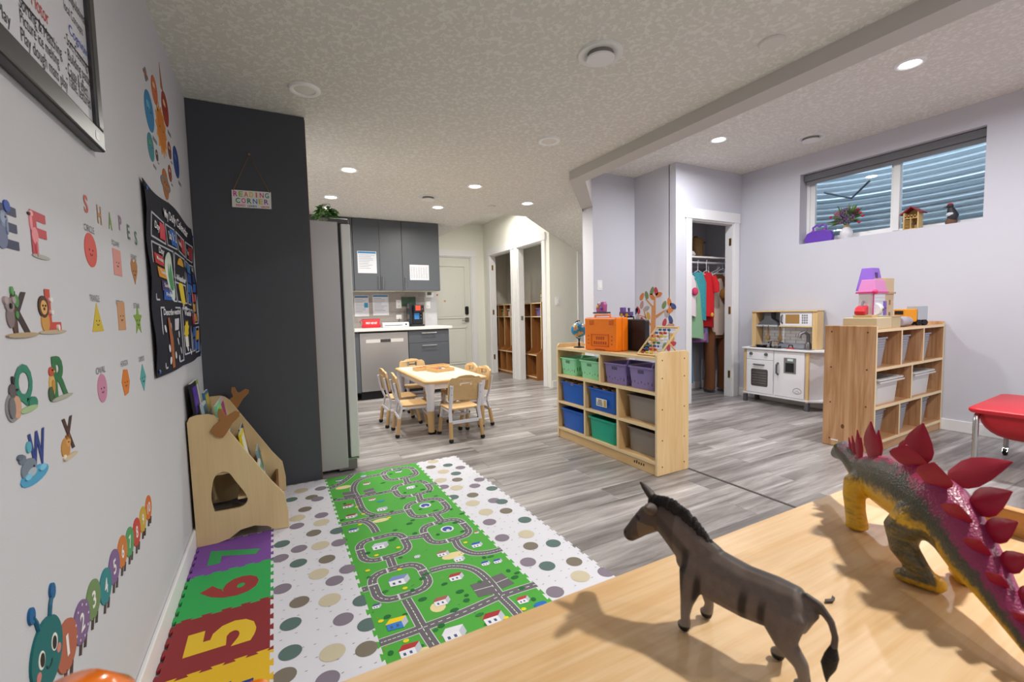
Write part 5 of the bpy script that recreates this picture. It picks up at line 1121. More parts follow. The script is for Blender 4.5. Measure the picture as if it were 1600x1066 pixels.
fg = thing('toy_train_figure', 'small purple toy train with yellow wheels on the black case', 'toy', (x, y+.02, 1.0632)); MB().box(-.02, -.06, .008, .02, .06, .04).build('body', plain('#5f4a92', .4), fg, bevel=.003); MB().box(-.018, .02, .04, .018, .055, .075).build('cab', plain('#6f5aa6', .4), fg, bevel=.003); MB().lathe([(.008, 0), (.010, .03)], 10, (0, -.03, .04)).build('chimney', plain('#4a3a80', .4), fg)
for y_ in (-.03, .03):
    for s in (-1, 1): MB().lathe([(.001, -.003), (.014, -.003), (.014, .003), (.001, .003)], 12, (s*.022, y_, .014), 'x').build('wheel', plain('#d8c23a', .4), fg)
# abacus
x, y = unit_pt(-.0, -.455); ab = thing('abacus', 'folding wooden bead abacus on the near end of the maple shelf', 'abacus', (x, y, .8005), .0)
M_AB = wood('#e0c490', '#d2b27a', 1, 1)
A0, A1 = Vector((-.10, 0, .0)), Vector((.09, 0, .19)); d_ = A1-A0
for s in (-1, 1): MB().tube([Vector((-.10, s*.10, .008)), Vector((.09, s*.10, .19))], .008, 4).build('side_bar', M_AB, ab); MB().tube([Vector((.09, s*.09, .008)), Vector((-.01, s*.09, .10))], .007, 4).build('stand_leg', M_AB, ab)
MB().tube([(-.10, -.10, .008), (-.10, .10, .008)], .008, 4).build('bottom_bar', M_AB, ab); MB().tube([(.09, -.10, .19), (.09, .10, .19)], .008, 4).build('top_bar', M_AB, ab); MB().tube([(.09, -.09, .008), (.09, .09, .008)], .007, 4).build('foot_bar', M_AB, ab)
BC = ['#d8c23a', '#b8382c', '#2f56a8', '#2f7a42', '#e0dcd4']
for r in range(8):
    p = Vector((-.085+.022*r, 0, .022+.0215*r)); w_ = MB().tube([p+Vector((0, -.10, 0)), p+Vector((0, .10, 0))], .0015, 5).build('wire', M_CHROME, ab)
    for k in range(8): MB().ell(p+Vector((0, -.085+.0135*k+(.05 if (r+k) % 3 else .075), 0)), (.0085, .006, .0085), 8, 6).build('bead', plain(BC[(r+(k > 4)) % 5], .35), w_)
# leaf tree decal on the lavender wall
TX = 4.04
tr = thing('tree_sticker', 'orange height-chart tree sticker with coloured leaves on the lavender wall', 'wall sticker', (TX, 3.93, .55))
def TP(x, y): p = on((985+x/8.885, 440+y/8.885), 0, TX); return (min(p.y, 4.268), p.z)
def poly_t(pts, name, c, d=.0015): MB().prism([TP(*p) for p in pts], 'x', TX-d, TX).build(name, plain(c, .6), tr, w=1)
poly_t([(295, 350), (322, 330), (328, 210), (350, 210), (352, 460), (345, 860), (345, 1010), (275, 1010), (275, 830), (285, 590)], 'trunk', '#c98a55')
for q in ([(205, 245), (218, 238), (325, 350), (300, 360)], [(350, 470), (500, 380), (505, 392), (360, 515)], [(175, 380), (190, 378), (225, 510), (290, 590), (280, 620), (210, 520)], [(100, 455), (215, 490), (220, 510), (105, 470)], [(130, 730), (290, 810), (285, 840), (125, 745)], [(345, 800), (470, 690), (505, 600), (515, 610), (480, 710), (350, 850)], [(120, 780), (285, 830), (280, 860), (120, 795)]): poly_t(q, 'branch', '#c28450', .0018)
LV = [(160, 210, 'o', .6), (225, 190, 'g', -.3), (302, 130, 'g', .35), (357, 135, 'r', -.25), (300, 210, 'o', -.8), (395, 182, 'o', 1.3), (160, 325, 'p', .3), (225, 375, 's', 1.2), (60, 415, 'b', .8), (108, 400, 'r', -.4), (103, 512, 's', .3), (250, 475, 'y', -.3), (168, 545, 'r', -.5), (212, 590, 'o', -.5), (470, 325, 'g', .5), (540, 285, 'o', -.2), (592, 340, 'b', -1.0), (552, 400, 'o', 1.3), (498, 445, 's', -.2), (475, 570, 'r', .4), (558, 527, 'b', -.4), (562, 610, 'p', 1.4), (120, 675, 'g', .2), (182, 685, 's', -.6), (233, 730, 'b', -.5), (120, 780, 'p', 1.2), (168, 840, 'r', -.4), (222, 870, 'o', -.3), (578, 770, 'y', -.4), (590, 865, 'r', 1.3), (475, 900, 'g', .3), (525, 905, 'r', -.2)]
LC = dict(o='#c8763a', g='#6f8256', r='#b33a48', p='#b48a80', s='#a39a98', b='#3a4a7c', y='#c99a44')
for x, y, c, a in LV:
    p = TP(x, y); L = .052; w_ = .030; P = []
    for k in range(14):
        th2 = 2*math.pi*k/14; u, v = w_*math.cos(th2)*(1-.15*math.sin(th2)), L*math.sin(th2); P.append((p[0]-(u*math.cos(a)-v*math.sin(-a)), p[1]+(u*math.sin(-a)+v*math.cos(a))))
    P = [(min(q[0], 4.274), q[1]) for q in P]; MB().prism(P, 'x', TX-.0022, TX).build('leaf', plain(LC[c], .6), tr, w=1)
for k in range(6): y_ = 420+95*k; poly_t([(335, y_), (350, y_), (350, y_+4), (335, y_+4)], 'height_mark', '#7a4a2a', .0024)
# ================================================================== DRESS-UP CLOSET
CX0, CX1 = 4.145, 5.355
sh = thing('closet_shelf', 'white closet shelf with hanging rod above the costumes', 'shelf', (4.75, 4.1, 1.70))
MB().box(CX0, 3.88, 1.745, CX1, 4.275, 1.763).build('board', M_WHITE, sh, w=1); MB().box(CX0, 4.262, 1.66, CX1, 4.278, 1.745).build('cleat', M_WHITE, sh, w=1)
MB().tube([(CX0, 3.93, 1.69), (CX1, 3.93, 1.69)], .015, 10).build('rod', plain('#d8d8dc', .3, .3), sh, w=1)
MB().prism([(3.92, 1.745), (4.262, 1.745), (4.262, 1.50), (4.24, 1.50), (3.93, 1.72)], 'x', 5.335, 5.352).build('bracket', M_WHITE, sh, w=1)
# things on the closet shelf
bx_ = thing('brown_canister', 'tall brown canister with a lid on the closet shelf', 'canister', (4.90, 4.08, 1.7635)); MB().lathe([(.09, 0), (.095, .01), (.098, .24), (.09, .25), (.08, .25), (.005, .25)], 22).build('drum', plain('#8a6a40', .6, var=.5, bscale=40), bx_, smooth=True); MB().lathe([(.03, .25), (.028, .28), (.012, .29), (.001, .29)], 14).build('lid_knob', plain('#7a5a38', .5), bx_, smooth=True); MB().tube([(.09, 0, .21), (.14, -.01, .20), (.17, -.01, .22)], .010, 8).build('spout', plain('#6a5040', .5), bx_)
tag(MB().prism([(4.72, 4.0), (5.1, 3.95), (5.12, 4.04), (4.74, 4.1)], 'z', 1.7635, 1.780).build('folded_board', plain('#c9a884', .7)), 'flat tan folded mat lying on the closet shelf', 'mat')
wp = thing('white_plush', 'small white crumpled cloth at the left of the closet shelf', 'cloth', (4.70, 3.99, 1.78)); MB().ell((0, 0, .03), (.06, .05, .035), 12, 8).ell((.05, .01, .02), (.04, .04, .022), 10, 6).build('folds', plain('#dcd6d2', .9), wp, smooth=True)
def hanger(x, y=4.0, rz=0):
    return [(x, y, 1.708), (x+.0, y-.018, 1.70)]
def garment(name, label, x, y, zt, zb, w, d, c, sway=0, flare=1.0, mat=None, sleeves=None, hcol='#e8e8ee', rz=-.55, extra=None, mid=None):
    """cloth hanging from its own hanger; w = width, d = thickness"""
    t = thing(name, label, 'costume', (x, y, zb), rz, 'dress-up costumes on the closet rod')
    n = 18; rings = []; K_ = 9
    rg = random.Random(name+label)
    for k in range(K_+1):
        u = k/K_; z = (zt-zb)*(1-u); ww = w*(.55+.45*min(1, u*5))*(1+(flare-1)*u); dd = d*(.7+.3*u)*(1+(flare-1)*u*.6); ring = []
        for q in range(n):
            a = 2*math.pi*q/n; f = 1+.10*u*math.sin(5*a+q*.7); ring.append((ww/2*math.cos(a)+sway*u, dd/2*math.sin(a)*f, z+(.012*math.sin(3*a) if k == K_ else 0)))
        rings.append(ring)
    o = MB().loft(rings).build('cloth', mat or plain(c, .85, bump=.4, bscale=90), t, smooth=True)
    h = zt-zb
    MB().tube([(-w*.42, 0, h-.03), (0, 0, h+.03), (w*.42, 0, h-.03)], .004, 6).tube([(0, 0, h+.03), (0, 0, 1.665-zb), (.0, 0.012, 1.70-zb), (0, -.005, 1.716-zb), (0, -.02, 1.70-zb)], .0025, 6).build('hanger', plain(hcol, .4), t)
    for s in (sleeves or []):
        MB().tube([(s*w*.36, 0, h-.05), (s*w*.52, -.01, h-.14), (s*w*.56, -.015, h-.25)], [.045, .05, .045], 10).build('sleeve', mat or plain(c, .85, bump=.4, bscale=90), t, smooth=True)
    return t
g = garment('green_dress', 'pale green princess dress at the left of the closet rod', 4.63, 3.92, 1.46, .74, .24, .14, '#86b08c', flare=1.35)
g = garment('blue_gown', 'long bright blue gown behind the green dress', 4.62, 4.07, 1.45, .16, .26, .10, '#2f86b8', flare=1.2)
g = garment('teal_top', 'turquoise sequinned top between the green dress and red shirt', 4.705, 3.88, 1.56, .97, .21, .10, '#3fa8b4', mat=plain('#3fa8b4', .4, bump=.8, bscale=70, var=.5))
g = garment('pink_top', 'white and pink child top at the far left of the rod', 4.545, 3.87, 1.52, 1.02, .16, .08, '#e6d8de'); MB().ell((.05, -.05, .30), (.04, .02, .05), 10, 6).build('pink_applique', plain('#d03a6a', .7), g, smooth=True)
g = garment('purple_skirt', 'mauve and blue dress showing below the red shirt', 4.84, 4.00, 1.48, .68, .24, .09, '#75709c', flare=1.2); MB().lathe([(.11, .0), (.125, .02), (.115, .11), (.10, .12)], 16).build('hem_band', plain('#9a6aa0', .8), g, smooth=True)
g = garment('red_shirt', 'bright red costume shirt hanging in the middle of the closet', 4.85, 3.87, 1.56, 1.00, .20, .10, '#cc1f28', sleeves=[1], rz=-.5); MB().ell((.055, -.05, .03), (.02, .008, .025), 8, 6).build('gold_badge', plain('#d8b03a', .4), g)
g = garment('red_trousers', 'red costume trousers hanging below the red shirt', 4.92, 3.93, 1.12, .87, .20, .09, '#b81c26', rz=-.5)
g = garment('maroon_vest', 'dark maroon vest squeezed beside the brown costume', 4.99, 3.95, 1.55, 1.12, .15, .06, '#5a1c26')
# brown animal costume: body, pale belly, trousers
M_FUR = plain('#6e4428', .95, bump=.9, bscale=160)
bc_ = thing('brown_animal_costume', 'full length brown animal costume with cream belly at the right of the closet', 'costume', (5.165, 3.95, .02), -.25, 'dress-up costumes on the closet rod')
def legtube(x): return MB().tube([(x, 0, .78), (x-.008, -.005, .5), (x+.004, -.01, .25), (x-.005, -.01, .03)], [(.085, .07), (.08, .06), (.078, .055), (.085, .06)], 14)
for x in (-.115, .085): legtube(x).build('trouser_leg', M_FUR, bc_, smooth=True)
rings = []
for z, w_, d_ in ((.70, .19, .075), (.85, .20, .08), (1.10, .185, .08), (1.35, .17, .07), (1.48, .13, .06), (1.53, .06, .04)): rings.append([(w_*math.cos(a), d_*math.sin(a), z) for a in [2*math.pi*k/18 for k in range(18)]])
MB().loft(rings).build('torso', M_FUR, bc_, smooth=True)
rings = []
for z, w_ in ((.74, .06), (.80, .10), (1.0, .115), (1.25, .09), (1.42, .05), (1.47, .02)): rings.append([(-.02+w_*math.cos(a), -.062+.03*math.sin(a), z) for a in [2*math.pi*k/14 for k in range(14)]])
MB().loft(rings).build('belly_panel', plain('#c9b8aa', .9, bump=.6, bscale=120), bc_, smooth=True)
MB().tube([(.15, -.01, 1.44), (.19, -.03, 1.2), (.185, -.05, .9), (.18, -.05, .74)], [.05, .055, .05, .045], 12).build('sleeve', M_FUR, bc_, smooth=True); MB().ell((.18, -.055, .69), (.045, .03, .05), 10, 7).build('paw', M_FUR, bc_, smooth=True)
MB().ell((.03, -.12, 1.27), (.085, .05, .085), 14, 9).build('hood', plain('#9a6a30', .9, bump=.8, bscale=120), bc_, smooth=True)
MB().tube([(.06, -.165, 1.24), (.10, -.17, 1.20), (.115, -.165, 1.26)], [.016, .018, .008], 8).build('horn', plain('#e6dccb', .5), bc_, smooth=True); MB().ell((.04, -.16, 1.20), (.05, .02, .03), 10, 6).build('hood_opening', plain('#20160f', .9), bc_, smooth=True)
MB().tube([(-.10, 0, 1.50), (0, 0, 1.56), (.10, 0, 1.50)], .004, 6).tube([(0, 0, 1.56), (0, 0, 1.65), (0, .012, 1.69), (0, -.004, 1.70), (0, -.018, 1.685)], .0025, 6).build('hanger', plain('#e8e8ee', .4), bc_)
for k, x in enumerate((5.17, 5.24)):
    e = thing('clothes_hanger', ['empty white hanger left of the closet bracket', 'empty white hanger touching the closet bracket'][k], 'hanger', (x, 3.93, 1.56), -.7-.2*k, 'empty hangers'); MB().tube([(-.12, 0, .0), (0, 0, .065), (.12, 0, 0), (-.12, 0, 0)], .004, 6).tube([(0, 0, .065), (0, 0, .11), (0, .014, .135), (0, 0, .152), (0, -.016, .138)], .0025, 6).build('wire', plain('#e6e6ea', .3), e)

# ================================================================== TOY KITCHEN
M_KW = plain('#e9e9ee', .35); M_KWO = wood('#e2c492', '#d6b37c', 2, 1, contrast=.7); M_KG = plain('#5a5b60', .4)
KX = 4.90
tk = thing('toy_kitchen', 'white and wood toy kitchen against the window wall', 'toy kitchen', (5.03, 3.02, 0))
def kb(nm, mat, *q, par=None, bevel=.002): return MB().box(*q).build(nm, mat, par or tk, w=1, bevel=bevel)
for (x, y) in ((KX+.036, 3.38), (KX+.036, 2.68), (5.14, 3.37), (5.14, 2.60)):
    l = kb('leg', M_KWO, x-.014, y-.014, .085, x+.014, y+.014, .628); kb('leg_cap', M_KG, x-.019, y-.019, 0, x+.019, y+.019, .085, par=l)
kb('body', M_KW, KX+.03, 2.70, .115, 5.16, 3.365, .625)
MB().prism([(KX+.05, 2.70), (5.16, 2.70), (5.16, 2.59), (5.13, 2.59)], 'z', .115, .625).build('angled_side', M_KW, tk, w=1)
MB().prism([(KX, 3.41), (KX, 2.66), (4.99, 2.54), (5.165, 2.54), (5.165, 3.41)], 'z', .627, .648).build('counter', M_KW, tk, w=1, bevel=.004)
MB().prism([(KX+.01, 3.40), (KX+.01, 2.66), (5.0, 2.56), (5.165, 2.56), (5.165, 3.40)], 'z', .100, .116).build('base_board', M_KW, tk, w=1)
xf = KX+.03
kb('control_panel', M_KW, xf-.012, 3.04, .51, xf, 3.36, .618)
for y in (3.30, 3.12): MB().lathe([(.018, 0), (.016, -.018), (.001, -.019)], 14, (xf-.012, y, .575), 'x').build('knob', M_KG, tk, w=1, smooth=True)
d = kb('oven_door', M_KW, xf-.012, 3.04, .125, xf, 3.36, .505)
MB().prism(rrect(3.10, .20, 3.30, .40, .018), 'x', xf-.014, xf-.012).build('oven_window', plain('#4a4644', .15, coat=.5), d, w=1)
b = MB()
for k in range(5): b.box(xf-.0155, 3.115, .235+.03*k, xf-.0135, 3.285, .239+.03*k)
b.build('oven_rack', plain('#a8a4a0', .3, .8), d, w=1); kb('oven_handle', M_KG, xf-.03, 3.14, .445, xf-.012, 3.27, .458, par=d)
d = kb('fridge_door', M_KW, xf-.012, 2.705, .125, xf, 3.03, .615)
MB().tube([(xf-.012, 2.985, .49), (xf-.04, 2.985, .47), (xf-.04, 2.985, .38), (xf-.012, 2.985, .36)], .010, 8).build('door_handle', M_KG, d, w=1)
p = kb('ice_dispenser', plain('#77777c', .4), xf-.016, 2.79, .385, xf-.012, 2.92, .555, par=d); kb('dispenser_recess', plain('#1f1f22', .3), xf-.018, 2.81, .40, xf-.0155, 2.90, .50, par=d); kb('dispenser_screen', plain('#cfe6e0', .3), xf-.018, 2.82, .52, xf-.0155, 2.88, .545, par=d)
MB().prism(circ(2.775, .20, .045, .032, 22), 'x', xf-.0132, xf-.012, [circ(2.775, .20, .042, .029, 22)]).build('printed_badge', plain('#6a6a70'), d, w=1)
b = MB()
for k in range(5): a = math.pi*(.15+.175*k); b.cbox(xf-.0125, 2.775+.036*math.cos(a), .205+.03*math.sin(a), .001, .008, .005)
b.tube([(xf-.0128, 2.80, .19), (xf-.0128, 2.775, .175), (xf-.0128, 2.75, .19), (xf-.0128, 2.775, .205), (xf-.0128, 2.79, .20)], .0015, 5).build('printed_whisk', plain('#6a6a70'), d, w=1)
# upper part
kb('back_board', plain('#9c9ea6', .5), 5.150, 2.645, .648, 5.165, 3.372, 1.06)
TY, TZ0 = [], .70
for r in range(5):
    y = 2.69-(r % 2)*.06
    while y < 3.31:
        a, c = max(y, 2.69), min(y+.117, 3.31)
        if c-a > .01: MB().box(5.1465, a, .70+r*.036, 5.150, c-.003, .733+r*.036).build('tile', plain('#dfe0e4', .3), tk, w=1)
        y += .12
for y in (2.645, 3.322): kb('side_post', M_KWO, 5.03, y, .648, 5.150, y+.05, 1.06)
kb('top_board', M_KWO, 5.02, 2.645, 1.052, 5.165, 3.372, 1.068); kb('microwave_shelf', M_KWO, 5.03, 2.69, .885, 5.150, 3.05, .897)
d = kb('microwave', M_KW, 5.035, 2.70, .898, 5.145, 3.04, 1.048); MB().prism(rrect(2.83, .925, 2.98, 1.025, .006), 'x', 5.033, 5.035).build('microwave_window', plain('#a8824c', .2), d, w=1)
MB().tube([(5.035, 3.015, 1.02), (5.015, 3.015, 1.0), (5.015, 3.015, .945), (5.035, 3.015, .925)], .008, 8).build('microwave_handle', M_KG, d, w=1)
for r in range(4):
    for c in range(3): kb('microwave_button', plain('#8a8c94', .4), 5.033, 2.745+.022*c, .925+.026*r, 5.0355, 2.76+.022*c, .944+.026*r, par=d, bevel=0)
MB().prism([(3.08, .90), (3.31, .90), (3.31, .915), (3.235, .975), (3.235, 1.05), (3.155, 1.05), (3.155, .975), (3.08, .915)], 'x', 5.05, 5.145).build('range_hood', M_KG, tk, w=1, bevel=.003); kb('hood_lip', plain('#b8babe', .4), 5.03, 3.07, .885, 5.145, 3.32, .905)
for y in (3.17, 3.235): kb('hood_button', M_BLACK, 5.028, y-.005, .89, 5.031, y+.005, .90, bevel=0)
sk = MB().prism(rrect(4.93, 2.66, 5.11, 2.94, .03), 'z', .6485, .651).build('sink_insert', plain('#8a8b8f', .35, .5), tk, w=1)
MB().tube([(5.10, 2.77, .65), (5.10, 2.77, .80), (5.06, 2.79, .835), (5.02, 2.81, .81), (5.01, 2.815, .77)], .017, 10).build('faucet', plain('#77757a', .35, .5), tk, w=1, smooth=True)
MB().lathe([(.035, 0), (.03, .05), (.018, .07)], 14, (5.10, 2.77, .65)).build('faucet_base', plain('#77757a', .35, .5), tk, w=1, smooth=True)
hb = MB().prism(rrect(4.92, 2.97, 5.13, 3.34, .03), 'z', .6485, .651).build('hob', plain('#2a2a2e', .25), tk, w=1)
for y, c, lb in ((3.245, '#d8b27a', 'wooden toy spatula hanging left under the toy kitchen hood'), (3.10, '#cfa76c', 'wooden toy spoon hanging right under the toy kitchen hood')):
    u = thing('toy_utensil', lb, 'toy utensil', (5.135, y, .72)); MB().tube([(0, 0, .16), (0, 0, .05)], .007, 8).build('handle', plain(c, .5), u); MB().ell((0, 0, .03), (.006, .024, .032), 12, 8).build('head', plain(c, .5), u, smooth=True)
po = thing('toy_saucepan', 'shiny toy cooking pot on the toy kitchen hob', 'toy pot', (5.02, 3.08, .6515)); MB().lathe([(.001, 0), (.055, 0), (.058, .006), (.058, .07), (.061, .072), (.055, .072), (.053, .01), (.001, .01)], 24).build('pot', M_CHROME, po, smooth=True)
for s in (-1, 1): MB().tube([(0, s*.057, .055), (0, s*.08, .058), (.0, s*.082, .045)], .006, 6).build('handle', M_BLACK, po)
pa = thing('toy_frying_pan', 'small black toy frying pan beside the toy pot', 'toy pan', (5.0, 3.23, .6515)); MB().lathe([(.001, 0), (.05, 0), (.062, .022), (.058, .022), (.047, .005), (.001, .005)], 22).build('pan', plain('#2a2a2e', .4), pa, smooth=True); MB().tube([(-.02, -.055, .02), (-.05, -.09, .03)], .006, 6).build('handle', plain('#8a2a24', .5), pa)
ti = thing('toy_lid', 'small red and black toy lid on the toy sink', 'toy lid', (4.97, 2.88, .6515)); MB().lathe([(.001, .012), (.035, .010), (.04, 0), (.001, 0)], 18).build('disc', plain('#b82a2c', .4), ti, smooth=True); MB().tube([(0, -.022, .012), (0, -.018, .038), (0, .018, .038), (0, .022, .012)], .006, 6).build('grip', M_BLACK, ti)  # a toy lid: red disc with a black grip

# ================================================================== BROWN SHELF UNIT
M_BR = wood('#cfa57e', '#ad7d54', 2, .5, contrast=1.0, swirl=2.6); M_BRX = wood('#cba079', '#b3855c', 0, .45, contrast=1.1)
BC_, BL, BW, BH, BA = (4.522, 1.832), 1.27, .345, .958, .029
bs2 = thing('brown_shelf_unit', 'brown plywood shelf unit of grey and white bins by the window wall', 'shelf unit', (BC_[0], BC_[1], 0), BA)
def bpt(u, v): return (BC_[0]+u*math.cos(BA)-v*math.sin(BA), BC_[1]+u*math.sin(BA)+v*math.cos(BA))
for s in (-1, 1):
    x0, x1 = (-BL/2, -BL/2+.018) if s < 0 else (BL/2-.018, BL/2)
    p = MB().prism([(-BW/2, .002), (BW/2, .002), (BW/2, BH), (-BW/2, BH)], 'x', x0, x1).build('end_panel', M_BR, bs2, bevel=.004); MB().box(x0, -BW/2-.002, .004, x1, -BW/2, BH-.004).build('edge_band', M_EDGE, p)
    if s < 0:
        for z in (.06, .35, .63, .91):
            for v in (-.12, .12): MB().lathe([(.001, 0), (.006, 0), (.006, -.0012), (.001, -.0012)], 8, (x0-.0005, v, z), 'x').build('bolt', plain('#4f3a28', .5), p)
        MB().box(x0-.001, .06, .045, x0, .11, .056).build('paper_tag', M_WHITE, p)
        MB().prism(circ(0.03, .17, .012, .018, 10), 'x', x0-.0006, x0).build('wood_knot', plain('#6a4526', .5), p)
u0, u1 = -BL/2+.018, BL/2-.018
for z, nm in ((.930, 'top_board'), (.640, 'shelf'), (.350, 'shelf'), (.085, 'bottom_board')): q = MB().box(u0, -BW/2, z-.018, u1, BW/2, z).build(nm, M_BRX, bs2); MB().box(u0, -BW/2-.002, z-.019, u1, -BW/2, z+.001).build('edge_band', M_EDGE, q)
MB().box(u0, -BW/2+.005, .002, u1, -BW/2+.02, .067).build('kick_board', M_BRX, bs2); MB().box(u0, BW/2-.006, .085, u1, BW/2, .93).build('back_panel', M_BRX, bs2)
t3 = [u0+(u1-u0)/3, u0+2*(u1-u0)/3]
for z0, z1, L in ((.640, .912, t3), (.350, .622, [0]), (.085, .332, t3)):
    for u in L: q = MB().box(u-.009, -BW/2, z0, u+.009, BW/2-.006, z1).build('divider', M_BR, bs2); MB().box(u-.009, -BW/2-.002, z0, u+.009, -BW/2, z1).build('edge_band', M_EDGE, q)
bay = (u1-u0)/3
def grid_basket(u, z, label):
    x, y = bpt(u, -.01); t = thing('grey_basket', label, 'basket', (x, y, z+.0005), BA, 'grey baskets in the brown shelf'); W_, D_, H_ = .23, .27, .225
    tub('tub', t, W_, D_, H_, .22, .008, plain('#9fa1a9', .5)); b = MB(); dk = plain('#83858d', .6)
    for r in range(9):
        zz = .03+.02*r; f = 1-.22*(1-zz/H_)
        for c in range(10): b.cbox(-W_/2*f*.85+W_*f*.85*c/9, -D_/2*f+.0055, zz, .008, .003, .008)
    b.build('grid_openings', dk, t)
for k, lb in enumerate(('left', 'middle', 'right')):
    grid_basket(u0+bay*(k+.5)-.06, .640, 'grey grid basket in the %s bay of the brown unit top row' % lb); grid_basket(u0+bay*(k+.5)-.06, .085, 'grey grid basket in the %s bay of the brown unit bottom row' % lb)
for k, lb in enumerate(('left', 'right')):
    x, y = bpt(u0+(u1-u0)*(.25+.5*k)-.03, -.02); t = thing('white_bin', 'white plastic bin in the %s middle bay of the brown shelf' % lb, 'bin', (x, y, .3505), BA, 'white bins in the brown shelf'); tub('tub', t, .42, .30, .20, .24, .026, plain('#dcdad8', .4)); MB().box(-.21, -.152, .17, .21, -.148, .182).build('rim_ridge', plain('#d2d0ce', .4), t)
# load on the brown unit
zt = .9305
x, y = bpt(-.30, -.03); wbx = thing('wooden_till_box', 'pale wooden toy box at the left end of the brown shelf', 'toy box', (x, y, zt), BA+.05); MB().box(-.26, -.10, 0, .20, .12, .085).build('body', plain('#cdbf9c', .6), wbx, bevel=.003); MB().box(.02, -.102, .0, .198, -.100, .085).build('side_plate', plain('#c2b48f', .6), wbx); MB().box(.02, -.105, .083, .21, .125, .092).build('lid', plain('#b0a080', .6), wbx, bevel=.002); MB().box(-.24, -.06, .085, -.12, .06, .105).build('ledge', plain('#c9a878', .6), wbx)
x, y = bpt(-.40, .02); rp_ = thing('toy_red_roll', 'red toy handset resting on the pale wooden toy box', 'toy', (x, y, zt+.106), .3); MB().prism([(-.10, 0), (.10, 0), (.11, .05), (.06, .075), (-.07, .06), (-.11, .03)], 'y', -.035, .035).build('body', plain('#c0202c', .4), rp_, bevel=.01); MB().tube([(-.03, 0, .05), (.05, 0, .10), (.12, 0, .12), (.17, 0, .09)], .008, 8).build('cord', plain('#6a6070', .5), rp_)
x, y = bpt(-.235, .0); rl = thing('white_toy_roll', 'white toy speaker roll beside the red handset', 'toy', (x, y, zt+.0925), .2); MB().lathe([(.001, -.07), (.05, -.07), (.055, -.05), (.055, .03), (.04, .05), (.04, .08), (.05, .09), (.05, .12), (.001, .12)], 18, (0, 0, .055), 'x').build('roll', plain('#e6e4e4', .4), rl, smooth=True); MB().box(-.02, -.058, .04, .03, -.05, .06).build('dark_slot', plain('#6a5a48', .5), rl)
# toy castle
x, y = bpt(-.12, .04); cs = thing('toy_castle', 'toy dollhouse with pink and purple roofs on the brown shelf', 'dollhouse', (x, y, zt), BA)
MB().box(-.22, -.07, 0, -.01, .03, .28).build('white_wall', plain('#dfe2e8', .5), cs, bevel=.003)
for k in range(8): MB().box(-.215, -.072, .05+.027*k, -.015, -.07, .052+.027*k).build('siding_line', plain('#b9c4d0', .5), cs)
def frustum(nm, x0, x1, y0, y1, z0, z1, k, c):
    cx_, cy_ = (x0+x1)/2, (y0+y1)/2; f = lambda x, y, z: (cx_+(x-cx_)*k, cy_+(y-cy_)*k, z); return MB().loft([[(x0, y0, z0), (x1, y0, z0), (x1, y1, z0), (x0, y1, z0)], [f(x0, y0, z1), f(x1, y0, z1), f(x1, y1, z1), f(x0, y1, z1)]]).build(nm, plain(c, .45), cs, bevel=.004)
frustum('pink_roof', -.22, .005, -.08, .04, .285, .385, .74, '#cf82b8'); MB().box(-.235, -.085, .275, .012, .045, .288).build('eaves', plain('#d04a8a', .45), cs)
MB().box(.0, -.06, 0, .17, .06, .40).build('tan_tower', plain('#c9b18f', .6), cs, bevel=.003); MB().box(.025, -.07, .27, .18, .065, .285).build('tower_ledge', plain('#b89c76', .6), cs)
frustum('purple_roof', -.06, .15, .0, .12, .30, .49, .62, '#8a62c4'); MB().box(.02, .012, .39, .06, .03, .45).build('roof_window', plain('#4a2a70', .5), cs)
for z in (.10, .15): MB().box(-.045, -.078, z, -.005, -.07, z+.06).build('purple_window', plain('#7a5ab8', .5), cs)
for z in (.08, .18): MB().box(.08, -.062, z, .11, -.06, z+.04).build('tower_slit', plain('#8a7250', .6), cs)
MB().ell((-.228, -.085, .285), (.025, .02, .02), 10, 7).build('pink_finial', plain('#d83a72', .4), cs, smooth=True); MB().tube([(-.226, -.075, .27), (-.226, -.075, .05)], .005, 6).build('pink_post', plain('#c85a9a', .4), cs)
x, y = bpt(.03, -.09); gc = thing('glitter_bottle', 'silvery glitter bottle lying on the brown shelf', 'bottle', (x, y, zt), BA); MB().lathe([(.001, -.09), (.038, -.09), (.042, -.08), (.042, .05), (.035, .06), (.036, .10), (.001, .10)], 18, (0, 0, .042), 'x').build('bottle', plain('#c9c2cc', .3, .2, bump=.8, bscale=150, var=.4), gc, smooth=True)
x, y = bpt(.27, -.02); tk2 = thing('toy_truck', 'orange toy truck with black wheels on the brown shelf', 'toy truck', (x, y, zt), BA-.5); MB().box(-.05, -.055, .03, .06, .055, .14).build('cab', plain('#e89a22', .35), tk2, bevel=.006); MB().box(-.053, -.04, .095, -.05, .04, .125).build('windscreen', M_BLACK, tk2); MB().box(.065, -.055, .045, .15, .055, .165).build('cargo_box', plain('#aeb4bc', .4), tk2, bevel=.004); MB().box(-.04, -.045, .02, .145, .045, .035).build('chassis', M_BLACK, tk2); MB().box(-.072, -.03, .025, -.05, .03, .07).build('bumper', plain('#d8861a', .4), tk2, bevel=.003)
for xx in (-.02, .07, .12):
    for s in (-1, 1): MB().lathe([(.001, -.012), (.024, -.012), (.024, .012), (.001, .012)], 16, (xx, s*.052, .024), 'y').build('wheel', M_BLACK, tk2)

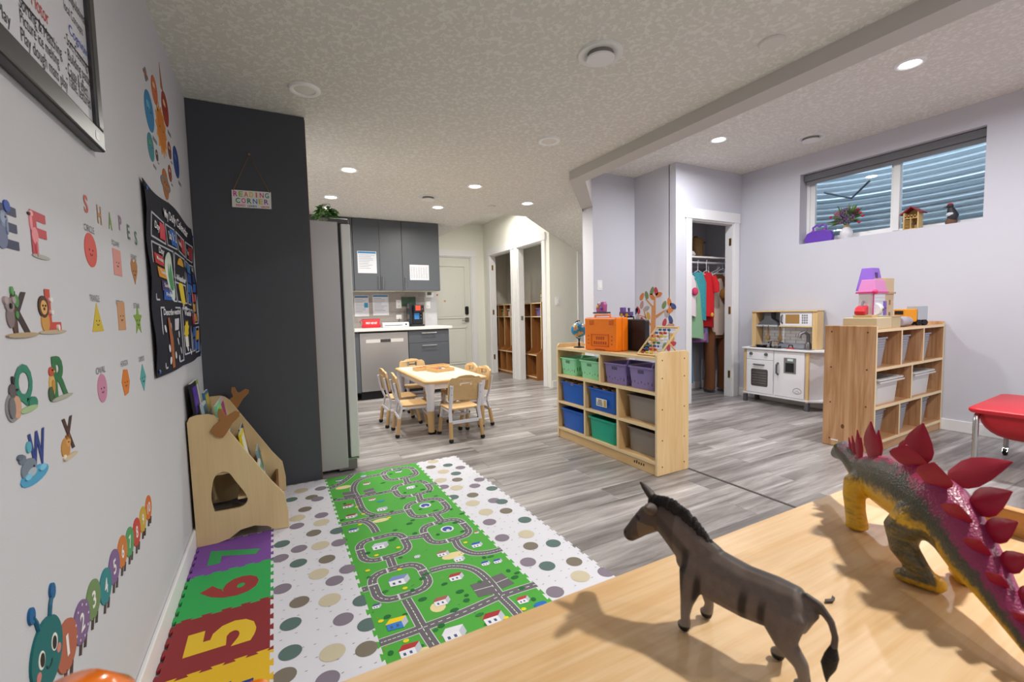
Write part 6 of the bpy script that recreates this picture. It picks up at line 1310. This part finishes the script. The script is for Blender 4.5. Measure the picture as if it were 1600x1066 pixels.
# ================================================================== RED SENSORY TABLE
rt = thing('sensory_table', 'red plastic sensory table on chrome legs with casters', 'sensory table', (4.32, .80, 0), .06)
M_RED = plain('#cf2430', .38)
RX, RYY, RZ = .40, .37, .445
def rr_ring(wx, wy, z, r): return [(x, y, z) for x, y in rrect(-wx, -wy, wx, wy, r, 5)]
MB().loft([rr_ring(RX*.98, RYY*.98, RZ-.03, .05), rr_ring(RX, RYY, RZ-.02, .05), rr_ring(RX, RYY, RZ-.006, .05), rr_ring(RX*.985, RYY*.985, RZ, .05)]).build('lid', M_RED, rt, smooth=True)
rings = []
for k in range(9):
    a = math.pi/2*k/8; rings.append(rr_ring(RX*(.30+.60*math.cos(a)**.7 if k < 8 else .30), RYY*(.35+.55*math.cos(a)**.7 if k < 8 else .35), RZ-.03-.185*math.sin(a), .06))
MB().loft(rings).build('tub', plain('#b81c28', .4), rt, smooth=True)
MB().prism(rrect(.02, -.28, .30, .02, .03), 'z', RZ, RZ+.03).build('lid_handle', M_BLACK, rt, bevel=.008)
for sx in (-1, 1):
    for sy in (-1, 1):
        x, y = sx*(RX-.03), sy*(RYY-.04)
        l = MB().tube([(x-sx*.06, y, RZ-.04), (x-sx*.02, y, RZ-.05), (x, y, RZ-.08), (x, y, .05)], .015, 12).build('leg', M_CHROME, rt, smooth=True)
        for z in (.33, .28, .23): MB().lathe([(.001, -.001), (.004, -.001), (.004, .0165), (.001, .0165)], 8, (x, y, z), 'y').build('height_hole', plain('#f0f0f0', .3), l)
        MB().lathe([(.001, -.011), (.024, -.011), (.026, 0), (.024, .011), (.001, .011)], 16, (x-.012, y, .026), 'y').build('caster', M_BLACK, l, smooth=True); MB().prism([(x-.036, .030), (x+.014, .034), (x+.01, .056), (x-.012, .054)], 'y', y-.014, y+.014).build('caster_fork', M_CHROME, l)

# ================================================================== WINDOW SILL THINGS
SX, SZ = XR+.065, wz0+.0005
pb = thing('purple_toy_bag', 'purple glittery toy handbag at the left end of the window sill', 'toy bag', (SX, 2.755, SZ)); P = [(-.135, 0), (.135, 0), (.14, .05), (.12, .105), (.07, .125), (-.07, .125), (-.12, .105), (-.14, .05)]
MB().prism(P, 'x', -.03, .02).build('body', plain('#6f3fc0', .35, bump=.6, bscale=90, var=.35), pb, bevel=.008); MB().tube([(-.005, -.06, .12), (-.005, -.065, .165), (-.005, -.03, .185), (-.005, 0, .165), (-.005, .03, .185), (-.005, .065, .165), (-.005, .06, .12)], .010, 8).build('handle', plain('#7a48c8', .35), pb, smooth=True)
for s in (-1, 1): MB().ell((-.02, s*.06, .125), (.012, .012, .012), 8, 6).build('pink_stud', plain('#c0409a', .4), pb)
va = thing('flower_vase', 'white ribbed vase of purple and red flowers on the window sill', 'vase', (SX-.005, 2.497, SZ)); MB().lathe([(.001, 0), (.042, 0), (.055, .03), (.056, .06), (.045, .095), (.025, .115), (.026, .135), (.020, .135), (.015, .11), (.001, .10)], 22).build('vase', plain('#dcdce2', .4, bump=.8, bscale=110), va, smooth=True); MB().lathe([(.027, .115), (.028, .135), (.024, .135)], 14).build('twine_band', plain('#a88a5a', .8), va)
rv = random.Random(21)
for k in range(6):
    a = k*1.05; MB().tube([(0, 0, .12), (.03*math.cos(a), .06*math.sin(a), .19), (.045*math.cos(a), .10*math.sin(a), .22+.03*(k % 3))], .003, 5).build('stem', plain('#4f6a34', .6), va)
for k, (yy, zz, r, c) in enumerate([(.05, .205, .05, '#7d6486'), (-.04, .20, .048, '#765a80'), (.0, .27, .042, '#6f5878'), (.075, .26, .03, '#a86a78'), (-.085, .25, .03, '#5a3a34')]):
    b = MB(); n = 26
    for q in range(n):
        ph = math.acos(1-2*(q+.5)/n); t2 = 2.4*q; b.ell((-.02+r*.8*math.sin(ph)*math.cos(t2)*.8, yy+r*.8*math.sin(ph)*math.sin(t2), zz+r*.8*math.cos(ph)), r*.28, 6, 4)
    b.build('flower_head', plain(c, .7), va, smooth=True)
for k in range(60):
    a = rv.uniform(0, 6.28); e = rv.uniform(-.3, 1.2); L = rv.uniform(.11, .19); d_ = Vector((.5*math.cos(a)*math.cos(e)-.2, math.sin(a)*math.cos(e), math.sin(e))).normalized(); c = Vector((0, 0, .19)); s = d_.cross(Vector((.9, 0, .2))).normalized()*.010
    MB().add([c+d_*.03, c+d_*L*.6+s, c+d_*L, c+d_*L*.6-s], [(0, 1, 2, 3)]).build('grass_leaf', plain(['#4a7a34', '#2f5a2a', '#6a8a3a', '#3a4a30'][k % 4], .6), va)
for yy, zz in ((-.135, .235), (-.155, .20), (-.125, .145), (.135, .24), (-.11, .275)): MB().ell((-.03, yy, zz), (.012, .016, .012), 8, 6).build('red_berry', plain('#b8243c', .4), va, smooth=True)
ih = thing('insect_house', 'small wooden insect house with a red pitched roof on the sill', 'insect house', (SX, 1.955, SZ)); M_IH = wood('#d9bd88', '#c9a66c', 2, 2)
for s in (-1, 1): MB().box(-.045, s*.052-.005, 0, .045, s*.052+.005, .155).build('side_wall', M_IH, ih)
MB().prism([(-.052, 0), (.052, 0), (.052, .155), (0, .195), (-.052, .155)], 'x', .035, .045).build('back_wall', M_IH, ih); MB().box(-.045, -.052, 0, .045, .052, .008).build('floor_board', M_IH, ih); MB().box(-.044, -.047, .098, .035, .047, .104).build('shelf', M_IH, ih); MB().box(-.044, .0, .008, .035, .005, .098).build('partition', M_IH, ih)
for s in (-1, 1): MB().prism([(0, .21), (0, .20), (s*.078, .138), (s*.084, .146)], 'x', -.055, .055).build('roof_slope', plain('#8d2a34', .5), ih)
for k in range(8): yy = -.04+.0115*k; MB().lathe([(.002, -.042), (.006, -.042), (.006, .03), (.002, .03)], 8, (0, yy, .112+.014*(k % 2)), 'x').build('bamboo_tube', plain('#b8924e', .6), ih)
for k in range(6): MB().box(-.043, .010, .014+.013*k, .03, .046, .022+.013*k).build('wood_strip', plain('#a8803f', .6), ih)
MB().lathe([(.001, -.043), (.014, -.043), (.014, -.03), (.001, -.03)], 12, (0, -.024, .05), 'x').build('entry_hole', plain('#3a2a1a', .7), ih)
wd = thing('bird_statue', 'black and white woodpecker statue with a red crown on the sill', 'figurine', (SX, 1.69, SZ)); MB().lathe([(.035, 0), (.04, .02), (.03, .05), (.001, .055)], 12).build('stump', plain('#6a4a38', .7, bump=.8, bscale=60), wd, smooth=True)
MB().tube([(0, -.005, .03), (0, -.012, .075), (0, .0, .115), (-.005, .006, .145)], [.03, .038, .03, .02], 12).build('body', plain('#26252b', .5), wd, smooth=True); MB().ell((-.022, .0, .085), (.018, .03, .02), 10, 7).build('white_breast', plain('#c9cdd4', .6), wd, smooth=True); MB().ell((-.005, .008, .158), (.022, .024, .02), 12, 8).build('head', plain('#2a2a30', .5), wd, smooth=True); MB().ell((-.004, .008, .172), (.018, .02, .012), 10, 6).build('red_crown', plain('#c0202a', .5), wd, smooth=True); MB().lathe([(.006, 0), (.001, .03)], 8, (-.004, .028, .155), 'y').build('beak', plain('#3a3a3a', .4), wd); MB().tube([(0, -.02, .06), (.01, -.035, .02)], [.014, .006], 8).build('tail', plain('#1f1f24', .5), wd)
# ================================================================== FOREGROUND SHELF AND TOYS
FX0, FX1, FY0, FY1, FZ = -.305, .865, .098, .390, .815
fs = thing('foreground_shelf_unit', 'pale wooden shelf unit filling the lower right foreground under the toy animals', 'shelf unit', (.28, .244, 0))
M_FT = wood('#dcbd95', '#cfa877', 0, 1.1, rough=.36, contrast=1.3, swirl=1.8)
MB().box(FX0+.018, FY0, FZ-.018, FX1-.018, FY1, FZ).build('top_board', M_FT, fs, w=1, bevel=.0015)
for x in (FX0, FX1-.018): MB().prism([(FY0, .002), (FY1, .002), (FY1, FZ+.012), (FY1-.022, FZ+.034), (FY0+.022, FZ+.034), (FY0, FZ+.012)], 'x', x, x+.018).build('end_panel', wood('#d5a468', '#c4935a', 1, .8), fs, w=1, bevel=.004)
for z in (.095, .33, .565): MB().box(FX0+.018, FY0+.006, z-.018, FX1-.018, FY1, z).build('shelf', M_FT, fs, w=1)
for z0, z1 in ((.095, .312), (.33, .547), (.565, .797)):
    for x in (.08, .48): MB().box(x-.009, FY0+.006, z0, x+.009, FY1, z1).build('divider', M_FT, fs, w=1)
MB().box(FX0+.018, FY0, .002, FX1-.018, FY0+.006, FZ-.018).build('back_panel', M_FT, fs, w=1)

def remesh_paint(mb, voxel, smooth_it, paint, name, parent, mat, extra=None):
    """join overlapping closed limbs into one skin, then paint each vertex by its place on the toy"""
    me = bpy.data.meshes.new('tmp'); me.from_pydata(mb.v, [], mb.f)
    bm = bmesh.new(); bm.from_mesh(me); bmesh.ops.recalc_face_normals(bm, faces=bm.faces); bm.to_mesh(me); bm.free()
    ob = bpy.data.objects.new('tmp', me); COL.objects.link(ob)
    r = ob.modifiers.new('r', 'REMESH'); r.mode = 'VOXEL'; r.voxel_size = voxel; r.use_smooth_shade = True
    s = ob.modifiers.new('s', 'SMOOTH'); s.factor = .5; s.iterations = smooth_it
    dg = bpy.context.evaluated_depsgraph_get(); out = bpy.data.meshes.new_from_object(ob.evaluated_get(dg)); out.name = name
    bpy.data.objects.remove(ob)
    ca = out.color_attributes.new('paint', 'FLOAT_COLOR', 'POINT')
    for i, v in enumerate(out.vertices): ca.data[i].color = paint(v.co, v.normal)
    out.materials.clear(); out.materials.append(mat)
    out.polygons.foreach_set('use_smooth', [True]*len(out.polygons))
    o = bpy.data.objects.new(name, out); COL.objects.link(o); o.parent = parent; return o
def mm(*p): return tuple(c/1000 for c in p)
def limb(mb, pts, n=14):
    """pts: (s, t, z, r_lateral, r_vertical) in mm -> closed tapering tube of elliptical rings"""
    P = [Vector(mm(*q[:3])) for q in pts]; rings = []
    for i, p in enumerate(P):
        d = (P[min(i+1, len(P)-1)]-P[max(i-1, 0)]).normalized(); side = Vector((0, 1, 0)); side = (side-d*side.dot(d)).normalized(); up = d.cross(side)
        ra, rb = pts[i][3]/1000, pts[i][4]/1000; rings.append([p+side*(ra*math.cos(2*math.pi*k/n))+up*(rb*math.sin(2*math.pi*k/n)) for k in range(n)])
    # round the ends
    d0 = (P[0]-P[1]).normalized()*pts[0][4]/1000*.6; d1 = (P[-1]-P[-2]).normalized()*pts[-1][4]/1000*.6
    first = [p+(q-p)*.45+d0 for q in rings[0] for p in [P[0]]]; last = [P[-1]+(q-P[-1])*.45+d1 for q in rings[-1]]
    mb.loft([first]+rings+[last])
def mixc(a, b, t): t = max(0, min(1, t)); return tuple(a[i]*(1-t)+b[i]*t for i in range(4))
def sstep(a, b, x): t = max(0, min(1, (x-a)/(b-a))); return t*t*(3-2*t)
from mathutils import noise as mnoise

# ---- donkey (local x = forward, y = left)
DK = thing('toy_donkey', 'grey-brown toy donkey with dark mane standing on the foreground shelf', 'toy animal', (.358, .247, FZ+.0002), math.atan2(.98, -.19))
b = MB()
limb(b, [(-54, 0, 64, 8, 9), (-48, 0, 62, 15, 18), (-30, 0, 59, 19, 22), (-5, 0, 57, 20, 23), (20, 0, 59, 19, 25), (38, 0, 62, 17, 25), (50, 0, 62, 12, 19)])
limb(b, [(32, 0, 66, 14, 24), (52, 0, 79, 11.5, 21), (70, 0, 90, 9.5, 17.5), (84, 0, 97, 8.5, 14)])
limb(b, [(82, 0, 97, 10.5, 14), (95, 0, 88, 11, 14), (107, 0, 76, 9, 11), (116, 0, 66, 8, 8.8), (121, 0, 61, 7.5, 7.8)])
limb(b, [(92, -7, 105, 5, 4), (101, -10, 111, 6, 4), (109, -11, 116, 4, 3), (114, -11, 119.5, 1.5, 1.5)], 8)
limb(b, [(86, 7, 103, 5, 5), (84, 13, 106, 6.5, 6.5), (82, 19, 109, 6.5, 6), (80, 25, 112, 4.5, 4), (79, 29, 114, 2, 2)], 8)
for pts in ([(40, 11, 56, 8, 14), (42, 13, 42, 7, 10), (44, 15, 28, 5, 6.2), (45, 16, 16, 4, 4.6), (44, 16, 9, 4.6, 5), (47, 16, 4, 5.6, 6.5)],
            [(38, -11, 56, 8, 14), (39, -13, 42, 7, 10), (40, -15, 28, 5, 6.2), (38, -17, 16, 4, 4.6), (39, -17, 9, 4.6, 5), (42, -17, 4, 5.6, 6.5)],
            [(-38, 10, 60, 10, 18), (-38, 12, 45, 9, 14), (-42, 12, 34, 7, 9), (-52, 12, 24, 4.8, 6.2), (-54, 11, 14, 4, 4.8), (-54, 10, 8, 4.5, 5), (-51, 10, 4, 5.6, 6.5)],
            [(-34, -10, 60, 10, 18), (-31, -12, 45, 9, 14), (-31, -12, 34, 7, 9), (-35, -13, 24, 4.8, 6.2), (-31, -13, 14, 4, 4.8), (-28, -13, 8, 4.5, 5), (-25, -13, 4, 5.6, 6.5)]): limb(b, pts, 12)
limb(b, [(-50, 0, 74, 4, 4.5), (-60, 0, 72, 3.6, 3.6), (-68, 0, 63, 3, 3), (-71, 0, 52, 2.6, 2.6), (-70, 0, 42, 2.8, 2.8)], 10)
b.v = [(x, y, max(z, 0)) for x, y, z in b.v]
base, dark, mid, pale, tan, hoof = [lin(c) for c in ('#756963', '#2a2526', '#50453f', '#8f857c', '#8a7458', '#1d1b1b')]
def paint_donkey(co, n):
    s, t, z = co.x*1000, co.y*1000, co.z*1000; j = mnoise.noise(co*900)*.14+mnoise.noise(co*160)*.12
    c = mixc(base, mid, .35+j*1.6)
    if z < 44 and s < 60: c = mixc(c, pale, sstep(46, 14, z)*.75)
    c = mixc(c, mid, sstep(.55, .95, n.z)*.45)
    if abs(t) < 4.5 and z > 66 and s < 35: c = mixc(c, dark, .8*sstep(4.5, 2, abs(t)))
    if z < 80 and z > 30 and s < 60:
        for s0, w_, za, zb, k in ((50, 5.5, 36, 86, .9), (33, 4.5, 34, 68, .95), (-8, 5, 33, 74, .95), (-23, 4.2, 28, 72, .9)):
            ss = s0-(z-48)*.12; c = mixc(c, dark, k*sstep(w_, w_*.35, abs(s-ss))*sstep(zb, zb-14, z)*sstep(za-4, za+4, z))
    if s > 62 and z > 56:
        c = mixc(c, mid, .75)
        if s > 80: c = mixc(c, lin('#463a34'), .7)
        if s > 84 and z < 86 and abs(t) > 5 and s < 104: c = mixc(c, tan, .4)
        if s > 113: c = mixc(c, dark, .35)
        if s > 116 and z < 58: c = mixc(c, tan, .6)
        for sy in (-1, 1):
            if (s-121)**2+(z-66)**2+(t-sy*5)**2 < 6: c = hoof
            if ((s-104)/4)**2+((z-89)/2.4)**2 < 1 and t*sy > 5: c = hoof
        if 111 < s < 119 and abs((z-60)-(s-116)*-.25) < 1.1 and abs(t) > 3: c = mixc(c, hoof, .8)
    if 45 < s < 80 and z > 60: c = mixc(c, dark, .55*sstep(4, 9, abs(t))*sstep(8, 3, abs((z-84)-(s-62)*.6)))
    if s > 84 and z > 100 and t > 10: c = mixc(c, lin('#5f4f40'), .7)
    if z > 106 and s > 98: c = mixc(c, dark, .6)
    if z < 6.5: c = hoof
    if s < -58: c = mixc(c, mid, .6)
    return c
remesh_paint(b, .0013, 6, paint_donkey, 'body', DK, vcol_mat(.55, spec=.3))
# mane: bumpy crest of tufts along the neck
mn = MB(); top = [(92, 110), (82, 113), (72, 113.5), (62, 112), (52, 107), (43, 101), (35, 93), (27, 86)]
for i in range(len(top)-1):
    for k in range(4):
        u = k/4; s_, z_ = top[i][0]*(1-u)+top[i+1][0]*u, top[i][1]*(1-u)+top[i+1][1]*u; r = random.Random(i*10+k)
        mn.ell(mm(s_, r.uniform(-1, 1), z_-3), mm(3.6, 4.2, 7.5+r.uniform(-1.2, 1.8)), 8, 6)
mn.build('mane', plain('#1f1b1c', .7, bump=.8, bscale=700), DK, smooth=True)
tf = MB(); limb(tf, [(-70, 0, 44, 2.6, 2.6), (-69, 0, 36, 4.5, 5), (-67, 0, 27, 4.5, 5.4), (-66, 0, 18, 2, 2.2), (-66, 0, 13, .6, .7)], 10); tf.build('tail_tuft', plain('#171516', .6, bump=.8, bscale=600), DK, smooth=True)

# ---- plated dinosaur (local x = forward, y = left)
DN = thing('toy_dinosaur', 'yellow, green and magenta toy stegosaurus on the foreground shelf', 'toy animal', (.674, .245, FZ+.0002), math.atan2(.714, .7))
SP = [(122, 60, 15, 21), (95, 65, 22, 28), (60, 71, 28, 33), (20, 78, 31, 38), (-25, 83, 32, 40), (-62, 81, 29, 37), (-92, 70, 24, 30), (-118, 55, 21, 25), (-142, 44, 16, 18), (-166, 32, 12, 13.5), (-190, 21, 9, 10), (-214, 12, 6, 7), (-238, 7, 3.5, 4)]
b = MB(); limb(b, [(s, 0, z, a, c) for s, z, a, c in SP], 20)
limb(b, [(105, 0, 60, 20, 25), (132, 0, 66, 17, 21), (158, 0, 73, 15.5, 19), (182, 0, 74, 15, 17), (200, 0, 67, 12, 13.5), (214, 0, 60, 9, 10), (222, 0, 56, 7, 6.5)])
for sy in (-1, 1): limb(b, [(182, sy*12, 81, 4.5, 4), (190, sy*12, 80, 4.5, 4)], 8)
for pts in ([(84, 22, 60, 15, 20), (76, 28, 42, 13, 16), (66, 30, 24, 12, 13), (60, 30, 10, 12.5, 13.5), (60, 30, 4, 14, 15)], [(78, -22, 60, 15, 20), (76, -28, 42, 13, 16), (74, -30, 24, 12, 13), (74, -30, 10, 12.5, 13.5), (76, -30, 4, 14, 15)],
            [(-58, 22, 72, 16, 26), (-50, 30, 52, 16, 22), (-56, 30, 34, 13, 16), (-70, 22, 18, 10, 12), (-76, 16, 9, 10, 10)], [(-58, -22, 72, 16, 26), (-46, -30, 52, 16, 22), (-48, -30, 34, 13, 16), (-54, -28, 18, 11, 12), (-52, -28, 8, 12, 12)],
            [(-80, 8, 9, 9, 9), (-74, 18, 8.5, 10.5, 9), (-66, 29, 7.5, 10.5, 8), (-60, 37, 6, 8.5, 6.5)], [(-58, -26, 8, 10, 9), (-46, -29, 7.5, 11, 8), (-34, -31, 6, 9, 6)]): limb(b, pts, 12)
b.v = [(x, y, max(z, 0)) for x, y, z in b.v]
yel, oli, mag, pur = [lin(c) for c in ('#dcab1c', '#45463a', '#a02a55', '#8a3a6a')]
def spine(s):
    if s > SP[0][0]: u = min(1, (s-122)/98); return 60+8*math.sin(u*2.4)-6*u, 17
    for (a, za, _, ra), (c, zc_, _, rc) in zip(SP, SP[1:]):
        if c <= s <= a: u = (a-s)/(a-c); return za+(zc_-za)*u, ra+(rc-ra)*u
    return SP[-1][1], SP[-1][3]
def paint_dino(co, n):
    s, t, z = co.x*1000, co.y*1000, co.z*1000; j = mnoise.noise(co*420)*.22+mnoise.noise(co*110)*.16; cz_, rz_ = spine(s); e = (z-cz_)/rz_+j
    c = mixc(yel, oli, sstep(-.35, .15, e)); w = .08+.22*sstep(20, -60, s)
    c = mixc(c, mag if s > -60 else mixc(mag, pur, .5), sstep(.92-w*1.5, 1.0-w*.7, e)*sstep(150, 95, s))
    if s > 150: c = mixc(mixc(yel, oli, sstep(-.75, -.25, e)), pur, .45*sstep(.55, .9, e)*sstep(185, 165, s))
    if z < 50 and s > 30 and s < 120: c = mixc(c, yel, .9*sstep(54, 44, z)); c = mixc(c, oli, .35*max(0, mnoise.noise(Vector((co.x*60, co.y*60, co.z*700))))*2)
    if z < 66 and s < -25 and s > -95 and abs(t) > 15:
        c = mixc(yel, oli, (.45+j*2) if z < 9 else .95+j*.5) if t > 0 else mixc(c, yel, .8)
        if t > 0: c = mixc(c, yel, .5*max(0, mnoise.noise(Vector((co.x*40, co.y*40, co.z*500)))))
    for sy in (-1, 1):
        if (s-188)**2+(z-80.5)**2 < 18 and t*sy > 10: c = lin('#d8c83a') if (s-188)**2+(z-80.5)**2 > 4 else lin('#101010')
    return c
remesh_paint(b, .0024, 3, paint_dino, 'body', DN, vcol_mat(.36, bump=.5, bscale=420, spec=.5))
def plate(s0, t0, s1, z1, w, t1=None, th=2.6):
    cz_, rz_ = spine(s0); base = Vector((s0, t0, cz_+rz_*.90)); tip = Vector((s1, t1 if t1 is not None else t0*1.4, z1)); d = tip-base; L = d.length; d.normalize()
    ph = (.55 if t0 > 0 else .25) if s0 < 30 else .12; fwd = Vector((math.cos(ph), math.sin(ph), 0)); fwd = (fwd-d*fwd.dot(d)).normalized(); nn = d.cross(fwd); prof = [(0, .55), (.25, .95), (.42, 1.0), (.62, .78), (.82, .42), (1, .04)]
    rings = []
    for u, k in prof:
        c = base+d*(L*u); hw = w/2*k; tt = th*(1-.6*u)
        rings.append([tuple((c+fwd*(hw*a)+nn*(tt*q))/1000) for a, q in ((-1, 0), (-.5, .8), (0, 1), (.5, .8), (1, 0), (.5, -.8), (0, -1), (-.5, -.8))])
    MB().loft(rings).build('back_plate', plain('#a01e38', .32, spec=.35), DN, smooth=True)
for q in ((146, 5, 152, 104, 10), (134, 5, 141, 110, 14), (116, 6, 121, 124, 20), (74, 9, 71, 149, 36), (-18, 11, -22, 143, 40), (-66, 10, -74, 140, 34, 15), (-100, 9, -110, 110, 26, 13), (-126, 7, -138, 88, 21, 11), (-150, 6, -162, 68, 17, 9), (-176, 4, -186, 48, 13, 7),
          (140, -5, 147, 106, 11), (98, -7, 102, 130, 24), (42, -10, 27, 140, 30, -14), (12, -11, 6, 164, 42, -14), (-50, -12, -84, 148, 38, -44), (-88, -11, -114, 128, 30, -26), (-112, -9, -132, 106, 24, -20), (-136, -7, -152, 84, 20, -16), (-160, -6, -170, 64, 16, -14), (-184, -4, -194, 44, 12, -10)): plate(*q[:5], t1=q[5] if len(q) > 5 else None)

# ---- small things on the foreground shelf
def orange_toy(x, y, h, r, label):
    t = thing('orange_toy', label, 'toy', (x, y, FZ+.0003)); MB().lathe([(.001, 0), (r*.8, 0), (r*.85, h*.06), (r*.5, h*.2), (r*.55, h*.45), (r*.9, h*.62), (r, h*.76), (r*.85, h*.90), (r*.5, h*.985), (.001, h)], 26).build('body', plain('#e0700f', .18, coat=.6), t, smooth=True); MB().lathe([(r*.86, h*.055), (r*.9, h*.03), (r*.86, 0)], 24).build('base_ring', plain('#c05c08', .3), t, smooth=True)
orange_toy(-.098, .285, .132, .030, 'glossy orange toy skittle at the lower left picture edge')
orange_toy(-.021, .285, .099, .016, 'tip of a small orange toy at the bottom picture edge')
sc = MB().prism([(.4905, .244), (.497, .2405), (.5055, .2425), (.507, .246), (.500, .2435), (.494, .2465)], 'z', FZ+.0003, FZ+.0028).build('paint_chip', plain('#4a4038', .6)); tag(sc, 'tiny dark curled chip lying between donkey and dinosaur', 'scrap')
